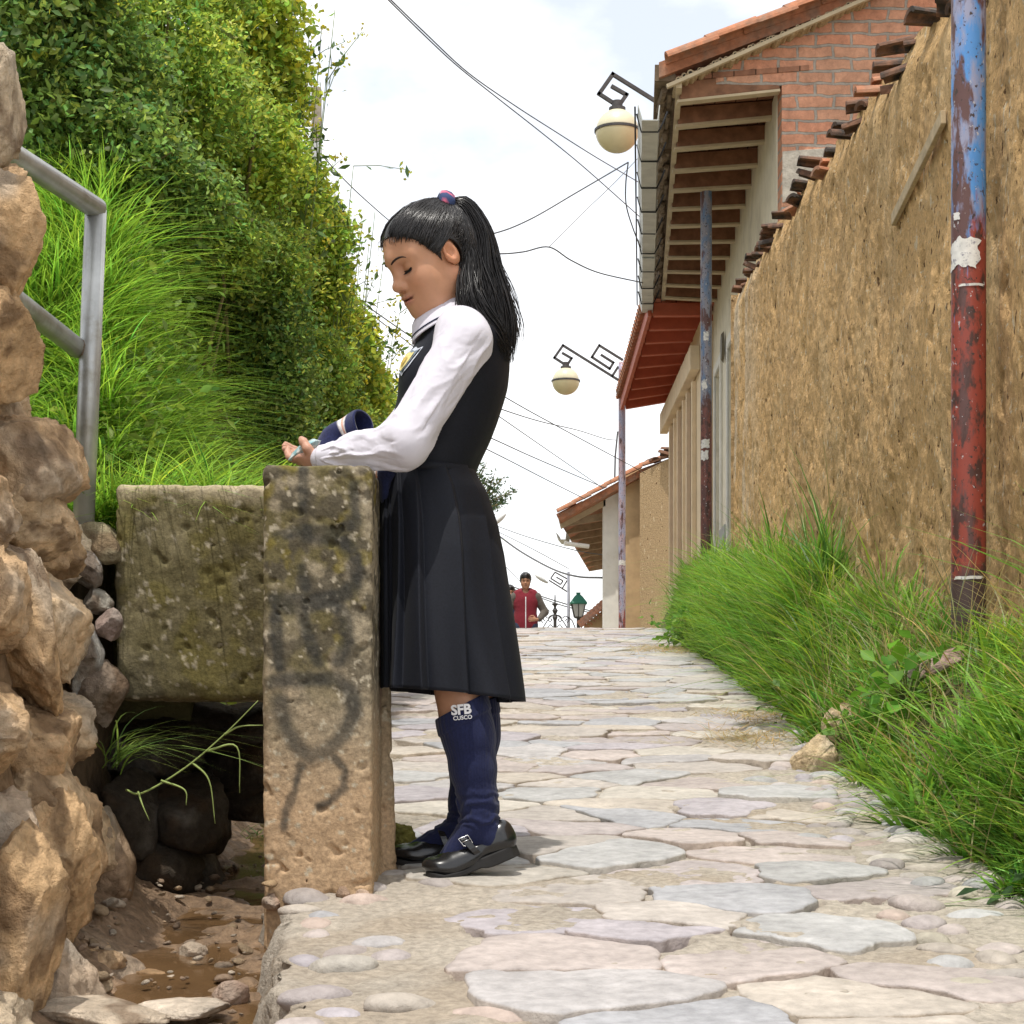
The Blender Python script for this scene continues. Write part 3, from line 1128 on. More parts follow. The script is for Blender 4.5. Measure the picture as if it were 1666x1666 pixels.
for (u, v_, d, r, lab, cb) in [(135, 1600, 3.4, (.06, .07, .03), 'flat tan stone at the foot of the rubble wall', (.50, .38, .25)),
                               (165, 1565, 3.6, (.05, .06, .03), 'small orange stone in wet mud by the wall', (.50, .34, .20)),
                               (250, 1586, 3.62, (.075, .035, .014), 'thin brown slate lying across the drain', (.42, .27, .15)),
                               (375, 1616, 3.35, (.035, .04, .03), 'reddish lump of stone at the broken street edge', (.42, .25, .17)),
                               (300, 1640, 3.2, (.09, .07, .016), 'broad pale flat stone breaking the drain water', (.62, .53, .43)),
                               (175, 1650, 3.15, (.13, .09, .025), 'large pale slab of stone on the drain floor', (.58, .48, .37))]:
    loose('stone', lab, u, v_, d, r, cb, 'loose stones in the drain')
for (u, v_, r, lab, cb) in [(442, 1469, (.022, .025, .022), 'reddish pebble under the left corner of the pillar', (.46, .31, .22)), (438, 1438, (.017, .02, .010), 'tan pebble stuck to the pillar foot', (.48, .34, .2)),
                            (515, 1461, (.022, .02, .013), 'cream pebble in front of the pillar foot', (.52, .42, .3)), (590, 1455, (.016, .02, .012), 'pinkish pebble at the right corner of the pillar', (.54, .40, .3)),
                            (558, 1452, (.02, .02, .014), 'brown pebble in the mortar of the pillar foot', (.40, .28, .2))]:
    loose('pebble', lab, u, v_, 3.76, r, cb, 'pebbles at the pillar foot', sub=3, rough=.12)
loose('boulder', 'rough tan boulder at the edge of the roadside grass', 1325, 1250, 6.0, (.085, .09, .125), (.52, .40, .25), 'boulders at the grass edge', 5, .2, .09)
loose('boulder', 'tan boulder half hidden by grass behind the larger one', 1366, 1180, 6.5, (.085, .09, .085), (.50, .39, .25), 'boulders at the grass edge', 5, .2, .09)
seed += 1
ctr = P(1526, 1078, 5.55)
v, f = rock(ctr, (0.115, 0.06, 0.026), seed, 4, rough=.12, fine=.03, Rm=rot(0.1, -0.42, 0.2))
tag(mesh_obj('stone', v, f, 'rubble', smooth=True, col=rock_col(v, seed, (.42, .27, .24)), loc=ctr - np.array([0, 0, .03])), 'tilted reddish stone slab in grass at the lamp post foot', 'stone')
loose('stone', 'flat reddish stone on the paving at the grass edge', 1255, 1172, 8.1, (.055, .06, .016), (.46, .27, .19))
# moss cushion behind the pillar
seed += 1
ctr = P(648, 1368, 4.32)
v, f = rock(ctr, (.05, .06, .05), seed, 5, rough=.3, fine=.16)
c = np.array([.20, .19, .05]) * (1 + .5 * fbm(v * 40, 3, 5))[:, None]
tag(mesh_obj('moss_cushion', v, f, 'rubble', smooth=True, col=np.clip(c, .02, 1), loc=ctr - np.array([0, 0, .05])), 'small moss-covered lump behind the foot of the pillar', 'moss')

# ------------------------------------------------------------------ galvanised handrail
mk('galvanised', (0.46, 0.47, 0.46), rough=0.42, nscale=14, namp=0.22, bump=0.12, bscale=60, bdist=0.003, metal=0.6, second=(0.34, 0.33, 0.29), s2scale=9, s2lo=0.52, s2hi=0.62)
hr = thing('handrail', 'galvanised pipe handrail rising from the ledge behind the wall', 'handrail', P(140, 880, 4.2))
post_t, post_b = P(156, 341, 4.2), P(134, 900, 4.2)
MB().tube([post_b, post_t], 0.0255, 20).build('post', 'galvanised', hr, smooth=True)
a, b = P(158, 340, 4.2), P(56, 274, 3.95)
MB().tube([a, a + (b - a) * 3.2], 0.0255, 20).build('top_rail', 'galvanised', hr, smooth=True)
a, b = P(128, 568, 4.2), P(60, 515, 3.97)
MB().tube([a + (b - a) * .02, a + (b - a) * 4], 0.024, 20).build('lower_rail', 'galvanised', hr, smooth=True)
wj = P(133, 568, 4.185)
v, f = rock(wj, (.012, .02, .026), 5, 3, rough=.3, fine=.2)
MB().add(v, f).build('weld', mk('rusty_weld', (.20, .16, .12), rough=.7, metal=.4), hr, smooth=True)

# ================================================================== ADOBE WALL
def brick_mat(name, c1, c2, mort, bw, bh, ms, axes=('X', 'Z'), bump=0.6, scale=1.0, off=0.5, warp=0.03, rough=0.85, c3=None):
    m = bpy.data.materials.new(name)
    m.use_nodes = True
    n = m.node_tree
    bs = n.nodes["Principled BSDF"]
    bs.inputs['Roughness'].default_value = rough
    bs.inputs['Specular IOR Level'].default_value = 0.2
    tc = n.nodes.new("ShaderNodeTexCoord")
    sep = n.nodes.new("ShaderNodeSeparateXYZ")
    n.links.new(tc.outputs['Object'], sep.inputs[0])
    cmb = n.nodes.new("ShaderNodeCombineXYZ")
    n.links.new(sep.outputs[axes[0]], cmb.inputs['X'])
    n.links.new(sep.outputs[axes[1]], cmb.inputs['Y'])
    nz = n.nodes.new("ShaderNodeTexNoise")
    nz.inputs['Scale'].default_value = 7
    nz.inputs['Detail'].default_value = 5
    n.links.new(tc.outputs['Object'], nz.inputs['Vector'])
    ma = n.nodes.new("ShaderNodeVectorMath")
    ma.operation = 'MULTIPLY_ADD'
    ma.inputs[1].default_value = (warp, warp, warp)
    n.links.new(nz.outputs['Color'], ma.inputs[0])
    n.links.new(cmb.outputs[0], ma.inputs[2])
    br = n.nodes.new("ShaderNodeTexBrick")
    br.inputs['Color1'].default_value = (*c1, 1)
    br.inputs['Color2'].default_value = (*c2, 1)
    br.inputs['Mortar'].default_value = (*mort, 1)
    br.inputs['Scale'].default_value = scale
    br.inputs['Brick Width'].default_value = bw
    br.inputs['Row Height'].default_value = bh
    br.inputs['Mortar Size'].default_value = ms
    br.inputs['Mortar Smooth'].default_value = 0.2
    br.offset = off
    n.links.new(ma.outputs[0], br.inputs['Vector'])
    n2 = n.nodes.new("ShaderNodeTexNoise")
    n2.inputs['Scale'].default_value = 12
    n2.inputs['Detail'].default_value = 8
    n2.inputs['Roughness'].default_value = 0.7
    n.links.new(tc.outputs['Object'], n2.inputs['Vector'])
    mr = n.nodes.new("ShaderNodeMapRange")
    mr.inputs['From Min'].default_value = .25
    mr.inputs['From Max'].default_value = .75
    mr.inputs['To Min'].default_value = .62
    mr.inputs['To Max'].default_value = 1.3
    n.links.new(n2.outputs['Fac'], mr.inputs['Value'])
    vm = n.nodes.new("ShaderNodeVectorMath")
    vm.operation = 'MULTIPLY'
    n.links.new(br.outputs['Color'], vm.inputs[0])
    n.links.new(mr.outputs['Result'], vm.inputs[1])
    n.links.new(vm.outputs[0], bs.inputs['Base Color'])
    if bump:
        inv = n.nodes.new("ShaderNodeMath")
        inv.operation = 'MULTIPLY_ADD'
        inv.inputs[1].default_value = -1.0
        n.links.new(br.outputs['Fac'], inv.inputs[0])
        n.links.new(n2.outputs['Fac'], inv.inputs[2])
        bp = n.nodes.new("ShaderNodeBump")
        bp.inputs['Strength'].default_value = bump
        bp.inputs['Distance'].default_value = 0.02
        n.links.new(inv.outputs[0], bp.inputs['Height'])
        n.links.new(bp.outputs['Normal'], bs.inputs['Normal'])
    MATS[name] = m
    return m


adobe = mk('adobe', attr=True, rough=0.95, nscale=42, namp=0.28, bump=1.0, bscale=62, bdist=0.02, spec=0.1, stretch=(1, 1, 0.8))
# straw and pits in the mud plaster
n = adobe.node_tree
bsn = n.nodes["Principled BSDF"]
src = bsn.inputs['Base Color'].links[0].from_socket
tcn = [q for q in n.nodes if q.type == 'TEX_COORD'][0]


def add_fleck(scale, stretch, lo, hi, colr, src):
    mp = n.nodes.new("ShaderNodeMapping")
    mp.inputs['Scale'].default_value = stretch
    n.links.new(tcn.outputs['Object'], mp.inputs['Vector'])
    t = n.nodes.new("ShaderNodeTexNoise")
    t.inputs['Scale'].default_value = scale
    t.inputs['Detail'].default_value = 3
    n.links.new(mp.outputs['Vector'], t.inputs['Vector'])
    mr = n.nodes.new("ShaderNodeMapRange")
    mr.inputs['From Min'].default_value = lo
    mr.inputs['From Max'].default_value = hi
    n.links.new(t.outputs['Fac'], mr.inputs['Value'])
    mx = n.nodes.new("ShaderNodeMix")
    mx.data_type = 'RGBA'
    n.links.new(mr.outputs['Result'], mx.inputs[0])
    n.links.new(src, mx.inputs[6])
    mx.inputs[7].default_value = (*colr, 1)
    return mx.outputs[2]


src = add_fleck(30, (1, 1, 0.3), 0.64, 0.69, (0.66, 0.54, 0.36), src)
src = add_fleck(52, (1, 0.5, 1), 0.65, 0.71, (0.68, 0.57, 0.40), src)
src = add_fleck(40, (1, 1, 0.6), 0.63, 0.68, (0.13, 0.075, 0.035), src)
n.links.new(src, bsn.inputs['Base Color'])


def adobe_top(y):
    y = np.asarray(y, float)
    return np.interp(y, [3, 6.92, 8.08, 10.97, 15.1], [3.1, 3.46, 3.64, 3.95, 4.27])


aw = thing('adobe_wall', 'tall tan mud and straw wall with broken tiles along its top', 'wall', (wall_x(9), 9, 0.8))
ys = np.arange(2.6, 15.02, 0.022)
ts = np.linspace(0, 1, 190)
YY, TT = np.meshgrid(ys, ts, indexing='ij')
topn = adobe_top(YY) + 0.07 * fbm(np.stack([YY * 2.2, 0 * YY, 0 * YY], -1).reshape(-1, 3), 5, 401).reshape(YY.shape)
z0 = bank_z(np.full_like(YY, 1.9), YY) - 0.4
ZZ = z0 + (topn - z0) * TT
pp = np.stack([0 * YY, YY, ZZ * 0.85], -1).reshape(-1, 3)
dsp = 0.030 * fbm(pp * 1.6, 3, 402) + 0.008 * fbm(pp * 9, 4, 403) + 0.0065 * fbm(pp * 32, 3, 404)
pit = 0.05 * np.clip(fbm(pp * np.array([1, 15, 11]), 3, 405) - 0.25, 0, 1)
drip = 0.018 * np.clip(fbm(np.stack([0 * YY, YY * 9, ZZ * 2.5], -1).reshape(-1, 3), 4, 406), -0.3, 1) * sstep(0.75, 1.0, TT.ravel())
XX = wall_x(YY) + (-dsp + pit - drip).reshape(YY.shape) + 0.05 * sstep(0.93, 1, TT)
c = np.array([0.61, 0.395, 0.185]) * (1 + 0.2 * fbm(pp * 1.3, 4, 407))[:, None]
m = sstep(0.0, 0.5, fbm(pp * 3.1 + 5, 4, 408))[:, None]
c = lerp(c, np.array([0.68, 0.49, 0.27]), m * 0.5)
m = sstep(0.1, 0.5, fbm(pp * 2.3 + 15, 4, 409))[:, None]
c = lerp(c, np.array([0.58, 0.38, 0.19]), m * 0.5)
m = sstep(0.15, 0.4, pit / 0.05)[:, None]
c = lerp(c, np.array([0.36, 0.23, 0.10]), m * 0.6)
m = (sstep(12.6, 14.8, YY.ravel()) * sstep(0.1, 0.35, fbm(np.stack([0 * YY, YY * 5, ZZ * 1.2], -1).reshape(-1, 3), 4, 410)))[:, None]
c = lerp(c, np.array([0.62, 0.53, 0.40]), m * 0.7)
mesh_obj('mud_face', np.stack([XX, YY, ZZ], -1).reshape(-1, 3), grid_faces(len(ys), 190), adobe, aw, smooth=True, col=c)
mb = MB()
yb = np.linspace(2.6, 15.0, 26)
for a, b in zip(yb[:-1], yb[1:]):
    za, zb = float(adobe_top(a)) - .10, float(adobe_top(b)) - .10
    xa, xb = float(wall_x(a)) + .05, float(wall_x(b)) + .05
    mb.hexa([(xa, a, 0), (xa + .4, a, 0), (xb + .4, b, 0), (xb, b, 0), (xa, a, za), (xa + .4, a, za), (xb + .4, b, zb), (xb, b, zb)], (0.45, 0.30, 0.15))
# rough end of the wall
zz = np.linspace(1.6, 4.2, 60)
xx = np.linspace(-0.03, 0.42, 16)
Zg, Xg = np.meshgrid(zz, xx, indexing='ij')
q = np.stack([Xg + wall_x(15), 15.0 + 0 * Xg, Zg], -1).reshape(-1, 3)
q[:, 1] += 0.02 * fbm(q * 9, 3, 411)
mb.add(q, [tuple(f) for f in grid_faces(60, 16)], (0.47, 0.33, 0.18))
mb.build('mud_core', adobe, aw, usecol=True)

mk('old_tile', (0.17, 0.085, 0.05), rough=0.85, nscale=22, namp=0.4, bump=0.5, bscale=40, bdist=0.01, second=(0.045, 0.035, 0.028), s2scale=7, s2lo=0.44, s2hi=0.58)
mk('roof_tile', (0.40, 0.165, 0.085), rough=0.8, nscale=14, namp=0.35, bump=0.4, bscale=40, bdist=0.01, second=(0.30, 0.17, 0.11), s2scale=5, s2lo=0.45, s2hi=0.6)


def half_tile(mb, c, ln, r0, r1, Rm, th=0.016, n=8, col=None):
    rings = []
    for t in (0, 1):
        r = r0 + (r1 - r0) * t
        y = (t - 0.5) * ln
        arc = [(-(r) * math.cos(math.pi * k / n), y, r * 0.75 * math.sin(math.pi * k / n)) for k in range(n + 1)]
        arc += [(-(r - th) * math.cos(math.pi * k / n), y, (r * 0.75 - th) * math.sin(math.pi * k / n)) for k in range(n, -1, -1)]
        rings.append(arc)
    A = np.array(rings) @ np.array(Rm).T + np.array(c)
    mb.loft(A, True, True, col)


y = 5.6
i = 0
while y < 15.0:
    i += 1
    mb = MB()
    z = float(adobe_top(y)) + random.uniform(-0.05, 0.03)
    x = float(wall_x(y))
    yaw = math.pi / 2 + random.gauss(0, .35)
    half_tile(mb, (x + random.uniform(.02, 0.13), y, z), random.uniform(.14, .24), random.uniform(.036, .060), random.uniform(.032, .055),
              rot(random.gauss(0, .15), random.gauss(0.12, .15), yaw), th=0.02)
    if random.random() < 0.6:
        half_tile(mb, (x + random.uniform(0, 0.1), y + random.uniform(-.06, .06), z - random.uniform(.06, .11)), random.uniform(.14, .24), .06, .05,
                  rot(random.gauss(0, .25), random.gauss(0, .2), yaw + random.gauss(0, .4)), th=0.02)
    mb.build('coping_tile', 'old_tile' if random.random() < 0.9 else 'roof_tile', aw, smooth=False)
    y += random.uniform(0.16, 0.40)
mb = MB()
a, b = P(1548, 190, 6.75), P(1465, 358, 7.75)
off = np.array([-0.03, 0, 0])
mb.beam(a + off, b + off, 0.055, 0.022, up=(1, 0, 0))
mb.build('wooden_batten', mk('weathered_wood', (0.44, 0.34, 0.21), rough=.85, nscale=20, namp=.3, bump=.3, bscale=40, bdist=.004), aw, bevel=.004)

# ================================================================== FIRST HOUSE (brick gable)
mk('plaster', (0.72, 0.66, 0.52), rough=0.9, nscale=5, namp=0.12, bump=0.15, bscale=30, bdist=.004, second=(0.60, 0.54, 0.42), s2scale=2.2, s2lo=.52, s2hi=.66)
mk('cream_plaster', (0.70, 0.56, 0.38), rough=0.9, nscale=5, namp=0.12, bump=0.15, bscale=30, bdist=.004)
mk('white_plaster', (0.74, 0.72, 0.66), rough=0.9, nscale=5, namp=0.12, bump=0.15, bscale=30, bdist=.004, second=(.58, .55, .47), s2scale=2.5, s2lo=.54, s2hi=.68)
mk('grey_door', (0.40, 0.42, 0.41), rough=0.6, nscale=5, namp=0.1)
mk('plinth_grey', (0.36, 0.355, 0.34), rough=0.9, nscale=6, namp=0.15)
mk('rafter_wood', (0.23, 0.11, 0.06), rough=0.75, nscale=9, namp=0.4, bump=0.2, bscale=25, bdist=.006)
mk('batten_cream', (0.47, 0.38, 0.25), rough=0.8, nscale=8, namp=0.15)
mk('red_wood', (0.43, 0.10, 0.05), rough=0.6, nscale=8, namp=0.15)
mk('zinc', (0.50, 0.50, 0.46), rough=0.5, nscale=6, namp=0.18, metal=0.35, bump=.1, bscale=10, bdist=.01)
mk('black_wire', (0.025, 0.025, 0.027), rough=0.6, namp=0)
mk('cable_grey', (0.10, 0.10, 0.105), rough=0.6, namp=0)
mk('cane', (0.38, 0.29, 0.17), rough=0.85, nscale=30, namp=0.4)
mk('dark_hole', (0.015, 0.012, 0.01), rough=1, namp=0)
brick_mat('red_brick', (0.60, 0.265, 0.16), (0.54, 0.285, 0.18), (0.36, 0.31, 0.26), 0.315, 0.108, 0.013, bump=1.0, warp=0.05)
brick_mat('soffit_tile', (0.34, 0.165, 0.10), (0.27, 0.13, 0.08), (0.07, 0.035, 0.02), 0.19, 0.62, 0.006, axes=('X', 'Y'), warp=0.01, bump=.3)
brick_mat('red_soffit', (0.56, 0.19, 0.10), (0.50, 0.165, 0.09), (0.12, 0.03, 0.018), 0.19, 0.62, 0.006, axes=('X', 'Y'), warp=0.01, bump=.3)

h1 = thing('brick_house', 'house with red brick gable and wide bare rafter eave', 'house', (2.5, 15.4, 1.5))
NL, NR, FL, FR = P(1105, 168, 15.4), P(1268, 150, 15.4), P(1082, 504, 23), P(1160, 510, 23)


def xw1(y):
    return NR[0] + (FR[0] - NR[0]) * (y - 15.4) / 7.6


def strip(mb, xf, y0, y1, z0, z1, t0, t1, col=None):
    mb.hexa([(xf(y0) + t0, y0, z0), (xf(y0) + t1, y0, z0), (xf(y1) + t1, y1, z0), (xf(y1) + t0, y1, z0),
             (xf(y0) + t0, y0, z1), (xf(y0) + t1, y0, z1), (xf(y1) + t1, y1, z1), (xf(y1) + t0, y1, z1)], col)


zt1 = float(NR[2]) + 0.12
mb = MB()
strip(mb, xw1, 15.62, 23.0, 1.0, zt1, 0.22, 0.45)
d1 = [(19.35, 20.55, 4.86), (21.6, 22.5, 4.90)]
yprev = 15.62
for y0, y1, zt in d1 + [(23.0, 23.0, 0)]:
    strip(mb, xw1, yprev, y0, 1.0, zt1, 0.0, 0.217)
    if zt:
        strip(mb, xw1, y0, y1, zt, zt1, 0.003, 0.217)
    yprev = y1
mb.build('plaster_wall', 'plaster', h1, bevel=.012)
for y0, y1, zt in d1:
    mb = MB()
    strip(mb, xw1, y0 + .01, y1 - .01, 1.0, zt - .01, 0.16, 0.214)
    dr = mb.build('door', 'grey_door', h1, bevel=.006)
    mb = MB()
    strip(mb, xw1, y0 - .10, y0 - .004, 1.2, zt + .12, -0.03, -0.002)
    strip(mb, xw1, y1 + .004, y1 + .10, 1.2, zt + .12, -0.03, -0.002)
    strip(mb, xw1, y0, y1, zt + .004, zt + .12, -0.03, -0.002)
    mb.build('surround', 'white_plaster', dr, bevel=.006)
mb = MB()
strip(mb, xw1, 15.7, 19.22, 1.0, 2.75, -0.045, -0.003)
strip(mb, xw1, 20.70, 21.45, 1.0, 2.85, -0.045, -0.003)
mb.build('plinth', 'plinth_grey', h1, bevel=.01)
mb = MB()
pq = np.array([xw1(21.1) - .02, 21.1, P(0, 565, 21.1)[2]])
mb.loft([[pq + np.array([-.03 * e, .10 * math.cos(a) * (1 - .2 * e), .19 * math.sin(a) * (1 - .2 * e)]) for a in np.linspace(0, 2 * math.pi, 20, endpoint=False)] for e in (0, 1)])
mb.build('plaque', mk('bronze', (.12, .10, .06), rough=.5, namp=.4, nscale=30), h1)
# gable
gp = [P(u, v, 15.36) for u, v in ((1165, 137), (1272, 139), (1272, 640), (1740, 640), (1740, -146), (1397, 4), (1165, 105))]
MB().prism(gp, (0, 0.24, 0)).build('brick_gable', 'red_brick', h1)
mb = MB()
gq = [P(u, v, 15.345) for u, v in ((1273, 246), (1352, 240), (1352, 262), (1338, 270), (1336, 292), (1300, 300), (1296, 322), (1273, 330))]
mb.prism(gq, (0, 0.012, 0))
mb.build('concrete_patch', mk('patch_grey', (.40, .36, .30), rough=.95, nscale=12, namp=.3, bump=.6, bscale=30, bdist=.02), h1, bevel=.006)
# roof: slab, verge tiles, canes
rd = FL - NL
r0, r1 = P(1072, 122, 15.25), P(1760, -140, 15.25)
th = np.array([0, 0, .11])
roof = MB()
L0 = rd / np.linalg.norm(rd) * 7.85
roof.hexa([r0 - th * .2, r1 - th * .2, r1 + L0 - th * .2, r0 + L0 - th * .2, r0 + th, r1 + th, r1 + L0 + th, r0 + L0 + th])
rf = roof.build('roof', 'roof_tile', h1)
sd_ = (r1 - r0) / np.linalg.norm(r1 - r0)
ang = math.atan2(sd_[2], sd_[0])
for k in range(9):
    mb = MB()
    c0 = r0 + sd_ * (0.30 + 0.36 * k) + np.array([0, -0.10, 0.055 + 0.012 * (k % 2)])
    Rm = rot(0, -ang + 0.03, 0) @ rot(0, 0, math.pi / 2)
    half_tile(mb, c0, 0.46, 0.115, 0.10, Rm, th=.02, n=10)
    mb.build('verge_tile', 'roof_tile', rf)
mb = MB()
for k in range(64):
    t = k / 63
    p = P(lerp(1104, 1410, t), lerp(130, -2, t) - random.uniform(-2, 4), 15.22 - random.uniform(0, .05))
    rr = random.uniform(.017, .03)
    mb.tube([p, p + np.array([0, 0.4, 0])], rr, 8, col=(.4, .3, .18))
    mb.tube([p - np.array([0, .003, 0]), p + np.array([0, 0.01, 0])], rr * .55, 8, col=(.02, .015, .01))
mk('cane_ends', attr=True, rough=.85, nscale=40, namp=.35)
mb.build('cane_layer', 'cane_ends', rf, usecol=True)
mb = MB()
mb.beam(P(1085, 141, 15.18), P(1440, -15, 15.18), .05, .03)
mb.build('verge_batten', 'batten_cream', rf)
# eave
mb = MB()
up = np.array([0, 0, .175])
mb.hexa([NL + up + np.array([-.1, -.05, 0]), NR + up + np.array([.25, -.05, 0]), FR + up + np.array([.25, .1, 0]), FL + up + np.array([-.1, .1, 0]),
         NL + up * 1.25 + np.array([-.1, -.05, 0]), NR + up * 1.25 + np.array([.25, -.05, 0]), FR + up * 1.25 + np.array([.25, .1, 0]), FL + up * 1.25 + np.array([-.1, .1, 0])])
mb.build('soffit', 'soffit_tile', h1)
for k in range(13):
    t = k / 12
    a, b = lerp(NL, FL, t), lerp(NR, FR, t)
    mb = MB()
    jj = random.uniform(-.015, .015)
    mb.beam(a + np.array([0, jj, .095]), b + np.array([.22 if k else -.01, jj, .095]), .085, .155)
    rr = mb.build('rafter', 'rafter_wood', h1, bevel=.008)
    mb = MB()
    mb.beam(a + np.array([-.02, jj, .004]), b + np.array([0, jj, .004]), .10, .022)
    mb.build('batten', 'batten_cream', rr)
mb = MB()
mb.beam(NL + np.array([-.02, -.2, .09]), FL + np.array([-.02, .1, .09]), .05, .05)
mb.build('edge_batten', 'batten_cream', h1)
mb = MB()
for k in range(70):
    p = lerp(NL, FL, (k + random.random()) / 70) + np.array([random.uniform(-.15, -.06), 0, random.uniform(.09, .16)])
    mb.tube([p, p + np.array([random.uniform(-.02, .02), .3, random.uniform(-.02, .02)])], random.uniform(.018, .035), 6)
mb.hexa([NL + np.array(q) for q in ((-.22, -.1, .16), (-.04, -.1, .16))] + [FL + np.array(q) for q in ((-.04, .1, .16), (-.22, .1, .16))] +
        [NL + np.array(q) for q in ((-.22, -.1, .30), (-.04, -.1, .30))] + [FL + np.array(q) for q in ((-.04, .1, .30), (-.22, .1, .30))])
mb.build('eave_edge', mk('dark_cane', (.16, .115, .075), rough=.9, nscale=15, namp=.5), h1)
# gutter
ga, gb = P(1058, 182, 15.0), P(1053, 500, 22.9)
gw, gh = .17, .13


def usec(c):
    c = np.array(c)
    t = .008
    return [c + np.array([x, 0, z]) for x, z in ((-gw / 2 - .02, gh / 2), (-gw / 2 + .015, -gh / 2), (gw / 2 - .015, -gh / 2), (gw / 2, gh / 2),
                                                 (gw / 2 - t, gh / 2), (gw / 2 - .015 - t, -gh / 2 + t), (-gw / 2 + .015 + t, -gh / 2 + t), (-gw / 2 - .02 + t, gh / 2))]


mb = MB()
N = 8
for k in range(N):
    a = lerp(ga, gb, k / N)
    b = lerp(ga, gb, (k + 1) / N + .006)
    wob = np.array([random.uniform(-.01, .01), 0, random.uniform(-.008, .008)])
    mb.loft([usec(a + wob), usec(b + wob)], True, True)
gt = mb.build('gutter', 'zinc', h1)
for k in range(9):
    c0 = lerp(ga, gb, (k + .35) / 9)
    q = [c0 + np.array(w) for w in ((.15, 0, .10), (.11, 0, .0), (.07, 0, -.075), (-.075, 0, -.075), (-.115, 0, .08))]
    MB().tube(q, .009, 6).build('bracket', 'black_wire', gt)
cab = [lerp(ga, gb, t) + np.array([-.13, 0, .04 + .05 * math.sin(t * 31) * .6]) for t in np.linspace(0, 1, 40)]
MB().tube(cab, .008, 6).build('cable', 'black_wire', h1)

# ================================================================== SECOND HOUSE (red eave)
h2 = thing('cream_house', 'cream house with dark red painted eave beyond the brick house', 'house', (2.5, 25.5, 1.0))
NL2, NR2, FL2, FR2 = P(1063, 517, 22.8), P(1142, 517, 22.8), P(1017, 668, 28.3), P(1088, 655, 28.3)


def xw2(y):
    return NR2[0] + (FR2[0] - NR2[0]) * (y - 22.8) / 5.5


zt2 = float(NR2[2]) + .02
mb = MB()
strip(mb, xw2, 23.04, 28.3, -0.6, zt2, .2, .5)
w2 = [(23.7, 24.4), (25.15, 25.9), (26.7, 27.4)]
yp = 23.04
for y0, y1 in w2 + [(28.3, 28.3)]:
    strip(mb, xw2, yp, y0, -0.6, zt2 - .004, 0, .197)
    if y1 > y0:
        strip(mb, xw2, y0, y1, 5.02, zt2 - .004, .003, .197)
        strip(mb, xw2, y0, y1, -0.6, 2.75, .003, .197)
    yp = y1
mb.build('plaster_wall', 'cream_plaster', h2, bevel=.012)
for y0, y1 in w2:
    mb = MB()
    strip(mb, xw2, y0 + .01, y1 - .01, 2.76, 5.01, .10, .19)
    ws = mb.build('window_shutter', mk('shutter_brown', (.20, .06, .03), rough=.5, namp=.2, nscale=10) if 'shutter_brown' not in MATS else 'shutter_brown', h2, bevel=.006)
    mb = MB()
    strip(mb, xw2, y0 - .14, y0 - .003, 2.6, 5.05, -.06, -.002)
    strip(mb, xw2, y1 + .003, y1 + .14, 2.6, 5.05, -.06, -.002)
    mb.build('surround', 'cream_plaster', ws, bevel=.006)
mb = MB()
strip(mb, xw2, 23.04, 28.5, 5.1, 5.42, -.13, -.002)
mb.build('cornice', 'cream_plaster', h2, bevel=.012)
mb = MB()
strip(mb, xw2, 23.04, 28.32, -0.6, 2.1, -.03, -.001)
mb.build('plinth', 'white_plaster', h2)
mb = MB()
up = np.array([0, 0, .19])
mb.hexa([NL2 + up, NR2 + up + np.array([.5, 0, 0]), FR2 + up + np.array([.5, 0, 0]), FL2 + up, NL2 + up * 1.3, NR2 + up * 1.3 + np.array([.5, 0, 0]), FR2 + up * 1.3 + np.array([.5, 0, 0]), FL2 + up * 1.3])
mb.build('soffit', 'red_soffit', h2)
for k in range(9):
    t = k / 8
    a, b = lerp(NL2, FL2, t), lerp(NR2, FR2, t)
    mb = MB()
    mb.beam(a + np.array([0, -.04 if k == 8 else 0, .10]), b + np.array([.05, -.04 if k == 8 else 0, .10]), .11, .17)
    mb.build('rafter', 'red_wood', h2, bevel=.008)
mb = MB()
mb.beam(NL2 + np.array([-.045, 0, .13]), FL2 + np.array([-.045, .06, .13]), .05, .22)
mb.build('fascia', 'red_wood', h2, bevel=.006)
mb = MB()
mb.hexa([NL2 + np.array((-.06, 0, .255)), NL2 + np.array((2.5, 0, 1.05)), FL2 + np.array((2.5, .15, 1.05)), FL2 + np.array((-.06, .15, .255)),
         NL2 + np.array((-.06, 0, .30)), NL2 + np.array((2.5, 0, 1.1)), FL2 + np.array((2.5, .15, 1.1)), FL2 + np.array((-.06, .15, .30))])
for k in range(30):
    p = lerp(NL2, FL2, (k + .3) / 29.5) + np.array([.16, 0, .37])
    half_tile(mb, p, .62, .09, .075, rot(0, -.29, 0) @ rot(0, 0, math.pi / 2), th=.016)
    half_tile(mb, p + np.array([-.01, .09, -.03]), .62, .09, .075, rot(0, -.29, 0) @ rot(math.pi, 0, math.pi / 2), th=.016)
mb.build('tile_roof', 'roof_tile', h2)

# ================================================================== THIRD HOUSE and what lies past the crest
h3 = thing('tiled_cottage', 'low white cottage with sagging tile roof past the crest', 'house', (1.8, 31, 0))
dv = np.array([.98, 11, 0])


def blk(mb, u0, u1, v1a, v1b, d, zb=-1.0, depth=0.9):
    a, b = P(u0, v1a, d), P(u1, v1b, d)
    e = dv * depth
    mb.hexa([(a[0], d, zb), (b[0], d, zb), (b[0] + e[0], d + e[1], zb), (a[0] + e[0], d + e[1], zb), a, b, b + e, a + e])


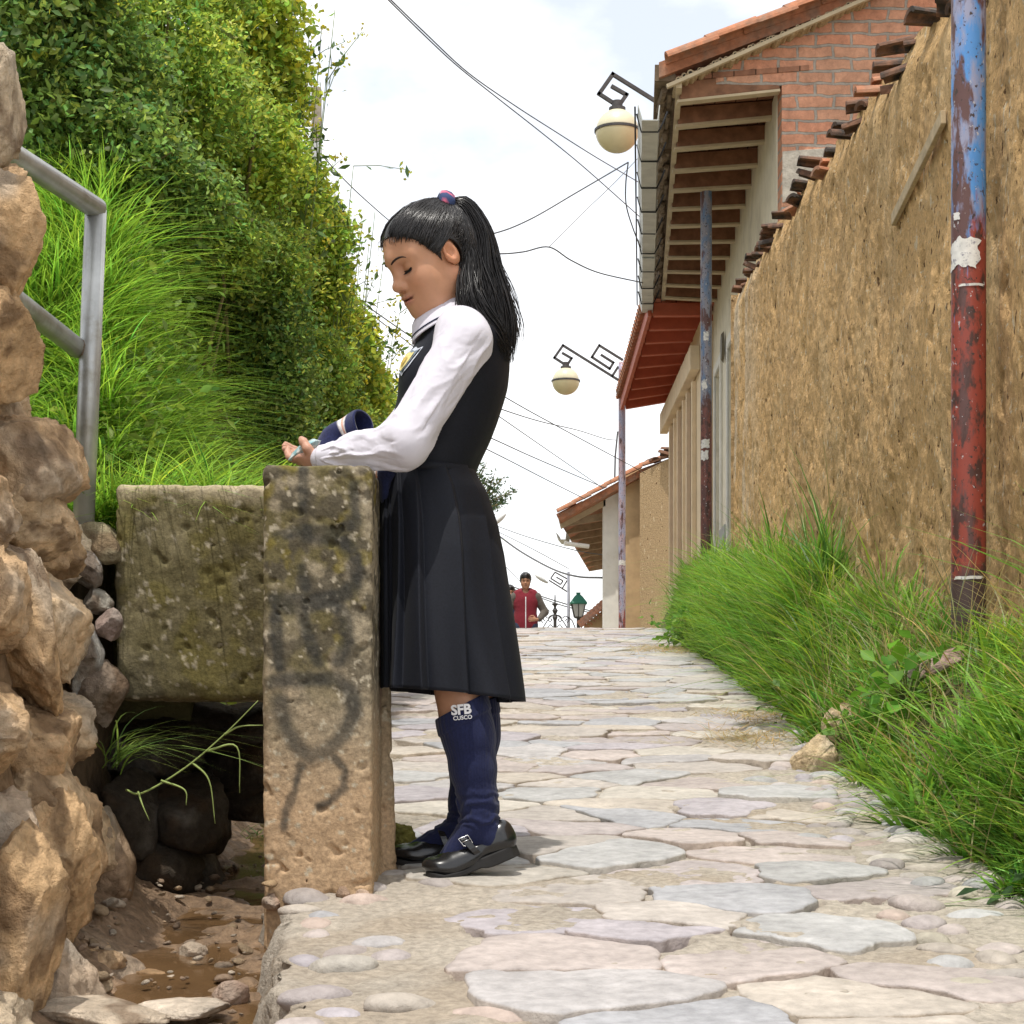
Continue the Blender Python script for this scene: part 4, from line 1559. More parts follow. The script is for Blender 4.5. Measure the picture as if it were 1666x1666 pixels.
mb = MB()
blk(mb, 980, 1017, 812, 795, 31.0)
mb.build('white_wall', 'white_plaster', h3, bevel=.02)
mb = MB()
blk(mb, 1016, 1043, 772, 757, 30.8)
mb.build('tan_wall', mk('tan_plaster', (.52, .37, .21), rough=.95, nscale=4, namp=.2, bump=.2, bscale=20, bdist=.01), h3, bevel=.02)
mb = MB()
a0 = [P(u, v, 30.5) for u, v in ((1041, 1060), (1100, 1060), (1100, 740), (1041, 770))]
mb.prism(a0, (.3, 3, 0), (.46, .33, .19))
mb.build('adobe_end', adobe, h3, usecol=True)
mb = MB()
rp = [P(u, v, 30.6) for u, v in ((910, 836), (985, 795), (1045, 762), (1094, 744))]
low = [np.array([0, 0, -.12])] * 4
mb.loft([[p, p + dv * 1.02, p + dv * 1.02 + np.array([0, 0, -.13]), p + np.array([0, 0, -.13])] for p in rp], True, True)
for j in range(3):
    a, b = rp[j], rp[j + 1]
    L = np.linalg.norm(b - a)
    n_ = max(2, int(L / .3))
    for k in range(n_):
        c0 = lerp(a, b, (k + .5) / n_) + np.array([0, -.02, .03])
        ang = math.atan2((b - a)[2], (b - a)[0])
        half_tile(mb, c0, .36, .10, .085, rot(0, -ang + .06, 0) @ rot(0, 0, math.pi / 2), th=.02)
for k in range(46):
    c0 = rp[0] + dv * (k / 46.) + np.array([.20, .1, .06])
    half_tile(mb, c0, .5, .10, .085, rot(0, -.45, 0) @ rot(0, 0, math.pi / 2), th=.02)
mb.build('tile_roof', 'roof_tile', h3)
mk('grey_wood', (.34, .25, .16), rough=.85, nscale=9, namp=.3)
for k in range(9):
    p = P(914, 852, 31.2) + dv * (k / 8.6)
    MB().beam(p, p + np.array([.95, 0, .16]), .10, .12).build('rafter', 'grey_wood', h3)
mb = MB()
a = P(908, 842, 31.0)
b = P(985, 808, 31.0)
mb.prism([a, b, b + np.array([0, 0, -.16]), a + np.array([.05, 0, -.20])], (0, .06, 0))
mb.build('verge_board', 'batten_cream', h3)
mb = MB()
mb.loft([usec(P(914, 872, 31.0)), usec(P(920, 880, 33))], True, True)
g3 = mb.build('gutter', 'zinc', h3)
MB().tube([P(918, 884, 30.9), P(958, 889, 31.0)], .04, 8).build('pipe', 'white_plaster', g3)
MB().tube([P(1000, 785, 32.5), P(1001, 742, 32.5), P(1005, 702, 32.5)], .018, 6).build('antenna', 'cable_grey', h3)
mb = MB()
half_tile(mb, P(1062, 752, 30.6), .3, .10, .1, rot(0, 0, .3), th=.02)
half_tile(mb, P(1085, 742, 30.4), .3, .12, .1, rot(.3, .2, 1.3), th=.02)
half_tile(mb, P(1090, 736, 30.4), .3, .12, .1, rot(.2, .4, 1.1), th=.02)
mb.build('ridge_tiles', 'old_tile', h3)

tw = thing('tiled_wall', 'small wall capped with red tiles just over the crest', 'wall', P(965, 1040, 33))
mb = MB()
pts_ = [P(u, v, 33) for u, v in ((950, 1060), (990, 1060), (990, 985), (950, 1018))]
mb.prism(pts_, (.3, .5, 0))
mb.build('wall_body', 'tan_plaster', tw)
mb = MB()
for k in range(9):
    p = P(lerp(948, 990, k / 8), lerp(1017, 980, k / 8), 32.95)
    half_tile(mb, p, .4, .08, .07, rot(.3, 0, .2), th=.02)
mb.build('tile_cap', 'roof_tile', tw)

# ================================================================== LAMP POSTS
def noise_n(scale, stretch, detail=6, rough=.6):
    mp = n.nodes.new("ShaderNodeMapping")
    mp.inputs['Scale'].default_value = stretch
    oi = n.nodes.new("ShaderNodeObjectInfo")
    n.links.new(tc.outputs['Object'], mp.inputs['Vector'])
    n.links.new(oi.outputs['Location'], mp.inputs['Location'])
    t = n.nodes.new("ShaderNodeTexNoise")
    t.inputs['Scale'].default_value = scale
    t.inputs['Detail'].default_value = detail
    t.inputs['Roughness'].default_value = rough
    n.links.new(mp.outputs['Vector'], t.inputs['Vector'])
    return t.outputs['Fac']


def mrange(s, a, b, c=0, d=1):
    m = n.nodes.new("ShaderNodeMapRange")
    for k, v_ in zip(('From Min', 'From Max', 'To Min', 'To Max'), (a, b, c, d)):
        m.inputs[k].default_value = v_
    n.links.new(s, m.inputs['Value'])
    return m.outputs['Result']


def mixc(f, a, b):
    m = n.nodes.new("ShaderNodeMix")
    m.data_type = 'RGBA'
    n.links.new(f, m.inputs[0])
    for s, idx in ((a, 6), (b, 7)):
        if isinstance(s, tuple):
            m.inputs[idx].default_value = (*s, 1)
        else:
            n.links.new(s, m.inputs[idx])
    return m.outputs[2]


def madd(a, k, b):
    m = n.nodes.new("ShaderNodeMath")
    m.operation = 'MULTIPLY_ADD'
    n.links.new(a, m.inputs[0])
    m.inputs[1].default_value = k
    n.links.new(b, m.inputs[2])
    return m.outputs[0]



def paint(name, b1, b2, r1, z0_):
  global n, tc
  pm = bpy.data.materials.new(name)
  pm.use_nodes = True
  n = pm.node_tree
  bs = n.nodes["Principled BSDF"]
  bs.inputs['Roughness'].default_value = 0.55
  tc = n.nodes.new("ShaderNodeTexCoord")
  sep = n.nodes.new("ShaderNodeSeparateXYZ")
  n.links.new(tc.outputs['Object'], sep.inputs[0])


  zj = madd(noise_n(9, (1, 1, .22), 6), 2.6, sep.outputs['Z'])
  blue = mixc(mrange(noise_n(16, (1, 1, .35)), .43, .56), b1, b2)
  red = mixc(mrange(noise_n(22, (1, 1, .5)), .50, .58), r1, (0.075, 0.032, 0.026))
  colr = mixc(mrange(zj, z0_ + .65, z0_ + .80), red, blue)
  colr = mixc(mrange(noise_n(11, (1, 1, .3)), .53, .59), colr, (0.12, 0.055, 0.05))
  colr = mixc(mrange(noise_n(60, (1, 1, .7), 3), .60, .66), colr, (0.05, 0.03, 0.027))
  colr = mixc(mrange(noise_n(48, (1, 1, .8), 3), .66, .70), colr, (0.50, 0.47, 0.47))
  colr = mixc(mrange(madd(noise_n(9, (1, 1, 1)), .25, sep.outputs['Z']), .40, .34), colr, (0.075, 0.045, 0.04))
  n.links.new(colr, bs.inputs['Base Color'])
  bpn = n.nodes.new("ShaderNodeBump")
  bpn.inputs['Strength'].default_value = .3
  bpn.inputs['Distance'].default_value = .004
  n.links.new(noise_n(30, (1, 1, .6)), bpn.inputs['Height'])
  n.links.new(bpn.outputs['Normal'], bs.inputs['Normal'])


  MATS[name] = pm
  return pm


PM1 = paint('peeling_blue_red', (0.085, 0.27, 0.62), (0.30, 0.31, 0.44), (0.30, 0.055, 0.035), 2.02)
PM2 = paint('weathered_grey_red', (0.13, 0.20, 0.33), (0.27, 0.26, 0.30), (0.20, 0.07, 0.055), 2.3)
PM3 = paint('faded_pink_red', (0.46, 0.33, 0.36), (0.36, 0.36, 0.48), (0.36, 0.085, 0.055), 2.1)
mk('iron_dark', (0.075, 0.07, 0.068), rough=0.6, nscale=15, namp=0.4, metal=.2)
mk('globe_cream', (0.80, 0.70, 0.42), rough=0.35, nscale=4, namp=0.10, spec=.5, transl=0.15)
mk('globe_top', (0.76, 0.71, 0.50), rough=0.4, nscale=4, namp=0.12, spec=.5, transl=0.15)
mk('sticker_paper', (0.72, 0.70, 0.66), rough=.8, nscale=40, namp=.2, second=(.30, .29, .33), s2scale=34, s2lo=.56, s2hi=.62)


def cyl_patch(ctr, r, a0, a1, z0, z1, seed, jag=.18, n1=14, n2=10):
    vs = []
    for i in range(n1):
        for j in range(n2):
            s, t = i / (n1 - 1), j / (n2 - 1)
            e = fbm(np.array([[s * 4 + seed, t * 0, 1.0], [t * 4 + seed, 9.0, s * 0]]), 3, seed)
            a = a0 + (a1 - a0) * (s + jag * e[1] * (abs(s - .5) * 2))
            z = z0 + (z1 - z0) * (t + jag * 1.5 * e[0] * (abs(t - .5) * 2))
            vs.append((ctr[0] + r * math.cos(a), ctr[1] + r * math.sin(a), z))
    return np.array(vs), grid_faces(n1, n2)


PXM = 0.0099
ARM = [(1012, 622), (916, 562), (902, 582), (922, 595), (930, 583), (916, 575)]
KEY = [(1012, 585), (975, 562), (963, 581), (992, 600), (998, 590), (979, 578)]
BRC = [(996, 612), (1005, 598)]


def lamp_post(label, x, y, zb, zarm, r, stick, pm):
    t = thing('lamp_post', label, 'lamp post', (x, y, zb), 'lamp posts with stepped fret arms along the lane')
    # pole mesh with its origin at the foot
    MB().tube([(x, y, zz) for zz in np.linspace(zb - .5, zarm + .32, 30)], r, 28).build('pole', pm, t, smooth=True)

    def q(p):
        return np.array([x + (p[0] - 1012) * PXM, y, zarm + (622 - p[1]) * PXM])
    mb = MB()
    for path in (ARM, KEY, BRC):
        for a, b in zip(path[:-1], path[1:]):
            A, B_ = q(a), q(b)
            dd = (B_ - A) / np.linalg.norm(B_ - A) * .019
            mb.beam(A - dd, B_ + dd, .038, .038, up=(0, 1, 0))
    mb.build('fret_arm', 'iron_dark', t, bevel=.003)
    gc = np.array([x - .905, y, zarm + (622 - 620) * PXM])
    R0 = .222
    cap = MB()
    cap.lathe([(.055, R0 + .08), (.055, R0 + .02), (.085, R0 + .012), (.085, R0 - .02)], gc, 20)
    lp = MB().lathe([(R0 * math.cos(a), R0 * math.sin(a)) for a in np.linspace(-1.57, -.0, 14)], gc, 36).build('globe', 'globe_cream', t, smooth=True)
    MB().lathe([(R0 * .97 * math.cos(a), R0 * .97 * math.sin(a)) for a in np.linspace(0.02, 1.5, 14)], gc, 36).build('globe_lid', 'globe_top', lp, smooth=True)
    MB().lathe([(R0 * 1.0, -.012), (R0 * 1.05, -.012), (R0 * 1.05, .012), (R0 * .98, .014)], gc, 36).build('rim', 'iron_dark', lp, smooth=False)
    cap.build('neck', 'iron_dark', t)
    mb = MB()
    mb.tube([gc + np.array([0, 0, R0 + .07]), q((922, 597))], .022, 8)
    mb.build('hanger', 'iron_dark', t)
    for (z0, z1, a0, a1, sd) in stick:
        v, f = cyl_patch((x, y, 0), r + .002, a0, a1, z0, z1, sd)
        mesh_obj('sticker', v, f, 'sticker_paper', t)


def zat(v, d):
    return EYE + (HV - v) / F * d


lamp_post('tall lamp post with peeling blue and red paint nearest the camera', 1.54, 5.97, .92, 6.3, .0575,
          [(zat(442, 5.97), zat(396, 5.97), 3.2, 5.1, 3), (zat(471, 5.97), zat(467, 5.97), 3.9, 5.4, 8), (zat(944, 5.97), zat(939, 5.97), 3.6, 5.3, 21), (zat(362, 5.97), zat(350, 5.97), 3.5, 3.95, 12)], PM1)
lamp_post('lamp post rising through the brick house eave in front of white doors', P(1149, 0, 18)[0], 18.0, 2.0, zat(216, 18), .0575,
          [(zat(556, 18), zat(542, 18), 4.1, 5.0, 5), (zat(635, 18), zat(620, 18), 3.7, 4.7, 6), (zat(730, 18), zat(716, 18), 3.6, 5.2, 7), (zat(750, 18), zat(735, 18), 3.4, 4.9, 15)], PM2)
lamp_post('far lamp post under the red eave at the crest of the lane', P(1012, 0, 28.5)[0], 28.5, .55, zat(622, 28.5), .0575,
          [(zat(920, 28.5), zat(912, 28.5), 3.5, 5.9, 9)], PM3)
mk('grey_paint', (0.36, 0.37, 0.42), rough=.6, nscale=12, namp=.2)
mk('lamp_grey', (0.50, 0.50, 0.48), rough=.5, nscale=6, namp=.15)

p4 = thing('street_light', 'small grey street light with fret bracket behind the man in the hoodie', 'street light', P(925, 1060, 40))
MB().tube([P(925, 1075, 40), P(925, 930, 40)], .036, 10).build('pole', 'grey_paint', p4, smooth=True)
mb = MB()
for path in ([(925, 964), (893, 944)], [(925, 943), (903, 931), (896, 941), (912, 951), (916, 945), (905, 939)], [(915, 957), (923, 944)]):
    for a, b in zip(path[:-1], path[1:]):
        mb.beam(P(*a, 40), P(*b, 40), .03, .026, up=(0, 1, 0))
mb.build('fret_arm', 'iron_dark', p4)


def cobra(name, mb, c, s, tilt):
    rings = []
    for t in np.linspace(0, 1, 9):
        w = s * (.05 + .20 * math.sin(math.pi * min(1, t * .8 + .1))) * (1 if t < .95 else .5)
        h = w * .55
        ctr = np.array(c) + s * (t - .5) * np.array([-math.cos(tilt), 0, math.sin(tilt)])
        rings.append([ctr + np.array([math.sin(tilt) * h * math.sin(a), w * math.cos(a), math.cos(tilt) * h * math.sin(a)]) for a in np.linspace(0, 2 * math.pi, 12, endpoint=False)])
    mb.loft(rings)
    return mb


cobra('', MB(), P(881, 942, 40), .34, .55).build('lamp_head', 'lamp_grey', p4, smooth=True)

p5 = thing('street_light', 'grey street light head showing just behind the dark skirt', 'street light', P(782, 1060, 42))
MB().tube([P(782, 1090, 42), P(783, 880, 42), P(790, 862, 42), P(802, 853, 42)], .05, 10).build('pole', 'grey_paint', p5, smooth=True)
cobra('', MB(), P(813, 845, 42), .42, math.pi - .75).build('lamp_head', 'lamp_grey', p5, smooth=True)

p6 = thing('street_light', 'curved blue-grey street light rising out of the hillside shrubs', 'street light', P(517, 480, 12))
MB().box((P(515, 0, 12)[0], 12, 2.9), (.062, .07, 4.0)).build('pole', mk('pole_wood', (.34, .29, .22), rough=.9, namp=.3), p6)
MB().box(P(514, 252, 12), (.075, .08, .16)).build('clamp_box', 'lamp_grey', p6, bevel=.005)
MB().tube([P(520, 300, 12), P(520, 225, 12), P(516, 200, 12), P(506, 172, 12), P(492, 148, 12), P(474, 128, 12)], .013, 10).build('arm', mk('blue_grey', (.20, .27, .33), rough=.5, namp=.1), p6, smooth=True)
cobra('', MB(), P(466, 122, 12), .22, .35).build('lamp_head', 'lamp_grey', p6, smooth=True)

# lantern and wrought iron past the crest
lt = thing('lantern', 'green-topped street lantern peeping over the crest', 'lantern', P(942, 1040, 34))
c0 = P(941, 985, 34)
px = 34 / F
mk('green_metal', (.045, .21, .15), rough=.5, namp=.15)
mk('lantern_glass', (.74, .76, .76), rough=.2, namp=.06, transl=.4)


def sq(c, w):
    return [np.array(c) + np.array(q) * w for q in ((-1, -.999, 0), (1, -1, 0), (1, 1, 0), (-1, 1, 0))]


mb = MB()
mb.loft([sq(c0 + np.array([0, 0, 2 * px]), 14 * px), sq(c0 + np.array([0, 0, 4 * px]), 14 * px), sq(c0 + np.array([0, 0, 14 * px]), 7 * px), sq(c0 + np.array([0, 0, 16 * px]), 5 * px),
         sq(c0 + np.array([0, 0, 18 * px]), 3 * px), sq(c0 + np.array([0, 0, 21 * px]), 4 * px)])
mb.build('lantern_top', 'green_metal', lt, bevel=.004)
mb = MB()
mb.loft([sq(c0 + np.array([0, 0, -18 * px]), 6.4 * px), sq(c0 + np.array([0, 0, 1.6 * px]), 10.6 * px)])
mb.build('glass_body', 'lantern_glass', lt)
mb = MB()
for sx in (-1, 1):
    for sy in (-1, 1):
        mb.tube([c0 + np.array([sx * 6.6 * px, sy * 6.6 * px, -19 * px]), c0 + np.array([sx * 11 * px, sy * 11 * px, 2 * px])], .011, 6)
mb.loft([sq(c0 + np.array([0, 0, -21 * px]), 6 * px), sq(c0 + np.array([0, 0, -18.5 * px]), 7 * px)])
mb.tube([c0 + np.array([0, 0, -21 * px]), c0 + np.array([0, 0, -130 * px])], .035, 8)
mb.tube([c0 + np.array([0, -11 * px, 2 * px]), c0 + np.array([0, -6.6 * px, -19 * px])], .009, 6)
mb.build('frame', 'iron_dark', lt)

ir = thing('iron_finial', 'dark wrought iron scrollwork finial at the crest beside the hoodie man', 'ironwork', P(903, 1040, 33))
mb = MB()


def scroll(pts_px, r=.011, d=33):
    mb.tube([P(u, v, d) for u, v in pts_px], r, 6)


mb.lathe([(.03, -.9), (.03, .15), (.05, .2), (.02, .25), (.055, .33), (.02, .38), (.03, .42), (.06, .44), (.06, .46), (.015, .47), (.01, .62)], P(903, 1022, 33), 10)
for s in (-1, 1):
    f_ = lambda u: 903 + s * u
    scroll([(f_(2), 1000), (f_(8), 1004), (f_(14), 1012), (f_(20), 1022), (f_(24), 1040)])
    scroll([(f_(2), 1003), (f_(6), 1001), (f_(10), 1004), (f_(11), 1009), (f_(8), 1012), (f_(5), 1009), (f_(7), 1006)])
    scroll([(f_(12), 1006), (f_(16), 1002), (f_(21), 1004), (f_(23), 1009), (f_(20), 1013), (f_(17), 1010), (f_(19), 1007)])
    scroll([(f_(3), 1020), (f_(8), 1016), (f_(12), 1021), (f_(12), 1040)])
    scroll([(f_(22), 1004), (f_(28), 1010), (f_(33), 1022)])
mb.build('scrollwork', 'iron_dark', ir)

# ================================================================== WIRES
WIRES = [
    ('power line running from above the girl to the far gutter, upper of two', [(632, -4, 14), (690, 52, 15), (760, 117, 16), (835, 170, 17), (905, 215, 18), (970, 256, 19), (1040, 297, 21)], 2.0),
    ('power line running beside the upper one and sagging lower to the gutter', [(628, -4, 14), (690, 57, 15), (745, 108, 16), (810, 160, 17), (880, 215, 18), (950, 272, 19), (1040, 352, 21)], 2.0),
    ('black cable rising from behind the girl\'s hair to the hanging node', [(690, 400, 16), (795, 382, 16.5), (860, 358, 17), (940, 312, 17.5), (1022, 264, 18)], 2.4),
    ('thin drop cable hanging from the node to the long gutter', [(1022, 264, 18), (1018, 300, 18.2), (1019, 335, 18.5), (1030, 372, 19), (1042, 402, 19.5)], 2.2),
    ('black cable with a splice sagging between hair and gutter', [(700, 410, 16), (805, 413, 16.5), (850, 410, 17), (893, 402, 17.5), (930, 424, 18), (975, 444, 19), (1045, 460, 20)], 2.4),
    ('faint thin wire climbing from the splice to the gutter', [(893, 402, 17.5), (950, 345, 18), (1000, 297, 18.5), (1045, 250, 19)], 1.1),
    ('wire crossing the sky left of the girl\'s forehead', [(515, 243, 12), (560, 292, 13), (600, 330, 14), (650, 372, 15), (720, 420, 16)], 1.8),
    ('upper wire of the pair passing below the girl\'s chin', [(560, 472, 15), (610, 507, 15), (690, 562, 16), (820, 645, 18), (930, 706, 21), (1050, 770, 27)], 1.8),
    ('lower wire of the pair passing below the girl\'s chin', [(560, 476, 15), (610, 516, 15), (680, 570, 16), (760, 640, 17), (830, 690, 18), (982, 795, 29)], 1.6),
    ('sagging wire ending at the thin mast on the cottage roof', [(770, 648, 18), (822, 668, 20), (880, 686, 23), (940, 700, 27), (985, 714, 30), (1004, 716, 32.5)], 1.6),
    ('wire running from the girl\'s waist to the cottage roof edge', [(700, 672, 18), (797, 712, 20), (870, 745, 24), (982, 793, 30)], 1.8),
    ('short wire sloping down to the cottage verge', [(740, 705, 20), (830, 750, 24), (890, 781, 27), (952, 812, 30)], 1.6),
    ('heavy cable dropping past the skirt to the white cottage wall', [(780, 848, 40), (812, 872, 39), (850, 899, 38), (900, 926, 36), (940, 938, 34), (980, 940, 31.2)], 3.0),
    ('thin wire above the heavy cable by the cottage gutter', [(780, 845, 40), (812, 857, 39), (860, 874, 37), (935, 895, 33), (990, 904, 31.2)], 1.4),
    ('thin pale wire just under the upper one near the skirt', [(780, 852, 40), (812, 866, 39), (870, 895, 37), (925, 925, 40)], 1.2),
    ('low wire passing behind the man\'s head', [(780, 932, 42), (815, 947, 42), (850, 960, 42), (925, 984, 40), (1000, 1004, 44)], 2.0),
    ('second low wire passing behind the man\'s shoulder', [(780, 940, 42), (815, 952, 42), (880, 973, 42), (925, 988, 40), (1000, 1006, 44)], 1.8),
    ('faint wire falling steeply between skirt and boy', [(780, 890, 42), (815, 915, 42), (850, 950, 42), (900, 1000, 42)], 1.0),
    ('lowest pale wire crossing toward the left shrubs', [(560, 585, 16), (600, 600, 16), (640, 620, 16), (700, 650, 17)], 1.4),
]


def spline(ps, m=10):
    ps = [np.array(p, float) for p in ps]
    ps = [2 * ps[0] - ps[1]] + ps + [2 * ps[-1] - ps[-2]]
    out = []
    for i in range(1, len(ps) - 2):
        for k in range(m):
            t = k / m
            a, b, c, d = ps[i - 1:i + 3]
            out.append(.5 * ((2 * b) + (c - a) * t + (2 * a - 5 * b + 4 * c - d) * t * t + (3 * b - a - 3 * c + d) * t ** 3))
    out.append(ps[-2])
    return out


for lab, pl, w in WIRES:
    sp = spline([P(*q) for q in pl], 8)
    rr = [w * 0.5 * p[1] / F for p in sp]
    o = MB().tube(sp, float(np.mean(rr)), 5).build('power_line', 'cable_grey', None)
    tag(o, lab, 'cable', 'wires strung over the lane')
v, f = rock(P(893, 402, 17.45), (.03, .02, .015), 3, 2)

# ================================================================== VEGETATION
mk('grass_blade', attr=True, rough=0.45, nscale=30, namp=0.1, spec=0.4, transl=0.45)
mk('leaf', attr=True, rough=0.5, nscale=30, namp=0.1, spec=0.35, transl=0.5)
mk('stem', (0.16, 0.13, 0.06), rough=.85, namp=.3, nscale=30)
mk('green_stem', (0.13, 0.17, 0.05), rough=.7, namp=.2, nscale=30)


def to_px(p):
    return CU + p[:, 0] / p[:, 1] * F, HV - (p[:, 2] - EYE) / p[:, 1] * F


# ---- roadside grass on the right bank: tussocks of several kinds over a short sward
def grass_ht(y, t):
    hw = np.interp(y, [3, 4.4, 5.2, 5.8, 6.4, 7.2, 8.0, 8.7, 9.2, 10.2, 12, 16, 19], [.26, .28, .14, .06, .07, .17, .10, .06, .66, .50, .40, .34, .2])
    hm = np.interp(y, [3, 4.0, 4.6, 5.2, 6, 7.4, 8.4, 9, 12, 19], [.22, .30, .29, .17, .13, .15, .26, .36, .32, .22])
    he = np.interp(y, [3, 5, 9, 19], [.12, .14, .19, .16])
    return np.where(t < .4, lerp(he, hm, np.clip(t / .4, 0, 1)), lerp(hm, hw, np.clip((t - .4) / .6, 0, 1)))


def stone_gap(x, y):
    k_ = np.ones(len(x), bool)
    for (bu, bd, rb, ff) in ((1325, 6.0, .11, .5), (1362, 6.5, .09, .45), (1526, 5.55, .13, .5)):
        bx_ = (bu - CU) / F * bd
        k_ &= ~((np.hypot(x - bx_, y - bd) < rb) | ((y < bd) & (y > bd - ff) & (np.abs(x - bx_ + .10 * (bd - y)) < rb * .8)))
    return k_


NCL = 620
cy_ = rng.uniform(0, 1, NCL) ** 1.25 * 15.2 + 3.3
ct_ = rng.uniform(0.06, .97, NCL)
cx_ = edge_r(cy_) + (wall_x(cy_) - .05 - edge_r(cy_)) * ct_
cw_ = np.interp(cy_, [3.3, 6, 10, 18], [.075, .085, .12, .18]) * rng.uniform(.6, 1.5, NCL)
chh = np.exp(rng.normal(0, .28, NCL))
ckd = rng.uniform(0, 1, NCL)
n1 = 38000
ci = rng.choice(NCL, n1, p=(cw_ ** 1.4 / np.interp(cy_, [3, 8, 18], [1, 1.6, 3.2])) / np.sum(cw_ ** 1.4 / np.interp(cy_, [3, 8, 18], [1, 1.6, 3.2])))
ra = np.abs(rng.normal(0, .6, n1))
aa = rng.uniform(0, 2 * math.pi, n1)
x = cx_[ci] + cw_[ci] * ra * np.cos(aa)
y = cy_[ci] + cw_[ci] * ra * np.sin(aa)
n2 = 18000
y2 = rng.uniform(0, 1, n2) ** 1.35 * 15.2 + 3.3
x2 = edge_r(y2) - .02 + (wall_x(y2) - .03 - edge_r(y2)) * rng.uniform(0, 1, n2)
X_, Y_ = np.concatenate([x, x2]), np.concatenate([y, y2])
tus = np.concatenate([np.ones(n1, bool), np.zeros(n2, bool)])
rad_ = np.concatenate([ra, np.zeros(n2)])
hd = np.concatenate([aa + rng.normal(0, .7, n1), np.arctan2(rng.normal(-.3, .9, n2), rng.normal(-.4, .9, n2))])
kd = np.concatenate([ckd[ci], rng.uniform(0, 1, n2)])
hh = np.concatenate([chh[ci], np.full(n2, .55)])
T_ = (X_ - edge_r(Y_)) / (wall_x(Y_) - edge_r(Y_))
edge_n = 0.11 * fbm(np.stack([0 * Y_, Y_ * 3.0, 0 * Y_], -1), 3, 501)
keep = (X_ > edge_r(Y_) + edge_n + .02) & (X_ < wall_x(Y_) - .02) & (Y_ > 3.3) & stone_gap(X_, Y_)
X_, Y_, tus, rad_, hd, kd, hh, T_ = [q[keep] for q in (X_, Y_, tus, rad_, hd, kd, hh, T_)]
low = sstep(4.55, 4.25, Y_) * sstep(0.35, 0.0, T_)
ln = grass_ht(Y_, T_) * hh * rng.uniform(.55, 1.3, len(X_)) * (1 - .5 * low) * 1.12
lean = np.clip(np.where(tus, .12 + .42 * rad_ + rng.normal(0, .14, len(X_)), rng.uniform(.1, .8, len(X_))), .03, .9)
droop = np.where(tus, rng.uniform(.1, .65, len(X_)) + .3 * rad_, rng.uniform(.1, .6, len(X_)))
wd = np.where(kd > .8, rng.uniform(.012, .020, len(X_)), rng.uniform(.006, .0115, len(X_))) * np.interp(Y_, [3, 8, 18], [1, 1.2, 1.9])
ps = np.stack([X_, Y_, bank_z(X_, Y_) - .02], -1)
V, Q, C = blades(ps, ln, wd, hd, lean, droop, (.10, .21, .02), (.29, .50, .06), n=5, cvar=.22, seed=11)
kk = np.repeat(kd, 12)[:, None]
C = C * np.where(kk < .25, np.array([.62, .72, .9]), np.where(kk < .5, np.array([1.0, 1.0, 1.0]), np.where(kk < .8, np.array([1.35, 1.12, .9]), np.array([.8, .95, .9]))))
dry = (rng.uniform(0, 1, len(X_)) < .05)
C = np.where(np.repeat(dry, 12)[:, None], np.array([.42, .36, .15]), C)
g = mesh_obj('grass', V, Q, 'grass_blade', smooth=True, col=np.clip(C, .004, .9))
tag(g, 'lush green grass growing along the adobe wall', 'grass', kind='stuff')

# dry stalks through it
N = 900
y = rng.uniform(4, 10, N)
x = edge_r(y) + (wall_x(y) - edge_r(y)) * rng.uniform(.05, .9, N)
V, Q, C = blades(np.stack([x, y, bank_z(x, y)], -1), rng.uniform(.2, .5, N), rng.uniform(.003, .006, N), rng.uniform(-3.1, 3.1, N), rng.uniform(.1, .7, N), rng.uniform(.1, .5, N),
                 (.30, .24, .10), (.48, .40, .18), seed=12)
tag(mesh_obj('dry_stalks', V, Q, 'grass_blade', smooth=True, col=C), 'yellow dry stalks scattered through the roadside grass', 'dry grass', kind='stuff')
# dead straw lying on the paving
N = 1500
cx = np.concatenate([rng.normal(0, .16, 700), rng.normal(0, .1, 400), rng.normal(0, .1, 400)])
cy = np.concatenate([rng.normal(0, .35, 700), rng.normal(0, .2, 400), rng.normal(0, .2, 400)])
bx = np.concatenate([np.full(700, P(1085, 0, 13.8)[0]), np.full(400, P(1235, 0, 7.9)[0]), np.full(400, P(1215, 0, 7.0)[0])])
by = np.concatenate([np.full(700, 13.8), np.full(400, 7.9), np.full(400, 7.0)])
x, y = bx + cx, by + cy
V, Q, C = blades(np.stack([x, y, zs(y) + .006], -1), rng.uniform(.05, .16, N), np.full(N, .005), rng.uniform(-3.1, 3.1, N), np.full(N, .97), np.full(N, .0), (.40, .29, .12), (.50, .40, .2), n=2, seed=13)
tag(mesh_obj('dry_straw', V, Q, 'grass_blade', col=C), 'dead straw lying on the paving near the grass edge', 'straw', kind='stuff')

# ---- long bright grass on the hillside, left
N = 46000
x = rng.uniform(-2.2, -0.60, N)
y = rng.uniform(4.2, 6.5, N)
z = hill_z(x, y)
onfill = (y < 4.66)
z = np.where(onfill, np.where(y > 4.4, 1.15, 1.09), z)
ps = np.stack([x, y, z - .02], -1)
u, v = to_px(ps)
poly_u = np.array([330, 400, 480, 600, 760, 900])
lim = np.interp(v, [300, 400, 480, 600, 700, 760, 900], [150, 300, 365, 440, 490, 490, 430])
keep = (u < lim + 25 * fbm(ps * 6, 2, 520)) & (v > 330) & (v < 900) & (u > -60)
keep &= ~(onfill & (x > -0.60)) & ~((y < 4.36))
keep &= (z > zs(y) + .55)
cl = fbm(ps * 2.6, 3, 521)
keep &= rng.uniform(0, 1, N) < sstep(-.7, .1, cl)
ps, cl, y2 = ps[keep], cl[keep], y[keep]
n_ = len(ps)
ln = rng.uniform(.16, .38, n_) * (.75 + .4 * sstep(-.4, .6, cl))
fa = fbm(ps * 3.3, 2, 525) * 7
hd = np.arctan2(-.45 + .7 * np.sin(fa) + rng.normal(0, .5, n_), .45 + .7 * np.cos(fa) + rng.normal(0, .5, n_))
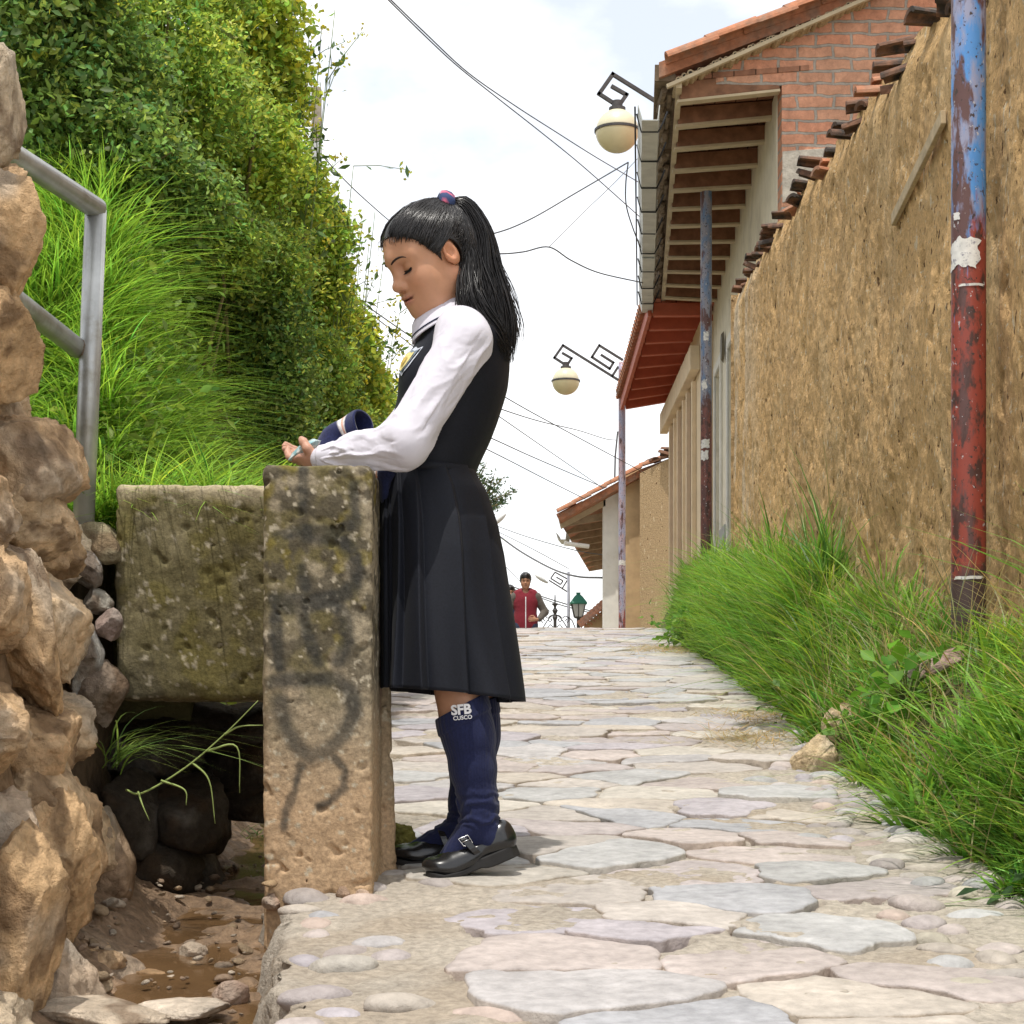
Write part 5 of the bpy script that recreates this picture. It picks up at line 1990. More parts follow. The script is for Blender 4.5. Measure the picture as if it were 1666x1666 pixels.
V, Q, C = blades(ps, ln, rng.uniform(.0045, .010, n_), hd, rng.uniform(.1, .75, n_), rng.uniform(.3, 1.1, n_), (.12, .25, .016), (.36, .58, .07), n=6, cvar=.34, seed=14)
tag(mesh_obj('hill_grass', V, Q, 'grass_blade', smooth=True, col=C), 'long arching bright grass covering the slope behind the handrail', 'grass', kind='stuff')


# ---- shrubs on the hillside
def shrub(name, label, lobes, root, leaf, aspect, base_c, twigs, per, seed, cat='shrub', group='shrubs on the hillside', cvar=.3, up=.4, tip=1.5, huev=.16, stems=2, spread=.05):
    rs = np.random.default_rng(seed)
    t = thing(name, label, cat, root, group)
    Pp, Nn, Cc, Ss = [], [], [], []
    mb = MB()
    tot = sum(r[0] * r[2] for _, r in lobes)
    for c, r in lobes:
        c, r = np.array(c, float), np.array(r, float)
        k = max(8, int(twigs * r[0] * r[2] / tot))
        d = rs.normal(size=(k, 3))
        d /= np.linalg.norm(d, axis=1, keepdims=True)
        lump = 1 + .22 * fbm(d * 1.9 + seed, 3, seed)
        e = c + d * r * lump[:, None] * rs.uniform(.62, 1.05, k)[:, None]
        dirn = d * np.array([1, 1, .7]) + np.array([0, 0, up]) + rs.normal(0, .35, (k, 3))
        dirn /= np.linalg.norm(dirn, axis=1, keepdims=True)
        tl = rs.uniform(.12, .34, k) * min(1.4, r.mean() / .45)
        s = e - dirn * tl[:, None] * .6
        f = rs.uniform(0, 1, (k, per))
        pos = s[:, None, :] + dirn[:, None, :] * (f * tl[:, None])[:, :, None] + rs.normal(0, spread, (k, per, 3)) * (1.15 - f)[:, :, None]
        nr = rs.normal(size=(k, per, 3)) + np.array([0, -.25, .9])
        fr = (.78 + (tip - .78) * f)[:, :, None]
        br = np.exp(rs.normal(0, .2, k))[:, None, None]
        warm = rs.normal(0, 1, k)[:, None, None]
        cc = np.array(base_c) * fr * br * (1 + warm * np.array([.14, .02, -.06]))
        Pp.append(pos.reshape(-1, 3))
        Nn.append(nr.reshape(-1, 3))
        Cc.append(np.broadcast_to(cc, (k, per, 3)).reshape(-1, 3))
        Ss.append((leaf * rs.uniform(.55, 1.3, (k, per)) * (1.1 - .45 * f)).ravel())
        for i in rs.choice(k, min(k, stems), replace=False):
            st0 = lerp(np.array(root), s[i], .6) + rs.normal(0, .05, 3)
            mid = lerp(st0, s[i], .5) + rs.normal(0, .05, 3)
            mb.tube([st0, mid, s[i], e[i] + dirn[i] * tl[i] * .25], [.008, .007, .005, .002], 5)
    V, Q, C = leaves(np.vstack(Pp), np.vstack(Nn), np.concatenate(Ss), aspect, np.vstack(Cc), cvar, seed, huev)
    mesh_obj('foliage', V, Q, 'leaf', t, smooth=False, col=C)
    mb.build('stems', 'stem', t, smooth=True)
    return t


def lob(u, v, d, ru, rv, rd=None):
    return (P(u, v, d), (ru / F * d, rd if rd else min(ru, rv) / F * d * 1.0, rv / F * d))


def hroot(u, d):
    x = (u - CU) / F * d
    return (x, d, float(hill_z(x, d)))


DK, MD, LT, YG = (.16, .24, .05), (.26, .35, .06), (.35, .45, .065), (.42, .50, .07)
shrub('shrub', 'dark leafy shrub overhanging the top of the rubble wall', [lob(60, 60, 5.9, 110, 150), lob(120, 210, 5.9, 95, 110), lob(100, -60, 6, 120, 110)], hroot(90, 6.1), .036, .62, DK, 900, 15, 601)
shrub('shrub', 'deep green bush above the handrail bend', [lob(210, 255, 5.9, 110, 75), lob(290, 320, 6.0, 95, 60), lob(190, 130, 6.1, 90, 95)], hroot(230, 6.1), .030, .55, DK, 950, 16, 602, tip=2.0)
shrub('shrub', 'tall mid-green shrub with pale feathery tips at the top of the slope', [lob(260, 60, 6.5, 120, 120), lob(330, 160, 6.6, 105, 110), lob(300, -60, 6.7, 130, 90)], hroot(300, 6.8), .028, .5, MD, 1200, 17, 603, tip=2.2)
shrub('shrub', 'light green shrub against the sky at the upper right of the slope', [lob(410, 40, 7.2, 85, 110), lob(440, 150, 7.3, 70, 90), lob(400, -70, 7.2, 95, 80)], hroot(400, 7.5), .036, .62, YG, 1000, 15, 604, tip=1.5)
shrub('shrub', 'yellowish shrub bulging toward the sky left of the curved street light', [lob(400, 260, 7.0, 95, 95), lob(460, 320, 7.4, 78, 85)], hroot(420, 7.5), .030, .55, LT, 950, 17, 605, tip=1.8)
shrub('shrub', 'olive bush just above the tallest hillside grass', [lob(350, 390, 6.6, 85, 65), lob(420, 430, 7.0, 90, 75)], hroot(370, 7), .026, .5, MD, 1000, 17, 606, tip=1.7)
shrub('shrub', 'bushy green shrub left of the girl\'s face', [lob(510, 400, 8.0, 62, 80), lob(490, 480, 8.0, 80, 70)], hroot(470, 8.2), .034, .58, LT, 900, 16, 607)
shrub('shrub', 'dark shaded bush at the right end of the hillside grass', [lob(410, 530, 7.0, 90, 75), lob(440, 625, 7.0, 75, 75), lob(450, 700, 6.9, 60, 60), lob(350, 470, 6.8, 60, 45)], hroot(420, 7.2), .026, .55, DK, 1300, 17, 608, tip=1.5)
shrub('shrub', 'bright leafy shrub leaning out below the girl\'s chin', [lob(545, 560, 8.6, 62, 75), lob(575, 640, 8.8, 55, 60)], hroot(540, 8.9), .040, .62, YG, 850, 15, 609)
shrub('shrub', 'mid-green bush directly behind the folded navy sweater', [lob(510, 610, 7.8, 65, 70), lob(530, 690, 8.0, 75, 55), lob(480, 730, 7.6, 70, 45), lob(590, 720, 8.6, 50, 40)], hroot(520, 8.2), .028, .55, MD, 1300, 17, 610, tip=1.8)
shrub('shrub', 'small sunlit bush trailing down toward the lane behind the sleeve', [lob(600, 655, 9.4, 38, 45), lob(615, 700, 9.5, 30, 40)], hroot(590, 9.6), .030, .5, YG, 420, 16, 611)
shrub('shrub', 'low dark thicket at the back of the slope under the shrubs', [lob(320, 250, 7.6, 160, 190), lob(430, 400, 8.6, 110, 150), lob(510, 600, 9.8, 75, 120), lob(160, 120, 7.0, 170, 190), lob(560, 720, 10.5, 60, 80)], hroot(380, 8.8), .05, .6, (.06, .105, .025), 1500, 14, 612, tip=1.1)


# low leafy undergrowth hugging the slope between grass and shrubs
N = 60000
x = rng.uniform(-3.2, -.95, N)
y = rng.uniform(4.7, 11, N)
ps = np.stack([x, y, hill_z(x, y) + np.abs(rng.normal(0, .09, N))], -1)
ps[:, 0] += np.abs(rng.normal(0, .10, N))
kp = fbm(ps * 2.2, 3, 615) > -.25
ps = ps[kp]
tone = fbm(ps * 1.7, 3, 616)[:, None]
V, Q, C = leaves(ps, rng.normal(size=ps.shape) + np.array([.5, -.5, .8]), rng.uniform(.02, .045, len(ps)), .55, np.array([.20, .29, .05]) * (1 + .8 * tone), .28, 617)
tag(mesh_obj('undergrowth', V, Q, 'leaf', col=C), 'low leafy undergrowth covering the slope between grass and shrubs', 'undergrowth', kind='stuff')


def wildflower(label, root, tips, seed):
    rs = np.random.default_rng(seed)
    t = thing('wildflower', label, 'plant', root, 'yellow flowering stalks on the hillside edge')
    mb = MB()
    fp, lp = [], []
    for tp in tips:
        tp = np.array(tp)
        r = np.array(root)
        mid = lerp(r, tp, .5) + np.array([-.02, 0, .06])
        sp = spline([r, mid, tp], 8)
        mb.tube(sp, list(np.linspace(.005, .0016, len(sp))), 5)
        for k in range(7):
            a = sp[int(len(sp) * rs.uniform(.35, .98))]
            b = a + rs.normal(0, .07, 3) + np.array([.05, 0, .07])
            mb.tube([a, lerp(a, b, .5) + np.array([0, 0, .01]), b], [.0022, .0018, .0012], 4)
            for _ in range(10):
                fp.append(b + rs.normal(0, .016, 3))
            for _ in range(4):
                lp.append(lerp(a, b, rs.uniform(0, 1)) + rs.normal(0, .01, 3))
        for _ in range(14):
            lp.append(sp[int(len(sp) * rs.uniform(.2, .9))] + rs.normal(0, .015, 3))
    mb.build('stalks', 'green_stem', t, smooth=True)
    fp, lp = np.array(fp), np.array(lp)
    V, Q, C = leaves(fp, rs.normal(size=fp.shape), np.full(len(fp), .016), .8, (.50, .46, .05), .2, seed)
    mesh_obj('blossoms', V, Q, 'leaf', t, col=C)
    V, Q, C = leaves(lp, rs.normal(size=lp.shape), rs.uniform(.025, .06, len(lp)), .35, (.10, .17, .04), .25, seed)
    mesh_obj('leaves', V, Q, 'leaf', t, col=C)


wildflower('yellow flowering stalks reaching into the sky at the top of the slope', hroot(440, 7.2), [P(545, 15, 7.2), P(520, 90, 7.2), P(505, 30, 7.3), P(480, -10, 7.2), P(530, 135, 7.3)], 701)
wildflower('yellow flowering stalks beside the curved street light', hroot(500, 7.9), [P(575, 270, 7.9), P(560, 345, 7.9), P(545, 300, 8), P(560, 390, 8), P(590, 365, 8)], 702)
wildflower('thin flowering stalks just in front of the girl\'s forehead', hroot(540, 8.6), [P(610, 345, 8.5), P(600, 400, 8.5), P(622, 440, 8.6), P(585, 420, 8.6), P(598, 470, 8.6)], 703)
wildflower('sparse flowering stalks under the girl\'s chin', hroot(560, 9), [P(640, 540, 8.8), P(625, 585, 8.9), P(650, 510, 8.9), P(618, 520, 9)], 704)

# leafy weeds among the roadside grass, the tuft at the culvert, growth seen through it
def weed(label, root, n, size, base_c, spread, seed, aspect=.75):
    rs = np.random.default_rng(seed)
    t = thing('leafy_weed', label, 'weed', root, 'leafy weeds in the roadside grass')
    r = np.array(root)
    pos = r + rs.normal(0, 1, (n, 3)) * np.array(spread) + np.array([0, 0, spread[2] * 1.2])
    mb = MB()
    for p in pos[::3]:
        mb.tube([r, lerp(r, p, .6) + np.array([0, 0, .02]), p], [.004, .003, .002], 5)
    mb.build('stems', 'green_stem', t, smooth=True)
    V, Q, C = leaves(pos, rs.normal(size=pos.shape) + np.array([-.2, -.4, 1]), rs.uniform(.6, 1.2, n) * size, aspect, base_c, .2, seed)
    mesh_obj('leaves', V, Q, 'leaf', t, col=C)


def bk(u, d, dz=0.0):
    x = (u - CU) / F * d
    return (x, d, float(bank_z(np.array([x]), np.array([d]))[0]) + dz)


weed('broad-leaved light green weed in grass left of the nearest lamp post', bk(1475, 5.5, .16), 80, .06, (.13, .30, .03), (.085, .06, .06), 711)
weed('leafy green weed at the far end of the grass by the cream house', bk(1118, 14.3, .10), 260, .06, (.12, .26, .03), (.12, .25, .07), 712)
weed('broad weed leaf clump at the bottom right edge of the grass', bk(1650, 3.75, .0), 26, .045, (.05, .12, .03), (.03, .04, .03), 713)
weed('bright weed leaves beside the two tan boulders', bk(1375, 6.15, .05), 40, .05, (.13, .26, .02), (.04, .05, .05), 714)
weed('yellow-green seedling clump low at the middle of the grass edge', bk(1290, 7.8, .05), 60, .045, (.13, .24, .02), (.05, .08, .05), 715)

tf = thing('grass_tuft', 'wispy grass tuft hanging from the wall into the culvert mouth', 'grass tuft', P(190, 1250, 4.0))
r = P(190, 1240, 4.0)
n_ = 55
V, Q, C = blades(r + rng.normal(0, .012, (n_, 3)), rng.uniform(.10, .26, n_), rng.uniform(.003, .006, n_), rng.normal(-.3, .8, n_), rng.uniform(.2, .8, n_), rng.uniform(.5, 1.3, n_), (.10, .18, .03), (.30, .42, .10), n=7, seed=15)
mesh_obj('blades', V, Q, 'grass_blade', tf, smooth=True, col=C)
mb = MB()
st = spline([P(205, 1285, 3.98), P(232, 1290, 3.96), P(300, 1250, 3.95), P(365, 1195, 3.94), P(420, 1140, 3.93)], 6)
mb.tube(st, list(np.linspace(.0028, .0012, len(st))), 5)
for a, q in ((P(365, 1195, 3.94), [(390, 1182), (428, 1180)]), (P(312, 1240, 3.95), [(340, 1270), (350, 1340)]), (P(335, 1222, 3.95), [(385, 1215), (390, 1290)]), (P(262, 1270, 3.95), [(300, 1285), (303, 1310)]), (P(225, 1288, 3.96), [(232, 1310), (243, 1335)])):
    sp = spline([a] + [P(u_, v_, 3.94) for u_, v_ in q], 6)
    mb.tube(sp, list(np.linspace(.003, .001, len(sp))), 4)
mb.build('stalk', mk('pale_stem', (.30, .38, .12), rough=.6, namp=.15), tf, smooth=True)
tf2 = thing('grass_tuft', 'small sunlit grass tuft seen through the culvert opening', 'grass tuft', P(395, 1385, 5.4))
n_ = 140
r = P(395, 1380, 5.4)
V, Q, C = blades(r + rng.normal(0, 1, (n_, 3)) * np.array([.07, .06, .01]), rng.uniform(.06, .16, n_), rng.uniform(.003, .007, n_), rng.uniform(-3.1, 3.1, n_), rng.uniform(.2, .8, n_), rng.uniform(.3, 1, n_), (.07, .13, .02), (.25, .34, .08), seed=16)
mesh_obj('blades', V, Q, 'grass_blade', tf2, smooth=True, col=C)

# far tree behind the girl's waist
ft = thing('tree', 'thin sparse tree far off behind the girl\'s waist', 'tree', P(770, 1060, 46))
mb = MB()
base_p = P(752, 1060, 46)
mb.tube([base_p, P(758, 900, 46), P(770, 820, 46)], [.14, .1, .06], 8)
rs = np.random.default_rng(5)
lp = []
for (u_, v_) in [(792, 752), (805, 770), (822, 775), (843, 796), (825, 812), (800, 838), (785, 790), (812, 795), (770, 750), (808, 822), (830, 803), (795, 775), (780, 770), (790, 815)]:
    sp = spline([P(765, 835, 46), lerp(P(765, 835, 46), P(u_, v_, 46), .5) + rs.normal(0, .06, 3), P(u_, v_, 46 + rs.uniform(-.6, .6))], 6)
    mb.tube(sp, list(np.linspace(.035, .008, len(sp))), 5)
    for k in range(80):
        f_ = rs.uniform(.35, 1)
        lp.append(sp[int((len(sp) - 1) * f_)] + rs.normal(0, .07, 3))
mb.build('trunk', 'stem', ft, smooth=True)
lp = np.array(lp)
V, Q, C = leaves(lp, rs.normal(size=lp.shape), rs.uniform(.06, .15, len(lp)), .45, (.09, .13, .06), .25, 5)
mesh_obj('crown', V, Q, 'leaf', ft, col=C)

# ================================================================== PEOPLE
mk('skin', attr=True, rough=0.48, nscale=60, namp=0.06, spec=0.35, sss=0.12)
mk('hair_black', attr=True, rough=0.29, nscale=60, namp=0.3, spec=0.4)
mk('blouse_white', (0.63, 0.61, 0.68), rough=0.75, nscale=40, namp=0.03, bump=.12, bscale=50, bdist=.003, sheen=.1)
mk('navy_wool', (0.0075, 0.009, 0.015), rough=0.62, nscale=220, namp=0.35, bump=.2, bscale=500, bdist=.001, sheen=.03, spec=.22)
mk('sock_navy', attr=True, rough=0.9, nscale=260, namp=0.3, bump=.25, bscale=420, bdist=.001, sheen=.15, spec=.15)
mk('knit_navy', attr=True, rough=0.9, nscale=200, namp=0.35, bump=.4, bscale=300, bdist=.002, sheen=.2, spec=.15)
mk('shoe_leather', (0.012, 0.012, 0.013), rough=0.22, nscale=30, namp=0.2, bump=.08, bscale=40, bdist=.002, spec=.6)
mk('rubber_sole', (0.02, 0.019, 0.019), rough=0.6, nscale=40, namp=0.3)
mk('steel_buckle', (0.6, 0.6, 0.6), rough=0.25, namp=0, metal=1)
mk('white_thread', (0.8, 0.8, 0.82), rough=.8, namp=0)
mk('navy_piping', (0.02, 0.03, 0.07), rough=.8, namp=0.1)


def head_frame(O, f, up_hint):
    f = np.array(f, float)
    f /= np.linalg.norm(f)
    s = np.cross(np.array(up_hint, float), f)
    s /= np.linalg.norm(s)
    u = np.cross(f, s)
    return np.array(O, float), f, s, u


def head_prims(fr, sc, age=0):
    O, f, s, u = fr
    Rm = np.array([f, s, u])

    def L(a, b, c):
        return O + sc * (f * a + s * b + u * c)

    def e(a, b, c, ra, rb, rc, k, op=1, tilt=None):
        ax = Rm if tilt is None else (rot(*tilt).T @ Rm)
        return E(L(a, b, c), np.array([ra, rb, rc]) * sc, ax, k * sc, op)
    pr = [e(-.014, 0, .045, .090, .071, .080, .01), e(.030, 0, .050, .069, .061, .063, .03), e(.036, 0, -.018, .057, .054, .068, .03)]
    for q in (-1, 1):
        pr.append(Cn(L(-.004, q * .050, -.042), L(.056, q * .024, -.082), .022 * sc, .019 * sc, .026 * sc))
        pr.append(e(.053, q * .035, -.026, .032, .025, .031, .038))
        pr.append(Cn(L(.088, q * .010, .034), L(.066, q * .044, .033), .010 * sc, .008 * sc, .03 * sc))
    pr.append(e(.040, 0, -.068, .052, .046, .034, .03))
    pr.append(e(.078, 0, -.084, .019, .022, .016, .022))
    pr.append(e(.076, 0, -.050, .026, .030, .024, .016))
    for q in (-1, 1):
        pr.append(e(.097, q * .031, .012, .016, .018, .0105, .014, -1))
    pr.append(Cn(L(.0905, 0, .020), L(.106, 0, -.016), .0075 * sc, .0100 * sc, .016 * sc))
    pr.append(e(.1085, 0, -.0185, .0108, .0122, .0102, .008))
    for q in (-1, 1):
        pr.append(e(.0985, q * .0135, -.0225, .011, .0075, .0082, .007))
        pr.append(e(.074, q * .0315, .013, .0145, .0165, .0115, .005))
        pr.append(e(.103, q * .0068, -.0315, .0055, .0038, .004, .004, -1))
    pr.append(e(.098, 0, -.0455, .0085, .021, .0052, .006))
    pr.append(e(.095, 0, -.0575, .0085, .0175, .0062, .006))
    pr.append(e(.102, 0, -.0512, .012, .029, .0015, .004, -1))
    for q in (-1, 1):
        pr.append(e(-.006, q * .073, .003, .0165, .0075, .028, .008, 1, (0.0, 0.2, 0.0)))
        pr.append(e(-.003, q * .0815, .006, .0095, .0085, .017, .004, -1, (0.0, 0.2, 0.0)))
        pr.append(Cn(L(.006, q * .073, -.002), L(.004, q * .072, -.010), .0045 * sc, .004 * sc, .004 * sc))
    return pr, L


def skin_col(V, fr, sc, base, lip):
    O, f, s, u = fr
    d = (V - O) / sc
    a, b, c = d @ f, d @ s, d @ u
    col = np.tile(np.array(base), (len(V), 1)) * (1 + .06 * fbm(V * 30, 3, 5))[:, None]
    m = np.exp(-(((a - .098) / .018) ** 2 + (b / .0215) ** 4 + ((c + .0515) / .0105) ** 4))[:, None]
    col = lerp(col, np.array(lip), np.clip(m, 0, 1) * .75)
    for q in (-1, 1):
        m = np.exp(-(((a - .07) / .03) ** 2 + ((b - q * .038) / .02) ** 2 + ((c + .022) / .02) ** 2))[:, None]
        col = lerp(col, np.array(base) * np.array([1.12, .86, .78]), m * .45)
    m = np.exp(-((np.abs(b) - .078) / .012) ** 2 - (a / .03) ** 2)[:, None]
    col = lerp(col, np.array(base) * np.array([1.15, .85, .75]), np.clip(m, 0, 1) * .5)
    # shadow in the crease between the lips, painted into the skin colour
    m = np.exp(-(((c + .0515 - .005 * (np.abs(b) / .029) ** 2) / .0019) ** 2 + (b / .030) ** 6 + ((a - .096) / .02) ** 4))[:, None]
    col = lerp(col, np.array(lip) * .35, np.clip(m, 0, 1) * .8)
    return col


def strands(rs, n, path, spread0, spread1, r, m=14, wob=.006, seed=1, nside=3, drop=0.25):
    """n locks following a guide path, with a cross-section that opens out along it"""
    g = np.array(spline(path, 6))
    idx = np.linspace(0, len(g) - 1, m)
    g = np.stack([np.interp(idx, np.arange(len(g)), g[:, k]) for k in range(3)], -1)
    T = np.gradient(g, axis=0)
    T /= np.linalg.norm(T, axis=1, keepdims=True)
    S = np.cross(T, np.array([0, -1., 0]))
    S /= np.linalg.norm(S, axis=1, keepdims=True) + 1e-9
    Bn = np.cross(S, T)
    vs, fs, cs = [], [], []
    off = 0
    tt = np.linspace(0, 1, m)
    for i in range(n):
        a = rs.uniform(0, 2 * math.pi)
        q = math.sqrt(rs.uniform(0, 1))
        e0 = np.interp(tt, np.linspace(0, 1, len(spread0)), spread0)
        e1 = np.interp(tt, np.linspace(0, 1, len(spread1)), spread1)
        end = 1 - drop * rs.uniform(0, 1) ** 2
        loc = np.clip(tt * end, 0, 1)
        base = np.stack([np.interp(loc, tt, g[:, k]) for k in range(3)], -1)
        Sx = np.stack([np.interp(loc, tt, S[:, k]) for k in range(3)], -1)
        Bx = np.stack([np.interp(loc, tt, Bn[:, k]) for k in range(3)], -1)
        ph, fq = rs.uniform(0, 6.28), rs.uniform(3, 7)
        w = wob * np.sin(tt * fq + ph)[:, None] * tt[:, None]
        p = base + Sx * (q * math.cos(a) * np.interp(loc, tt, e0))[:, None] + Bx * (q * math.sin(a) * np.interp(loc, tt, e1))[:, None]
        p = p + Sx * w + Bx * w * rs.uniform(-1, 1)
        rad = r * rs.uniform(.6, 1.4) * np.clip(np.minimum(1, (1 - tt) * 5 + .15), .1, 1)
        th = np.arange(nside) * 2 * math.pi / nside + rs.uniform(0, 6)
        ring = p[:, None, :] + rad[:, None, None] * (np.cos(th)[None, :, None] * Sx[:, None, :] + np.sin(th)[None, :, None] * Bx[:, None, :])
        vs.append(ring.reshape(-1, 3))
        k = np.arange(m - 1)[:, None] * nside + np.arange(nside)[None, :]
        k2 = np.arange(m - 1)[:, None] * nside + (np.arange(nside)[None, :] + 1) % nside
        fs.append(np.stack([k, k2, k2 + nside, k + nside], -1).reshape(-1, 4) + off)
        cs.append(np.tile(np.array([.012, .0108, .011]) * math.exp(rs.normal(0, .35)), (m * nside, 1)))
        off += m * nside
    return np.vstack(vs), np.vstack(fs), np.vstack(cs)


def join(parts):
    v, f, c, o = [], [], [], 0
    for a, b, d in parts:
        v.append(a)
        f.append(np.asarray(b) + o)
        c.append(d)
        o += len(a)
    return np.vstack(v), np.vstack(f), np.vstack(c)


# ------------------------------------------------------------------ the schoolgirl
girl = thing('person', 'girl in school uniform leaning on the pillar with both forearms', 'person', P(765, 1425, 4.08))
YM = 4.08
HS = 1.05
psi, th = R_(28), R_(27)
f0 = np.array([-math.cos(psi), -math.sin(psi), 0])
fwd = math.cos(th) * f0 - math.sin(th) * np.array([0, 0, 1])
FR = head_frame(P(707, 426, 4.06), fwd, (0.05, 0.02, 1))
hp, HL = head_prims(FR, HS)
SH_n, EL_n, WR_n = P(763, 556, 3.945), P(655, 726, 3.865), P(524, 747, 3.93)
SH_f, EL_f, WR_f = P(757, 562, 4.215), P(650, 718, 4.25), P(540, 738, 4.08)
KN_n, AN_n = P(726, 1045, 3.99), P(781, 1332, 3.975)
KN_f, AN_f = P(755, 1045, 4.165), P(757, 1345, 4.165)
HIP_n, HIP_f = P(708, 830, 4.02), P(712, 830, 4.14)
body = list(hp)
body.append(Cn(HL(-.028, 0, -.045), P(752, 530, YM), .046, .052, .02))
body += [Cn(P(756, 545, 3.99), P(756, 545, 4.17), .045, .045, .04), E(P(748, 590, YM), (.085, .12, .10), k=.05), E(P(722, 690, YM), (.085, .10, .12), k=.05), E(P(703, 780, YM), (.085, .105, .08), k=.05)]
body += [Cn(SH_n, EL_n, .040, .036, .02), Cn(EL_n, WR_n, .032, .019, .015), Cn(SH_f, EL_f, .040, .036, .02), Cn(EL_f, WR_f, .034, .021, .015)]
body += [Cn(HIP_n, KN_n, .070, .054, .03), Cn(HIP_f, KN_f, .070, .054, .03)]
LEG_N = [(748, 1132), (756, 1172), (763, 1200), (769.5, 1250), (777, 1300), (781, 1332)]
LEG_NR = [.0505, .053, .052, .046, .0385, .036]
LEG_F = [(768, 1132), (771, 1172), (772, 1200), (768, 1250), (762, 1300), (757, 1345)]
bl = chain([KN_n] + [P(u, v, 3.983) for u, v in LEG_N], [.054] + LEG_NR, .02) + chain([KN_f] + [P(u, v, 4.165) for u, v in LEG_F], [.054] + LEG_NR, .02)
body += bl
body += [Cn(AN_n, P(730, 1405, 3.975), .033, .022, .02), Cn(AN_f, P(665, 1393, 4.16), .033, .022, .02)]


def hand(wr, palm_c, fdir, ndir, side, curls, splay=.10, tl=1.0, thumb=None):
    """palm plus five separate fingers; fdir towards the fingertips, ndir out of the palm's face"""
    fdir = np.array(fdir, float)
    fdir /= np.linalg.norm(fdir)
    ndir = np.array(ndir, float)
    ndir -= fdir * (ndir @ fdir)
    ndir /= np.linalg.norm(ndir)
    sd = np.cross(ndir, fdir) * side
    out = [Cn(wr, palm_c - fdir * .012, .021, .022, .012)]
    out.append(E(palm_c, (.040, .034, .0145), np.array([fdir, sd, ndir]), .012))
    for i, (o, l) in enumerate(((-.027, .052), (-.0095, .060), (.0085, .064), (.026, .058))):
        p = palm_c + fdir * .033 + sd * o
        d = fdir + sd * (i - 1.5) * splay
        d /= np.linalg.norm(d)
        r = .0080 if i else .0072
        c = curls[i]
        pts = [p - fdir * .015]
        ang = 0
        q = p
        pts.append(q)
        for seg, w in ((.44, .55), (.32, 1.0), (.24, .7)):
            ang += c * w
            q = q + l * tl * seg * (d * math.cos(ang) + ndir * math.sin(ang))
            pts.append(q)
        out += chain(pts, [r * 1.15, r * 1.1, r, r * .92, r * .8], .004)
    if thumb is None:
        b = palm_c - fdir * .018 + sd * .030
        thumb = [b, b + sd * .022 + fdir * .018 + ndir * .012, b + sd * .026 + fdir * .045 + ndir * .026, b + sd * .018 + fdir * .064 + ndir * .034]
    out += chain(thumb, [.0115, .0105, .0092, .0075], .006)
    return out


TOPZ = float(p_hi[2])
pk = P(496, 733, 3.985)
# near (left) hand lies palm up on the pillar, fingers curling up round the packet; far hand steadies it from behind
palm_n = P(505, 750, 3.965)
body += hand(WR_n, palm_n, (-.55, .83, .0), (.25, .1, 1), 1, (.40, .46, .50, .52), tl=.80,
             thumb=[palm_n + np.array([.012, -.030, .006]), palm_n + np.array([-.002, -.038, .022]), palm_n + np.array([-.012, -.030, .038]), palm_n + np.array([-.018, -.016, .046])])
palm_f = P(517, 743, 4.055)
body += hand(WR_f, palm_f, (-.90, -.25, .02), (-.1, -.5, .75), 1, (.25, .28, .3, .3), tl=.80)
V, Q = nets(body, .0024)
sk = skin_col(V, FR, HS, (.54, .285, .17), (.42, .14, .11))
sk = np.where((V[:, 2] < P(0, 900, 4.08)[2])[:, None], np.array([.47, .25, .155]), sk)
sk = np.where(((V[:, 0] < P(540, 0, 4)[0]) & (V[:, 2] < TOPZ + .09))[:, None], np.array([.50, .27, .185]), sk)
bodyo = mesh_obj('body', V, Q, 'skin', girl, smooth=True, col=sk)
print('girl body', len(V))

# face: brows, lashes, lids' edges
mb = MB()


def on_face(b, c, off=.0):
    """march from outside to the skin at head-local (b, c)"""
    A = np.linspace(.14, .03, 220)
    X = np.array([HL(a, b, c) for a in A])
    d = sdf(hp, X)
    i = int(np.argmax(d < 0))
    return HL(A[i] + off, b, c)


for q in (-1, 1):
    pts_ = [on_face(q * b, c, .0005) for b, c in ((.012, .030), (.020, .034), (.030, .0365), (.040, .0355), (.047, .031))]
    sp = spline(pts_, 6)
    mb.tube(sp, list(np.interp(np.linspace(0, 1, len(sp)), [0, .2, .6, 1], [.0016, .0027, .0023, .0008])), 6)
mb.build('eyebrows', mk('brow_hair', (.030, .018, .013), rough=.8, namp=.2), bodyo, smooth=True)
mb = MB()
for q in (-1, 1):
    pts_ = [on_face(q * b, c, .0006) for b, c in ((.018, .0065), (.024, .0045), (.031, .0035), (.039, .0045), (.0455, .008))]
    sp = spline(pts_, 6)
    mb.tube(sp, list(np.interp(np.linspace(0, 1, len(sp)), [0, .3, .8, 1], [.0009, .0024, .0029, .0011])), 6)
    for k in range(13):
        b = .021 + .024 * k / 12
        a = on_face(q * b, .0036 + abs(b - .031) * .10, .0006)
        mb.tube([a, a + HS * (FR[1] * .004 - FR[3] * .0035), a + HS * (FR[1] * .008 - FR[3] * .0045)], [.0007, .0005, .0002], 4)
mb.build('eyelashes', mk('lash', (.012, .010, .010), rough=.6, namp=0), bodyo, smooth=True)

# hair: a combed cap over the skull, strands drawn back to the band, and the fall of the ponytail
hairo = None
ox = FR
cap_pr = [E(HL(-.016, 0, .044), np.array([.095, .076, .085]) * HS, np.array(FR[1:]), .01), E(HL(.026, 0, .055), np.array([.075, .066, .062]) * HS, np.array(FR[1:]), .03),
          E(HL(-.03, 0, .0), np.array([.075, .077, .07]) * HS, np.array(FR[1:]), .03)]


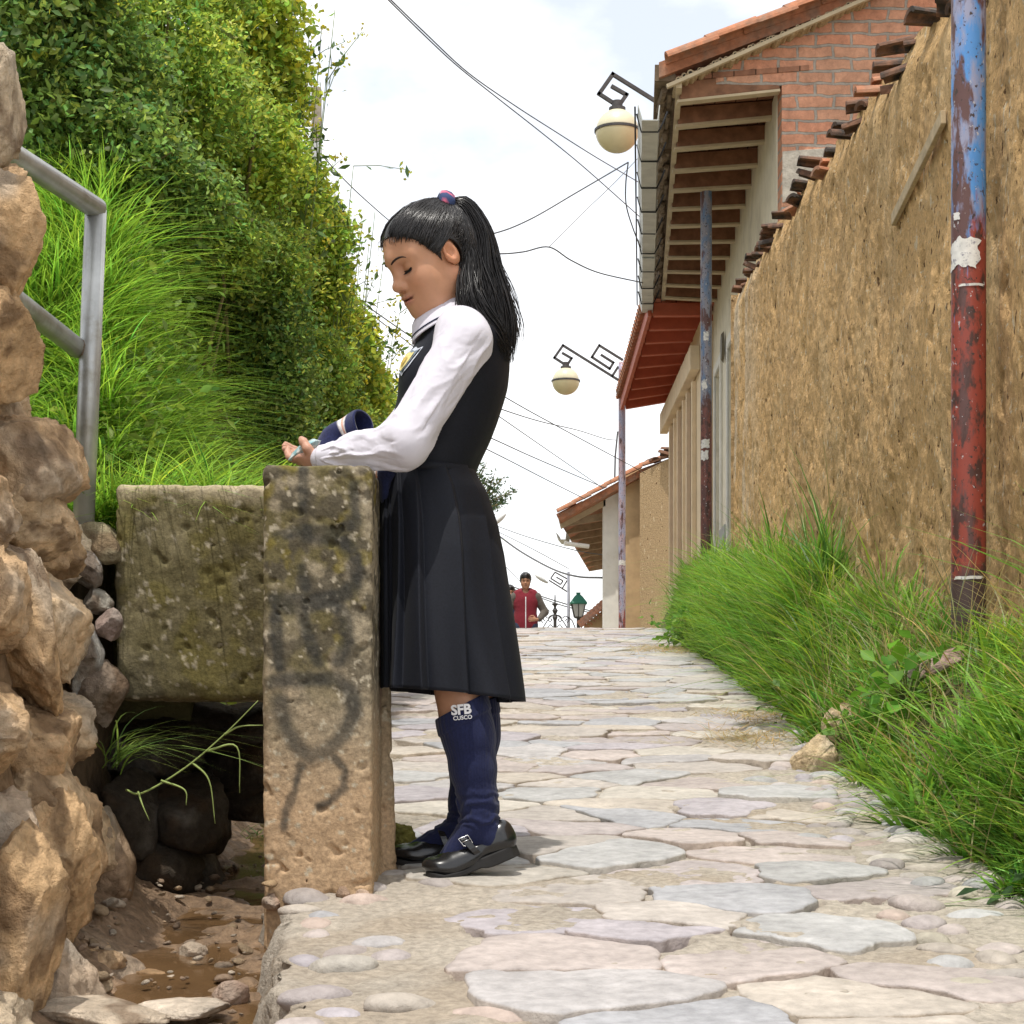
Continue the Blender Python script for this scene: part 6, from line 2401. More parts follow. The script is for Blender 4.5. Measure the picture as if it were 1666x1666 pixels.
def cap_clip(X):
    d = (X - FR[0]) / HS
    a, b, c = d @ FR[1], d @ FR[2], d @ FR[3]
    # hairline: forehead, temple, sideburn in front of the ear, behind the ear
    lim = np.interp(c, [-.09, -.045, -.02, .010, .030, .048, .068, .082, .10], [-.05, -.035, .012, .024, .038, .050, .066, .084, .14])
    ear = np.maximum(np.abs(a + .002) - .020, np.abs(c - .000) - .030)
    front = (a - lim) * .6
    e2 = -(np.sqrt(((a + .005) / .022) ** 2 + ((c + .002) / .034) ** 2) - 1) * .02
    e2 = np.where(np.abs(b) > .045, e2, -1)
    return np.maximum(front, e2) * HS


def comb(X, d):
    q = (X - FR[0]) / HS
    a, b, c = q @ FR[1], q @ FR[2], q @ FR[3]
    # grooves run towards the band at the crown's back
    t = np.arctan2(np.abs(b) + .02, c + .25 * a + .02)
    return .0014 * fbm(np.stack([t * 14, a * 7, b * 0], -1), 3, 801)


V1, Q1 = nets(cap_pr, .0026, comb, cap_clip)
BAND = P(726, 346, 4.06)
rs = np.random.default_rng(90)
ca, cb = [], []
parts = [(V1, Q1, np.tile(np.array([.014, .012, .012]), (len(V1), 1)))]


def proj_cap(p, lift=.001):
    o = HL(-.012, 0, .03)
    dd = p - o
    L0 = np.linalg.norm(dd)
    dd = dd / L0
    A = np.linspace(.05, .14, 60)
    X = o + A[:, None] * dd
    v = sdf(cap_pr, X)
    i = int(np.argmax(v > 0))
    return o + dd * (A[i] + lift)


lv, lf, lc, off = [], [], [], 0
for i in range(1400):
    # root along the hairline / side of the head
    sgn = -1 if rs.uniform() < .18 else 1
    c0 = rs.uniform(-.03, .088)
    a0 = float(np.interp(c0, [-.045, -.02, .010, .030, .048, .068, .090], [-.03, .012, .024, .038, .050, .066, .084])) - rs.uniform(-.006, .010)
    b0 = sgn * math.sqrt(max(.0001, .080 ** 2 * (1 - ((a0 + .01) / .115) ** 2) - max(0, c0 - .045) ** 2 * .6)) * rs.uniform(.35 if c0 > .05 else .92, 1)
    if i >= 1000:                                   # behind and above the ear
        c0 = rs.uniform(-.055, .05)
        a0 = rs.uniform(-.075, -.022)
        b0 = sgn * .078
    s0 = HL(a0, b0, c0)
    m = 11
    bj = rs.normal(0, .008, 3)
    lf_ = rs.uniform(0, .0022)
    pl = []
    for k in range(m):
        t = k / (m - 1)
        p = lerp(s0, BAND + bj, t) + np.array([0, 0, -.018 * math.sin(math.pi * t) * (c0 < .03)])
        pl.append(proj_cap(p, .0006 + lf_) if t < .97 else BAND)
    qq = (np.array(pl) - FR[0]) / HS
    qa, qb, qc = qq @ FR[1], qq @ FR[2], qq @ FR[3]
    if (((np.abs(qa + .005) < .017) & (np.abs(qc + .002) < .026) & (np.abs(qb) > .045))).any():
        continue
    mb = MB()
    mb.tube(pl, list(np.interp(np.linspace(0, 1, m), [0, .15, .8, 1], [.0002, .0011, .0013, .0010])), 3, cap=False)
    vv = np.vstack(mb.v)
    lv.append(vv)
    lf.append(np.array(mb.f) + off)
    off += len(vv)
    lc.append(np.tile(np.array([.014, .0125, .0125]) * math.exp(rs.normal(.1, .55)), (len(vv), 1)))
parts.append((np.vstack(lv), np.vstack(lf), np.vstack(lc)))
# fine flyaway fringe at the forehead
lv, lf, lc, off = [], [], [], 0
for i in range(45):
    c0 = rs.uniform(.066, .090)
    b0 = rs.uniform(-.05, .035)
    s0 = proj_cap(HL(float(np.interp(c0, [.010, .030, .048, .068, .090], [.026, .040, .054, .070, .088])), b0, c0), -.001)
    dr = FR[1] * rs.uniform(.2, 1) + FR[2] * rs.normal(.3, .6) - FR[3] * rs.uniform(.1, 1)
    dr /= np.linalg.norm(dr)
    L_ = rs.uniform(.008, .020)
    pl = [s0, s0 + dr * L_ * .5 + FR[1] * .004, s0 + dr * L_ + FR[1] * .003 - FR[3] * .003]
    mb = MB()
    mb.tube(spline(pl, 3), .0003, 3, cap=False)
    vv = np.vstack(mb.v)
    lv.append(vv)
    lf.append(np.array(mb.f) + off)
    off += len(vv)
    lc.append(np.tile(np.array([.02, .016, .015]), (len(vv), 1)))
parts.append((np.vstack(lv), np.vstack(lf), np.vstack(lc)))
yb = 4.07
guide = [P(728, 340, yb), P(754, 338, yb), P(778, 385, yb), P(784, 440, yb - .01), P(797, 490, yb - .02), P(810, 540, yb - .03), P(818, 592, yb - .03)]
parts.append(strands(rs, 1500, guide, [.010, .026, .034, .042, .046, .040, .020], [.012, .026, .034, .042, .050, .048, .030], .0013, 22, .010, drop=.42))
guide2 = [P(748, 372, yb), P(764, 420, yb - .02), P(764, 465, yb - .04), P(772, 505, yb - .06), P(800, 545, yb - .06), P(818, 575, yb - .05)]
parts.append(strands(rs, 900, guide2, [.014, .024, .030, .034, .030, .018], [.03, .04, .045, .05, .04, .022], .0013, 20, .010, drop=.5))
guide3 = [P(742, 352, yb), P(790, 400, yb), P(818, 460, yb), P(838, 520, yb), P(842, 560, yb)]
parts.append(strands(rs, 60, guide3, [.006, .012, .014, .012, .012], [.01, .03, .04, .04, .03], .0009, 18, .012, drop=.5))
hc = [(P(744, 350, yb), .022), (P(766, 385, yb), .034), (P(772, 440, yb - .01), .046), (P(786, 490, yb - .02), .050), (P(800, 535, yb - .03), .040), (P(812, 570, yb - .03), .022)]
hv, hq = nets(chain([q[0] for q in hc], [q[1] * .70 for q in hc], .02) + chain([P(752, 385, yb - .01), P(764, 440, yb - .02), P(772, 495, yb - .045)], [.015, .021, .024], .02), .004,
              lambda X, d: .003 * fbm(X * np.array([60, 60, 9]), 3, 811))
parts.append((hv, hq, np.tile(np.array([.011, .010, .010]), (len(hv), 1))))
V, Q, C = join([(a, b, c) for a, b, c in parts])
hairo = mesh_obj('hair', V, Q, 'hair_black', girl, smooth=True, col=np.clip(C, .004, .06))

# printed hair band
mb = MB()
bd = np.array(P(752, 352, 4.07)) - np.array(P(727, 345, 4.06))
ring = []
d_, s_, n_v = frame_from(bd + np.array([0, 0, -.004]))
BC = P(722, 336, 4.05)
rings = []
for k in range(25):
    a = 2 * math.pi * k / 24
    rr = .024 * (1 + .10 * math.sin(5 * a))
    c0 = BC + rr * (math.cos(a) * s_ + math.sin(a) * n_v)
    rad = (math.cos(a) * s_ + math.sin(a) * n_v)
    rings.append([c0 + .0155 * (math.cos(b) * d_ * 1.25 + math.sin(b) * rad * .8) for b in np.linspace(0, 2 * math.pi, 10, endpoint=False)])
mb.loft(rings, True, False)
bv = np.vstack(mb.v)
bc = np.tile(np.array([.03, .05, .13]), (len(bv), 1))
m = sstep(.1, .25, fbm(bv * 75, 2, 821))[:, None]
bc = lerp(bc, np.array([.62, .13, .20]), m)
m = sstep(.3, .4, fbm(bv * 90 + 5, 2, 822))[:, None]
bc = lerp(bc, np.array([.55, .60, .70]), m)
mesh_obj('hair_band', bv, mb.f, mk('band_cloth', attr=True, rough=.8, namp=.1), hairo, smooth=True, col=bc)


# ---- blouse
def fold(X, d):
    # drag folds down the sleeves and around the elbow
    r = 0
    for a, b, seed, amp in ((SH_n, EL_n, 831, .0058), (EL_n, WR_n, 832, .0058), (SH_f, EL_f, 833, .005), (EL_f, WR_f, 834, .005)):
        ba = b - a
        L_ = np.linalg.norm(ba)
        t = np.clip((X - a) @ ba / (L_ * L_), -.2, 1.2)
        w = np.linalg.norm(X - a - t[:, None] * ba, axis=1)
        dd, s1, n1 = frame_from(ba)
        ang = np.arctan2((X - a) @ n1, (X - a) @ s1)
        nn = fbm(np.stack([t * 2.6 + ang * .5, np.cos(ang) * 1.2 + t * 1.3, np.sin(ang) * 1.2], -1), 2, seed)
        rid = .8 - np.abs(nn) * 3.0
        n3 = fbm(np.stack([t * 6.5 + ang * 1.3, np.cos(ang) * 2.0 + t * 2.6, np.sin(ang) * 2.0], -1), 2, seed + 9)
        n2 = -3.2 * np.clip(.55 - np.abs(n3) * 4.5, 0, 1)
        r = r + (np.clip(.12 - w, 0, .12) / .12) * (np.clip(-1.7 * amp * np.sign(rid) * np.abs(rid) ** 1.3, -.02, .0045) + .0008 * n2) * sstep(-.15, .05, t) * sstep(1.02, .85, t)
    return r


CUF_n = WR_n
sleeves = [E(P(752, 554, 3.965), (.062, .050, .062), k=.03), Cn(P(756, 556, 3.945), EL_n + np.array([.010, 0, .010]), .058, .050, .03), Cn(EL_n, EL_n + (WR_n - EL_n) * .55, .050, .041, .03), Cn(EL_n + (WR_n - EL_n) * .5, EL_n + (WR_n - EL_n) * .97, .043, .0275, .02),
           Cn(EL_n + (WR_n - EL_n) * .90, EL_n + (WR_n - EL_n) * .99, .029, .028, .006),
           E(P(757, 558, 4.20), (.066, .056, .062), k=.03), Cn(SH_f, EL_f, .060, .050, .03), Cn(EL_f, WR_f, .050, .027, .03),
           E(P(752, 548, YM), (.070, .15, .066), k=.03)]
V, Q = nets(sleeves, .0028, fold)
blo = mesh_obj('blouse', V, Q, 'blouse_white', girl, smooth=True)

cdir = (WR_n - EL_n) / np.linalg.norm(WR_n - EL_n)
_, cs1, cn1 = frame_from(cdir)
cr = []
for tt_, rr_ in ((-.040, .0300), (-.039, .0325), (-.004, .0310), (-.001, .0295), (-.003, .0265), (-.02, .0255)):
    cr.append([WR_n + cdir * (tt_ + .004) + (rr_ + .0006 * math.sin(a * 7)) * (math.cos(a) * cs1 + math.sin(a) * cn1) for a in np.linspace(0, 2 * math.pi, 40, endpoint=False)])
mb = MB()
mb.loft(cr, True, False)
mb.build('cuff', 'blouse_white', blo, smooth=True)

# ---- pinafore bodice
pin = [E(P(698, 762, YM), (.103, .124, .10), k=.03), E(P(722, 688, YM), (.116, .132, .115), k=.05), E(P(744, 618, YM), (.118, .140, .115), k=.05), E(P(757, 560, YM), (.094, .128, .088), k=.05),
       E(P(690, 612, 4.03), (.05, .05, .055), k=.04), E(P(690, 612, 4.13), (.05, .05, .055), k=.04),
       Cn(P(792, 540, 3.99), P(770, 516, 4.01), .022, .020, .03), Cn(P(792, 540, 4.17), P(770, 516, 4.15), .022, .020, .03)]


def pin_clip(X):
    neck = .078 - np.linalg.norm((X - P(738, 512, YM)) * np.array([1.0, .9, .9]), axis=1)
    top = X[:, 2] - P(0, 507, YM)[2]
    bot = P(0, 782, YM)[2] - X[:, 2] - .1 * (X[:, 0] - P(698, 0, YM)[0])
    arm = .066 - np.linalg.norm((X - P(752, 552, 3.93)) * np.array([1, .6, 1]), axis=1)
    return np.maximum(np.maximum(neck, top), np.maximum(bot, arm))


V, Q = nets(pin, .004, lambda X, d: .0025 * fbm(X * np.array([14, 14, 9]), 3, 841), pin_clip)
pino = mesh_obj('pinafore_bodice', V, Q, 'navy_wool', girl, smooth=True)

# ---- pleated skirt
VL = [764, 780, 800, 850, 900, 1000, 1080, 1150]
UF = [622, 620, 618, 617, 616, 615.5, 615, 614.5]
UB = [772, 778, 790, 805, 813, 822, 830, 838]
HY = [.126, .134, .146, .165, .178, .195, .206, .214]
NA, NV = 480, 60
rings = []
for j in range(NV):
    t = j / (NV - 1)
    vv_ = 764 + (1131 - 764) * t
    uf, ub, hy = np.interp(vv_, VL, UF), np.interp(vv_, VL, UB), np.interp(vv_, VL, HY)
    ring = []
    for i in range(NA):
        a = 2 * math.pi * i / NA
        ca, sa = math.cos(a), math.sin(a)
        hemz = -0.017 * (ca * .9 + .1) * t + .010 * (sa < 0) * -sa * t * t
        cx = (uf + ub) / 2 + (ub - uf) / 2 * math.copysign(abs(ca) ** .85, ca)
        y = YM + hy * math.copysign(abs(sa) ** .92, sa)
        p = P(cx, vv_, YM)
        p[1] = y
        fr = (a / (2 * math.pi) * 13 + .22 * math.sin(a * 3) + .35) % 1.0
        pl = (fr if fr < .90 else (1 - fr) / .10 * .90) / .90 - .5
        amp = (.004 + .026 * t ** .75) * (.45 if ca < -.75 else 1)
        drift = .017 * t * math.sin(a * 4 + 2.2 * t + 1) + .006 * t * math.sin(a * 9 - 3 * t)
        nrm = np.array([ca, sa * 1.1, 0])
        p = p + nrm * (amp * pl + drift * (.3 if ca < -.75 else 1)) + np.array([0, 0, hemz])
        ring.append(p)
    rings.append(ring)
inner = [[p * 1.0 for p in rings[-1]]]
A = np.array(rings)
ctr = A.mean(axis=1, keepdims=True)
Ain = ctr + (A - ctr) * .978
full = np.concatenate([A, Ain[::-1]], 0)
full[NV:, :, 2] += 0
mb = MB()
mb.loft(full, True, False)
o = mb.build('pleated_skirt', 'navy_wool', girl, smooth=True)
mb = MB()
wb = []
for dv_, off in ((-6, 0.0), (-5, .004), (6, .004), (8, 0.0)):
    ring = []
    for i in range(120):
        a = 2 * math.pi * i / 120
        p = P((622 + 772) / 2 + (772 - 622) / 2 * math.cos(a), 768 + dv_ + 5 * math.cos(a), YM)
        p[1] = YM + .131 * math.sin(a)
        ring.append(p + off * np.array([math.cos(a), math.sin(a), 0]))
    wb.append(ring)
mb.loft(wb, True, False)
mb.build('waistband', 'navy_wool', girl, smooth=True)

# ---- collar, tie, badge
NC = P(728, 522, YM)
cax = np.array([-.42, 0, .9])
cax /= np.linalg.norm(cax)
cs_ = np.array([0, -1., 0])
cf = np.cross(cs_, cax)
cf = cf if cf[0] < 0 else -cf
mb = MB()
profile = [(.054, .030), (.056, .036), (.060, .036), (.074, .012), (.090, -.010), (.092, -.013), (.089, -.013), (.072, .006), (.056, .026)]
edge = []
rings = []
for k in range(61):
    a = -2.85 + 5.7 * k / 60
    ring = []
    for j, (r_, h_) in enumerate(profile):
        flare = 1 + (.16 if 3 <= j <= 7 else 0) * max(0, math.cos((abs(a) - 2.4) * 1.6)) * (abs(a) > 1.6)
        dirv = -cf * math.cos(a) + cs_ * math.sin(a)
        ring.append(NC + dirv * r_ * flare * np.array([1, 1.02, 1]) + cax * h_ * (1 if j < 3 else 1 + .7 * (abs(a) / 2.85) ** 3))
    rings.append(ring)
    edge.append(np.array(ring[4]) * .5 + np.array(ring[5]) * .5)
mb.loft(rings, True, True)
col_o = mb.build('collar', 'blouse_white', blo, smooth=True)
MB().tube([lerp(np.array(rings[k][3]), np.array(rings[k][4]), .8) + np.array([0, -.001, .0016]) for k in range(61)], .0016, 6).build('piping', 'navy_piping', col_o, smooth=True)
mb = MB()
v, f = rock(P(692, 541, 4.06), (.016, .020, .018), 9, 3, rough=.1, fine=.03)
mb.add(v, f)
for s in (-1, 1):
    a = P(690, 548, 4.06 + .012 * s)
    mb.loft([[a + np.array(q) for q in ((-.006, -.010, 0), (-.006, .010, 0), (.004, .010, 0), (.004, -.010, 0))],
             [P(672, 585, 4.06 + .03 * s) + np.array(q) for q in ((-.006, -.022, 0), (-.006, .022, 0), (.004, .022, 0), (.004, -.022, 0))],
             [P(662, 606, 4.06 + .035 * s) + np.array(q) for q in ((-.006, -.004, 0), (-.006, .004, 0), (.004, .004, 0), (.004, -.004, 0))]])
mb.build('neck_tie', mk('tie_navy', (.022, .04, .085), rough=.7, namp=.15, nscale=80), girl, smooth=True)


def surf_hit(prims, o, d, n=300, L_=.4):
    A = np.linspace(0, L_, n)
    X = np.array(o) + A[:, None] * np.array(d)
    v = sdf(prims, X)
    i = int(np.argmax(v < 0))
    return X[i], i > 0


# crest on the chest, wrapped on the bodice: a shield with a gold field
sh_out = [(-.5, .5), (-.25, .46), (0, .56), (.25, .46), (.5, .5), (.5, 0), (.42, -.26), (.2, -.42), (0, -.55), (-.2, -.42), (-.42, -.26), (-.5, 0)]
bo = P(683, 588, 4.0)


def badge_ring(sc_, lift):
    out = []
    for a, b in sh_out:
        q = bo + np.array([0, a * .040 * sc_, b * .060 * sc_])
        h, ok = surf_hit(pin, q + np.array([-.16, 0, 0]), (1, 0, 0))
        out.append(h - np.array([lift, 0, 0]))
    return np.array(out)


mb = MB()
for sc_, lift, colr_ in ((1.0, .0035, (.62, .66, .74)), (.80, .005, (.20, .25, .30)), (.66, .0065, (.72, .62, .26)), (.34, .008, (.55, .40, .10))):
    r_ = badge_ring(sc_, lift)
    mb.add(np.vstack([r_, r_.mean(0) - np.array([.002, 0, 0])]), [(i, (i + 1) % 12, 12) for i in range(12)], colr_)
mb.build('badge', mk('badge_thread', attr=True, rough=.7, nscale=200, namp=.3), pino, usecol=True)

# ---- socks
SKN = (.014, .018, .056)


def ankle(ank, seed):
    def f(X, d):
        h = X[:, 2] - ank[2]
        w = sstep(-.03, .0, h) * sstep(.085, .03, h)
        return -.0024 * w * np.sin(h * 260 + 7 * fbm(X * 22, 3, seed)) + .0006 * np.sin(np.arctan2(X[:, 1] - ank[1], X[:, 0] - ank[0]) * 46)
    return f


def sock(pts_px, yy, ank, toe, top, seed, name='sock'):
    pts_ = [P(u, v, yy) for u, v in pts_px]
    pr = chain([pts_[0] + (pts_[0] - pts_[1]) * .5] + pts_, [LEG_NR[0] + .004] + [r + .0042 for r in LEG_NR], .02)
    pr += [Cn(ank, toe, .036, .025, .02), E(ank + np.array([.022, 0, -.045]), (.034, .031, .036), k=.02)]
    tp = P(*top, yy)
    ax = pts_[0] - pts_[1]
    ax = ax / np.linalg.norm(ax)
    ax = ax * .86 + np.array([-.28, 0, 0])
    ax /= np.linalg.norm(ax)

    def clip(X):
        return (X - tp) @ ax

    def disp(X, d):
        h = (X - tp) @ ax
        return ankle(ank, seed)(X, d) - .0035 * sstep(-.040, -.036, h)
    V, Q = nets(pr, .0028, disp, clip)
    c = np.tile(np.array(SKN), (len(V), 1)) * (1 + .12 * fbm(V * 50, 2, seed))[:, None]
    return mesh_obj(name, V, Q, 'sock_navy', girl, smooth=True, col=np.clip(c, .004, 1)), pr, tp, ax


sk_n, sk_pr, sk_tp, sk_ax = sock(LEG_N, 3.983, AN_n, P(728, 1402, 3.975), (749, 1149), 851)
sk_f, _, _, _ = sock(LEG_F, 4.165, AN_f, P(665, 1392, 4.16), (768, 1149), 852)


def text_on(prims, txt, ctr_px, yy, size, tilt, parent, bold=0.0):
    cu = bpy.data.curves.new("lettering", 'FONT')
    cu.body = txt
    cu.size = size
    cu.align_x = 'CENTER'
    cu.align_y = 'CENTER'
    cu.offset = bold
    cu.resolution_u = 3
    to = bpy.data.objects.new("lettering_src", cu)
    COL.objects.link(to)
    dg = bpy.context.evaluated_depsgraph_get()
    me = bpy.data.meshes.new_from_object(to.evaluated_get(dg))
    vs = np.array([v.co[:] for v in me.vertices])
    fs = [tuple(p.vertices) for p in me.polygons]
    bpy.data.objects.remove(to)
    bpy.data.curves.remove(cu)
    c, s = math.cos(tilt), math.sin(tilt)
    out = []
    base = P(*ctr_px, yy)
    for x, y, _ in vs:
        q = base + np.array([x * c - y * s, 0, x * s + y * c])
        h, ok = surf_hit(prims, (q[0], yy - .12, q[2]), (0, 1, 0), 400, .2)
        out.append(h + np.array([0, -.0062, 0]))
    return mesh_obj('lettering', np.array(out), fs, 'white_thread', parent)


text_on(sk_pr, "SFB", (751.5, 1155), 3.983, .030, .10, sk_n, .0012)
text_on(sk_pr, "CUSCO", (754, 1167.5), 3.983, .0125, .10, sk_n, .0003)


# ---- shoes
def shoe(name, toe, ball, heel_b, heel_t, ank, yy, near):
    """closed leather upper opened over the instep, strap, buckle and sole"""
    toe, ball, hb, ht = [np.array(q) for q in (toe, ball, heel_b, heel_t)]
    up1 = (ht - hb)
    up1 = up1 / np.linalg.norm(up1)
    back = hb - ball
    back = back / np.linalg.norm(back)
    n2 = np.array([-back[2], 0, back[0]])
    n2 = n2 if n2[2] > 0 else -n2
    y_ = np.array([0, 1., 0])
    ax = np.array([back, y_, n2])
    front = toe - ball
    front /= np.linalg.norm(front)
    n1 = np.array([-front[2], 0, front[0]])
    n1 = n1 if n1[2] > 0 else -n1
    axf = np.array([front, y_, n1])
    pr = [E(ball + front * .018 + n1 * .018, (.050, .042, .024), axf, .012), E(ball + n1 * .020 + back * .02, (.05, .040, .028), ax, .02),
          Cn(ball + back * .02 + n2 * .026, hb - back * .035 + n2 * .030, .031, .030, .02), E(hb - back * .036 + n2 * .034, (.040, .034, .038), ax, .02), Cn(hb - back * .022 + n2 * .03, hb - back * .018 + n2 * .052, .026, .022, .015)]
    opening = [E(ball + back * .065 + n2 * .066, (.066, .029, .040), ax, .006, -1), E(ball + back * .10 + n2 * .085, (.05, .026, .045), ax, .006, -1)]
    solez = lambda X: np.maximum(-((X - ball) @ n2), -((X - ball) @ n1)) if False else np.where((X - ball) @ back > 0, -((X - ball) @ n2), -((X - ball) @ n1)) + .004

    V, Q = nets(pr + opening, .0026, None, solez)
    so = mesh_obj(name, V, Q, 'shoe_leather', girl, smooth=True)
    # sole
    rings = []
    Lf, Lb = np.linalg.norm(toe - ball), np.linalg.norm(hb - ball)
    for t in np.linspace(-1, 1, 26):
        if t < 0:
            c = ball + front * Lf * (-t)
            n_ = n1
        else:
            c = ball + back * Lb * t
            n_ = n2
        if abs(t) < .2:
            n_ = n1 + n2
            n_ /= np.linalg.norm(n_)
            c = c + n_ * .004 * (1 - abs(t) / .2)
        w = .043 * math.sqrt(max(.02, 1 - max(0, (-t - .25) / .75) ** 2.2)) if t < 0 else np.interp(t, [0, .45, .8, .93, 1], [.043, .033, .035, .027, .010])
        hgt = .010 if t < .45 else np.interp(t, [.45, .55, 1], [.010, .018, .018])
        rings.append([c + y_ * w - n_ * hgt * .9, c - y_ * w - n_ * hgt * .9, c - y_ * w * 1.03 + n_ * (.004 if t < .3 else .012), c + y_ * w * 1.03 + n_ * (.004 if t < .3 else .012)])
    mb = MB()
    mb.loft(rings, True, True)
    mb.build('sole', 'rubber_sole', so, smooth=False, bevel=.003)
    # strap
    c0 = ball + back * .072 + n2 * .040
    ring = []
    for a in np.linspace(-.35, math.pi + .35, 22):
        ring.append(c0 + np.array([0, -1, 0]) * .0395 * math.cos(a) + n2 * .0405 * math.sin(a) * 1.0 - back * .016 * math.sin(a))
    rr = []
    for p in ring:
        o_ = p - c0
        o_ = o_ / np.linalg.norm(o_)
        rr.append([p + back * .0075, p + back * .0075 + o_ * .003, p - back * .0075 + o_ * .003, p - back * .0075])
    mb = MB()
    mb.loft(rr, True, True)
    st_ = mb.build('strap', 'shoe_leather', so, smooth=False, bevel=.001)
    if near:
        bcn = np.array(ring[5]) + np.array([0, -.0045, 0])
        mb = MB()
        q = [bcn + back * a + (n2 * .85 + back * -.2) * b for a, b in ((-.011, -.0115), (.011, -.0115), (.011, .0115), (-.011, .0115))]
        mb.tube(q, .0018, 6, closed=True)
        mb.tube([q[0] * .5 + q[3] * .5, q[1] * .5 + q[2] * .5], .0014, 6)
        mb.build('buckle', 'steel_buckle', st_, smooth=True)
    return so


shoe('shoe', P(693, 1419, 3.97), P(733, 1425, 3.97), P(842, 1379, 3.985), P(815, 1335, 3.985), AN_n, 3.975, True)
shoe('shoe', P(634, 1396, 4.16), P(680, 1404, 4.16), P(783, 1400, 4.165), P(778, 1345, 4.165), AN_f, 4.165, False)

# ------------------------------------------------------------------ packet and folded sweater on the pillar
pkt = MB()
rng2 = np.random.default_rng(4)
M_ = 18
pv = []
d1_, d2_ = np.array([.030, -.012, .020]), np.array([.006, .034, .006])
for side in (1, -1):
    for i in range(M_):
        for j in range(M_):
            s, t = i / (M_ - 1) * 2 - 1, j / (M_ - 1) * 2 - 1
            puff = .013 * max(0, (1 - s * s)) ** .5 * max(0, (1 - t * t)) ** .5
            q = pk + d1_ * s + d2_ * t + np.array([-.45, -.25, .85]) * side * puff
            pv.append(q)
pv = np.array(pv)
pv += .0035 * np.stack([fbm(pv * 60, 3, 901), fbm(pv * 60, 3, 902), fbm(pv * 60, 3, 903)], -1)
g1 = grid_faces(M_, M_)
c = np.tile(np.array([.52, .66, .66]), (len(pv), 1))
m = sstep(0, .3, fbm(pv * 90, 2, 905))[:, None]
c = lerp(c, np.array([.18, .42, .46]), m * .8)
m = sstep(.25, .4, fbm(pv * 110 + 4, 2, 906))[:, None]
c = lerp(c, np.array([.80, .82, .80]), m)
o = mesh_obj('packet', pv, np.vstack([g1, g1[:, ::-1] + M_ * M_]), mk('crinkled_plastic', attr=True, rough=.25, namp=.1, spec=.6, transl=.2), None, smooth=True, col=c, loc=pk)
tag(o, 'small crinkled pale blue plastic packet held in the girl\'s hands', 'packet')

sw = thing('sweater', 'navy knitted sweater with striped trim draped over the girl\'s far arm', 'sweater', P(600, 762, 4.1))
tubep = spline([P(520, 742, 4.11), P(545, 716, 4.11), P(570, 700, 4.10), P(592, 692, 4.08)], 8)
tr = np.interp(np.linspace(0, 1, len(tubep)), [0, .3, .7, 1], [.022, .032, .034, .037])
rings, cc = [], []
for k, p in enumerate(tubep):
    T_ = tubep[min(k + 1, len(tubep) - 1)] - tubep[max(0, k - 1)]
    dd, s1, n1 = frame_from(T_)
    rings.append([p + tr[k] * (math.cos(a) * s1 + math.sin(a) * n1 * 1.05) * (1 + .06 * math.sin(3 * a + k * .5)) for a in np.linspace(0, 2 * math.pi, 28, endpoint=False)])
for k in range(len(tubep) - 1, len(tubep) - 9, -1):
    p = tubep[k]
    T_ = tubep[min(k + 1, len(tubep) - 1)] - tubep[max(0, k - 1)]
    dd, s1, n1 = frame_from(T_)
    rings.append([p + (tr[k] - .005) * (math.cos(a) * s1 + math.sin(a) * n1 * 1.05) * (1 + .06 * math.sin(3 * a + k * .5)) for a in np.linspace(0, 2 * math.pi, 28, endpoint=False)])
A = np.array(rings)
tpos = np.concatenate([np.arange(len(tubep)), np.arange(len(tubep) - 1, len(tubep) - 9, -1)])
cl = np.tile(np.array([.020, .026, .085]), (A.shape[0], A.shape[1], 1))
K = len(tubep)
for k in range(K):
    x_ = k / (K - 1)
    if .58 < x_ < .64 or .70 < x_ < .74:
        cl[k] = (.72, .70, .70)
    elif .64 <= x_ <= .70:
        cl[k] = (.60, .25, .14)
mb = MB()
mb.loft(A, True, False, col=cl.reshape(-1, 3))
mb.build('sleeve', 'knit_navy', sw, smooth=True, usecol=True)
dr = [E(P(612, 772, 4.16), (.030, .085, .030), k=.02), E(P(632, 768, 4.0), (.030, .045, .026), k=.02), E(P(628, 792, 4.02), (.020, .05, .045), k=.02), Cn(P(600, 752, 4.16), P(540, 742, 4.14), .022, .020, .02), Cn(P(610, 765, 4.10), P(620, 800, 4.10), .026, .012, .02)]
V, Q = nets(dr, .0035, lambda X, d: .004 * fbm(X * np.array([30, 12, 30]), 3, 921))
c = np.tile(np.array([.020, .026, .075]), (len(V), 1))
uu = V[:, 0] / V[:, 1] * F + CU
m = (sstep(604, 605, uu) * sstep(614, 613, uu))[:, None]
c = lerp(c, np.where(((uu * .45).astype(int) % 2 == 0)[:, None], np.array([.70, .68, .68]), np.array([.55, .24, .14])), m)
mesh_obj('knit_body', V, Q, 'knit_navy', sw, smooth=True, col=c)


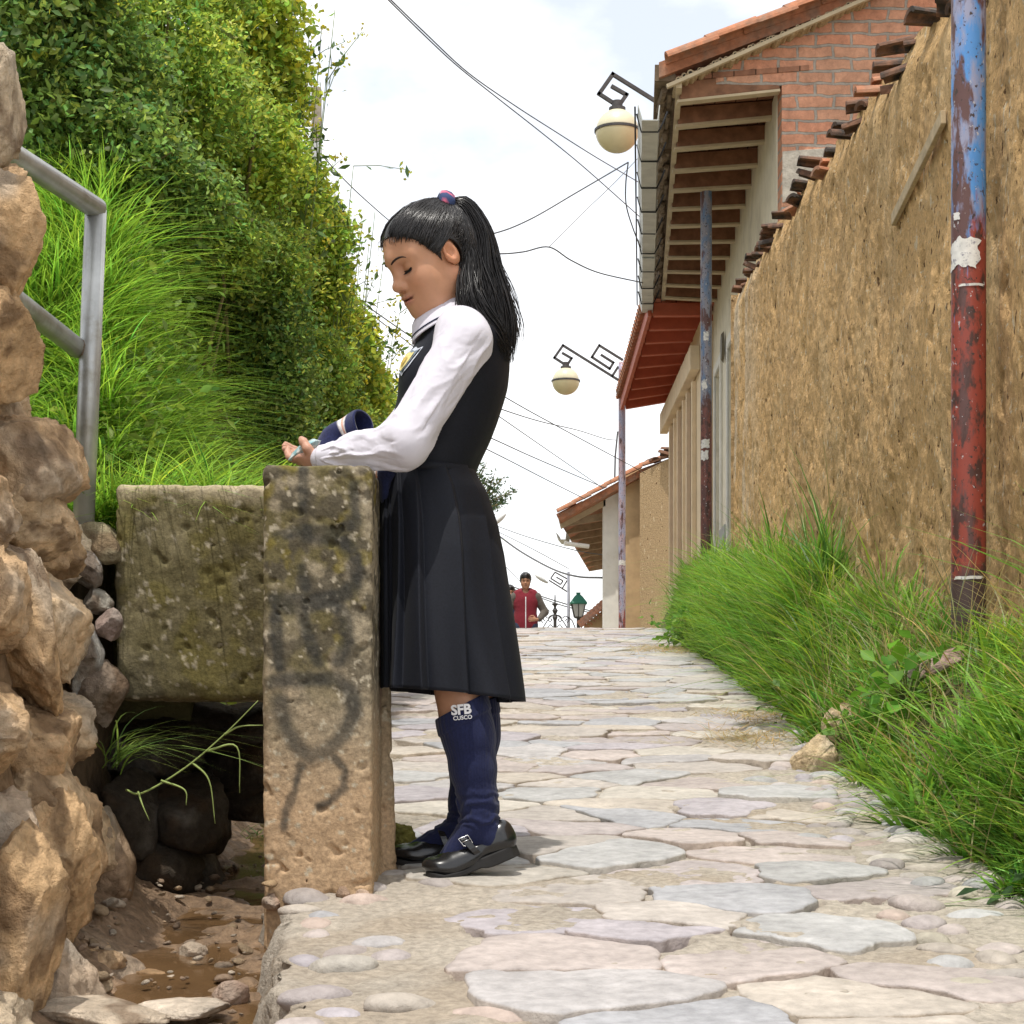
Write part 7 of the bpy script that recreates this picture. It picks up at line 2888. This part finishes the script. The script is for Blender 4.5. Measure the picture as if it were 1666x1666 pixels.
# ------------------------------------------------------------------ the two walkers past the crest
def walker(label, u_head, v_top, d, fdir, hgt, cloth, sleeve, trousers, arms, hairlen, group=None, hoodie=True):
    f = np.array(fdir, float)
    f /= np.linalg.norm(f)
    s = np.cross(np.array([0, 0, 1.]), f)
    top = P(u_head, v_top, d)
    k = hgt / 1.70

    def B(a, b, c):
        return top + k * (f * a + s * b + np.array([0, 0, 1.]) * (c - 1.70))
    t = thing('person', label, 'person', B(0, 0, 0), None)
    fr = head_frame(B(.01, 0, 1.575), f - np.array([0, 0, .08]), (0, 0, 1))
    hp_, L_ = head_prims(fr, k)
    b = list(hp_) + [Cn(L_(-.03, 0, -.05), B(-.02, 0, 1.42), .050 * k, .055 * k, .02)]
    b += [E(B(0, 0, 1.25), np.array([.10, .17, .20]) * k, np.array([f, s, (0, 0, 1)]), .05), E(B(0, 0, .98), np.array([.10, .15, .16]) * k, np.array([f, s, (0, 0, 1)]), .05)]
    for q in (-1, 1):
        b += chain([B(0, q * .09, .92), B(.04, q * .10, .48), B(0, q * .10, .08)], [.085 * k, .055 * k, .04 * k], .03)
        b += [Cn(B(-.02, q * .10, .05), B(.16, q * .11, .03), .038 * k, .03 * k, .02)]
    hands = []
    for q, (el, wr, hd_) in arms.items():
        shp = B(-.01, q * .165, 1.345)
        b += chain([shp, B(*el), B(*wr)], [.048 * k, .038 * k, .026 * k], .02)
        hd_v = B(*hd_) - B(*wr)
        b += hand(B(*wr), B(*hd_), hd_v, -f if hd_[0] < .2 else -f + np.array([0, 0, -.2]), q, (.5, .5, .55, .6))
    V, Q = nets(b, .007)
    bo_ = mesh_obj('body', V, Q, 'skin', t, smooth=True, col=skin_col(V, fr, k, (.46, .245, .15), (.36, .13, .10)))
    mb = MB()
    for q in (-1, 1):
        mb.tube([L_(.096, q * .018, .034), L_(.094, q * .032, .038), L_(.084, q * .046, .034)], .0035, 5)
        mb.tube([L_(.092, q * .022, .012), L_(.092, q * .032, .014), L_(.086, q * .042, .012)], .004, 5)
    mb.build('brows_and_eyes', 'brow_hair', bo_, smooth=True)
    hpz = [E(L_(-.016, 0, .050), np.array([.106, .090, .098]) * k, np.array(fr[1:]), .01), E(L_(.03, 0, .075), np.array([.078, .072, .062]) * k, np.array(fr[1:]), .02)]
    if hairlen:
        hpz += chain([L_(-.05, .05, .02), L_(-.05, .06, -.08), L_(-.05, .055, -hairlen)], [.05 * k, .05 * k, .035 * k], .03) + chain([L_(-.05, -.05, .02), L_(-.05, -.06, -.08), L_(-.05, -.055, -hairlen)], [.05 * k, .05 * k, .035 * k], .03)

    def hclip(X):
        dd = (X - fr[0]) / k
        a, b_, c = dd @ fr[1], dd @ fr[2], dd @ fr[3]
        lim = np.interp(c, [-.3, -.045, -.02, .030, .045, .058, .082, .12], [.03 if hairlen else 0, .02, .040, .075, .12, .14, .15, .2])
        return (a - lim) * .6
    V, Q = nets(hpz, .006, lambda X, d_: .006 * fbm(X * 50, 3, 931), hclip)
    mesh_obj('hair', V, Q, 'hair_black', t, smooth=True, col=np.tile(np.array([.016, .013, .012]), (len(V), 1)))
    ax3 = np.array([f, s, (0, 0, 1)])
    cl = [E(B(0, 0, 1.26), np.array([.125, .195, .20]) * k, ax3, .05), E(B(.005, 0, .98), np.array([.13, .185, .30]) * k, ax3, .06), Cn(B(-.01, -.12, 1.395), B(-.01, .12, 1.395), .062 * k, .062 * k, .05)]
    if hoodie:
        cl += [Cn(B(-.05, -.06, 1.43), B(-.05, .06, 1.43), .055 * k, .055 * k, .04), Cn(B(.05, -.065, 1.42), B(.085, -.01, 1.30), .03 * k, .022 * k, .02), Cn(B(.05, .065, 1.42), B(.085, .01, 1.30), .03 * k, .022 * k, .02)]
    nk = B(.06, 0, 1.46)

    def jclip(X):
        return np.maximum(.055 * k - np.linalg.norm((X - nk) * np.array([1, 1, .8]), axis=1), B(0, 0, .70)[2] - X[:, 2])
    V, Q = nets(cl, .008, lambda X, d_: .006 * fbm(X * 14, 3, 941), jclip)
    jo = mesh_obj('jacket', V, Q, cloth, t, smooth=True)
    for q, (el, wr, hd_) in arms.items():
        shp = B(-.01, q * .165, 1.345)
        V, Q = nets([E(shp + np.array([0, 0, -.015]), .066 * k, k=.03)] + chain([shp, B(*el), lerp(B(*el), B(*wr), .95)], [.068 * k, .058 * k, .040 * k], .03) + [Cn(B(0, q * .08, 1.405), shp, .052 * k, .056 * k, .03)], .008,
                    lambda X, d_: .006 * fbm(X * 16, 3, 951))
        mesh_obj('sleeve', V, Q, sleeve, jo, smooth=True)
    if hoodie:
        mb = MB()
        zp = []
        for c in np.linspace(1.34, .74, 28):
            h, ok = surf_hit(cl, B(.3, 0, c), -f, 200, .4)
            zp.append(h + f * .006)
        mb.tube(zp, .008, 5)
        mb.build('zip', 'white_thread', jo)
    tr_ = []
    for q in (-1, 1):
        tr_ += chain([B(0, q * .085, .93), B(.04, q * .10, .48), B(0, q * .10, .10)], [.105 * k, .075 * k, .058 * k], .03)
    V, Q = nets(tr_ + [E(B(0, 0, .90), np.array([.115, .165, .10]) * k, ax3, .04)], .012)
    mesh_obj('trousers', V, Q, trousers, t, smooth=True)
    for q in (-1, 1):
        V, Q = nets([Cn(B(-.03, q * .10, .05), B(.16, q * .11, .035), .048 * k, .038 * k, .02)], .01, None, lambda X: B(0, 0, 0)[2] - X[:, 2])
        mesh_obj('shoe', V, Q, 'rubber_sole', t, smooth=True)
    return t


mk('maroon_fleece', (.20, .018, .030), rough=.9, nscale=60, namp=.2, sheen=.1)
mk('taupe_fleece', (.115, .10, .085), rough=.9, nscale=60, namp=.3, sheen=.1)
mk('denim', (.04, .05, .09), rough=.85, nscale=40, namp=.3)
mk('navy_jacket', (.035, .05, .12), rough=.85, nscale=50, namp=.4, second=(.16, .20, .34), s2scale=9, s2lo=.5, s2hi=.6)
walker('young man in maroon hoodie with grey-brown sleeves walking over the crest', 855, 933, 27.0, (.02, -1, 0), 1.72, 'maroon_fleece', 'taupe_fleece', 'denim',
       {-1: ((-.02, -.27, 1.10), (.10, -.26, .90), (.14, -.25, .83)), 1: ((-.02, .29, 1.12), (.14, .20, 1.00), (.19, .12, 1.00))}, 0)
walker('person with long dark hair in navy jacket mostly hidden behind the skirt', 829, 953, 27.6, (.18, -1, 0), 1.60, 'navy_jacket', 'navy_jacket', 'denim',
       {-1: ((-.02, -.24, 1.10), (.14, -.20, 1.02), (.18, -.14, 1.03)), 1: ((.06, .24, 1.10), (.13, .10, 1.34), (.125, .04, 1.42))}, .20, hoodie=False)
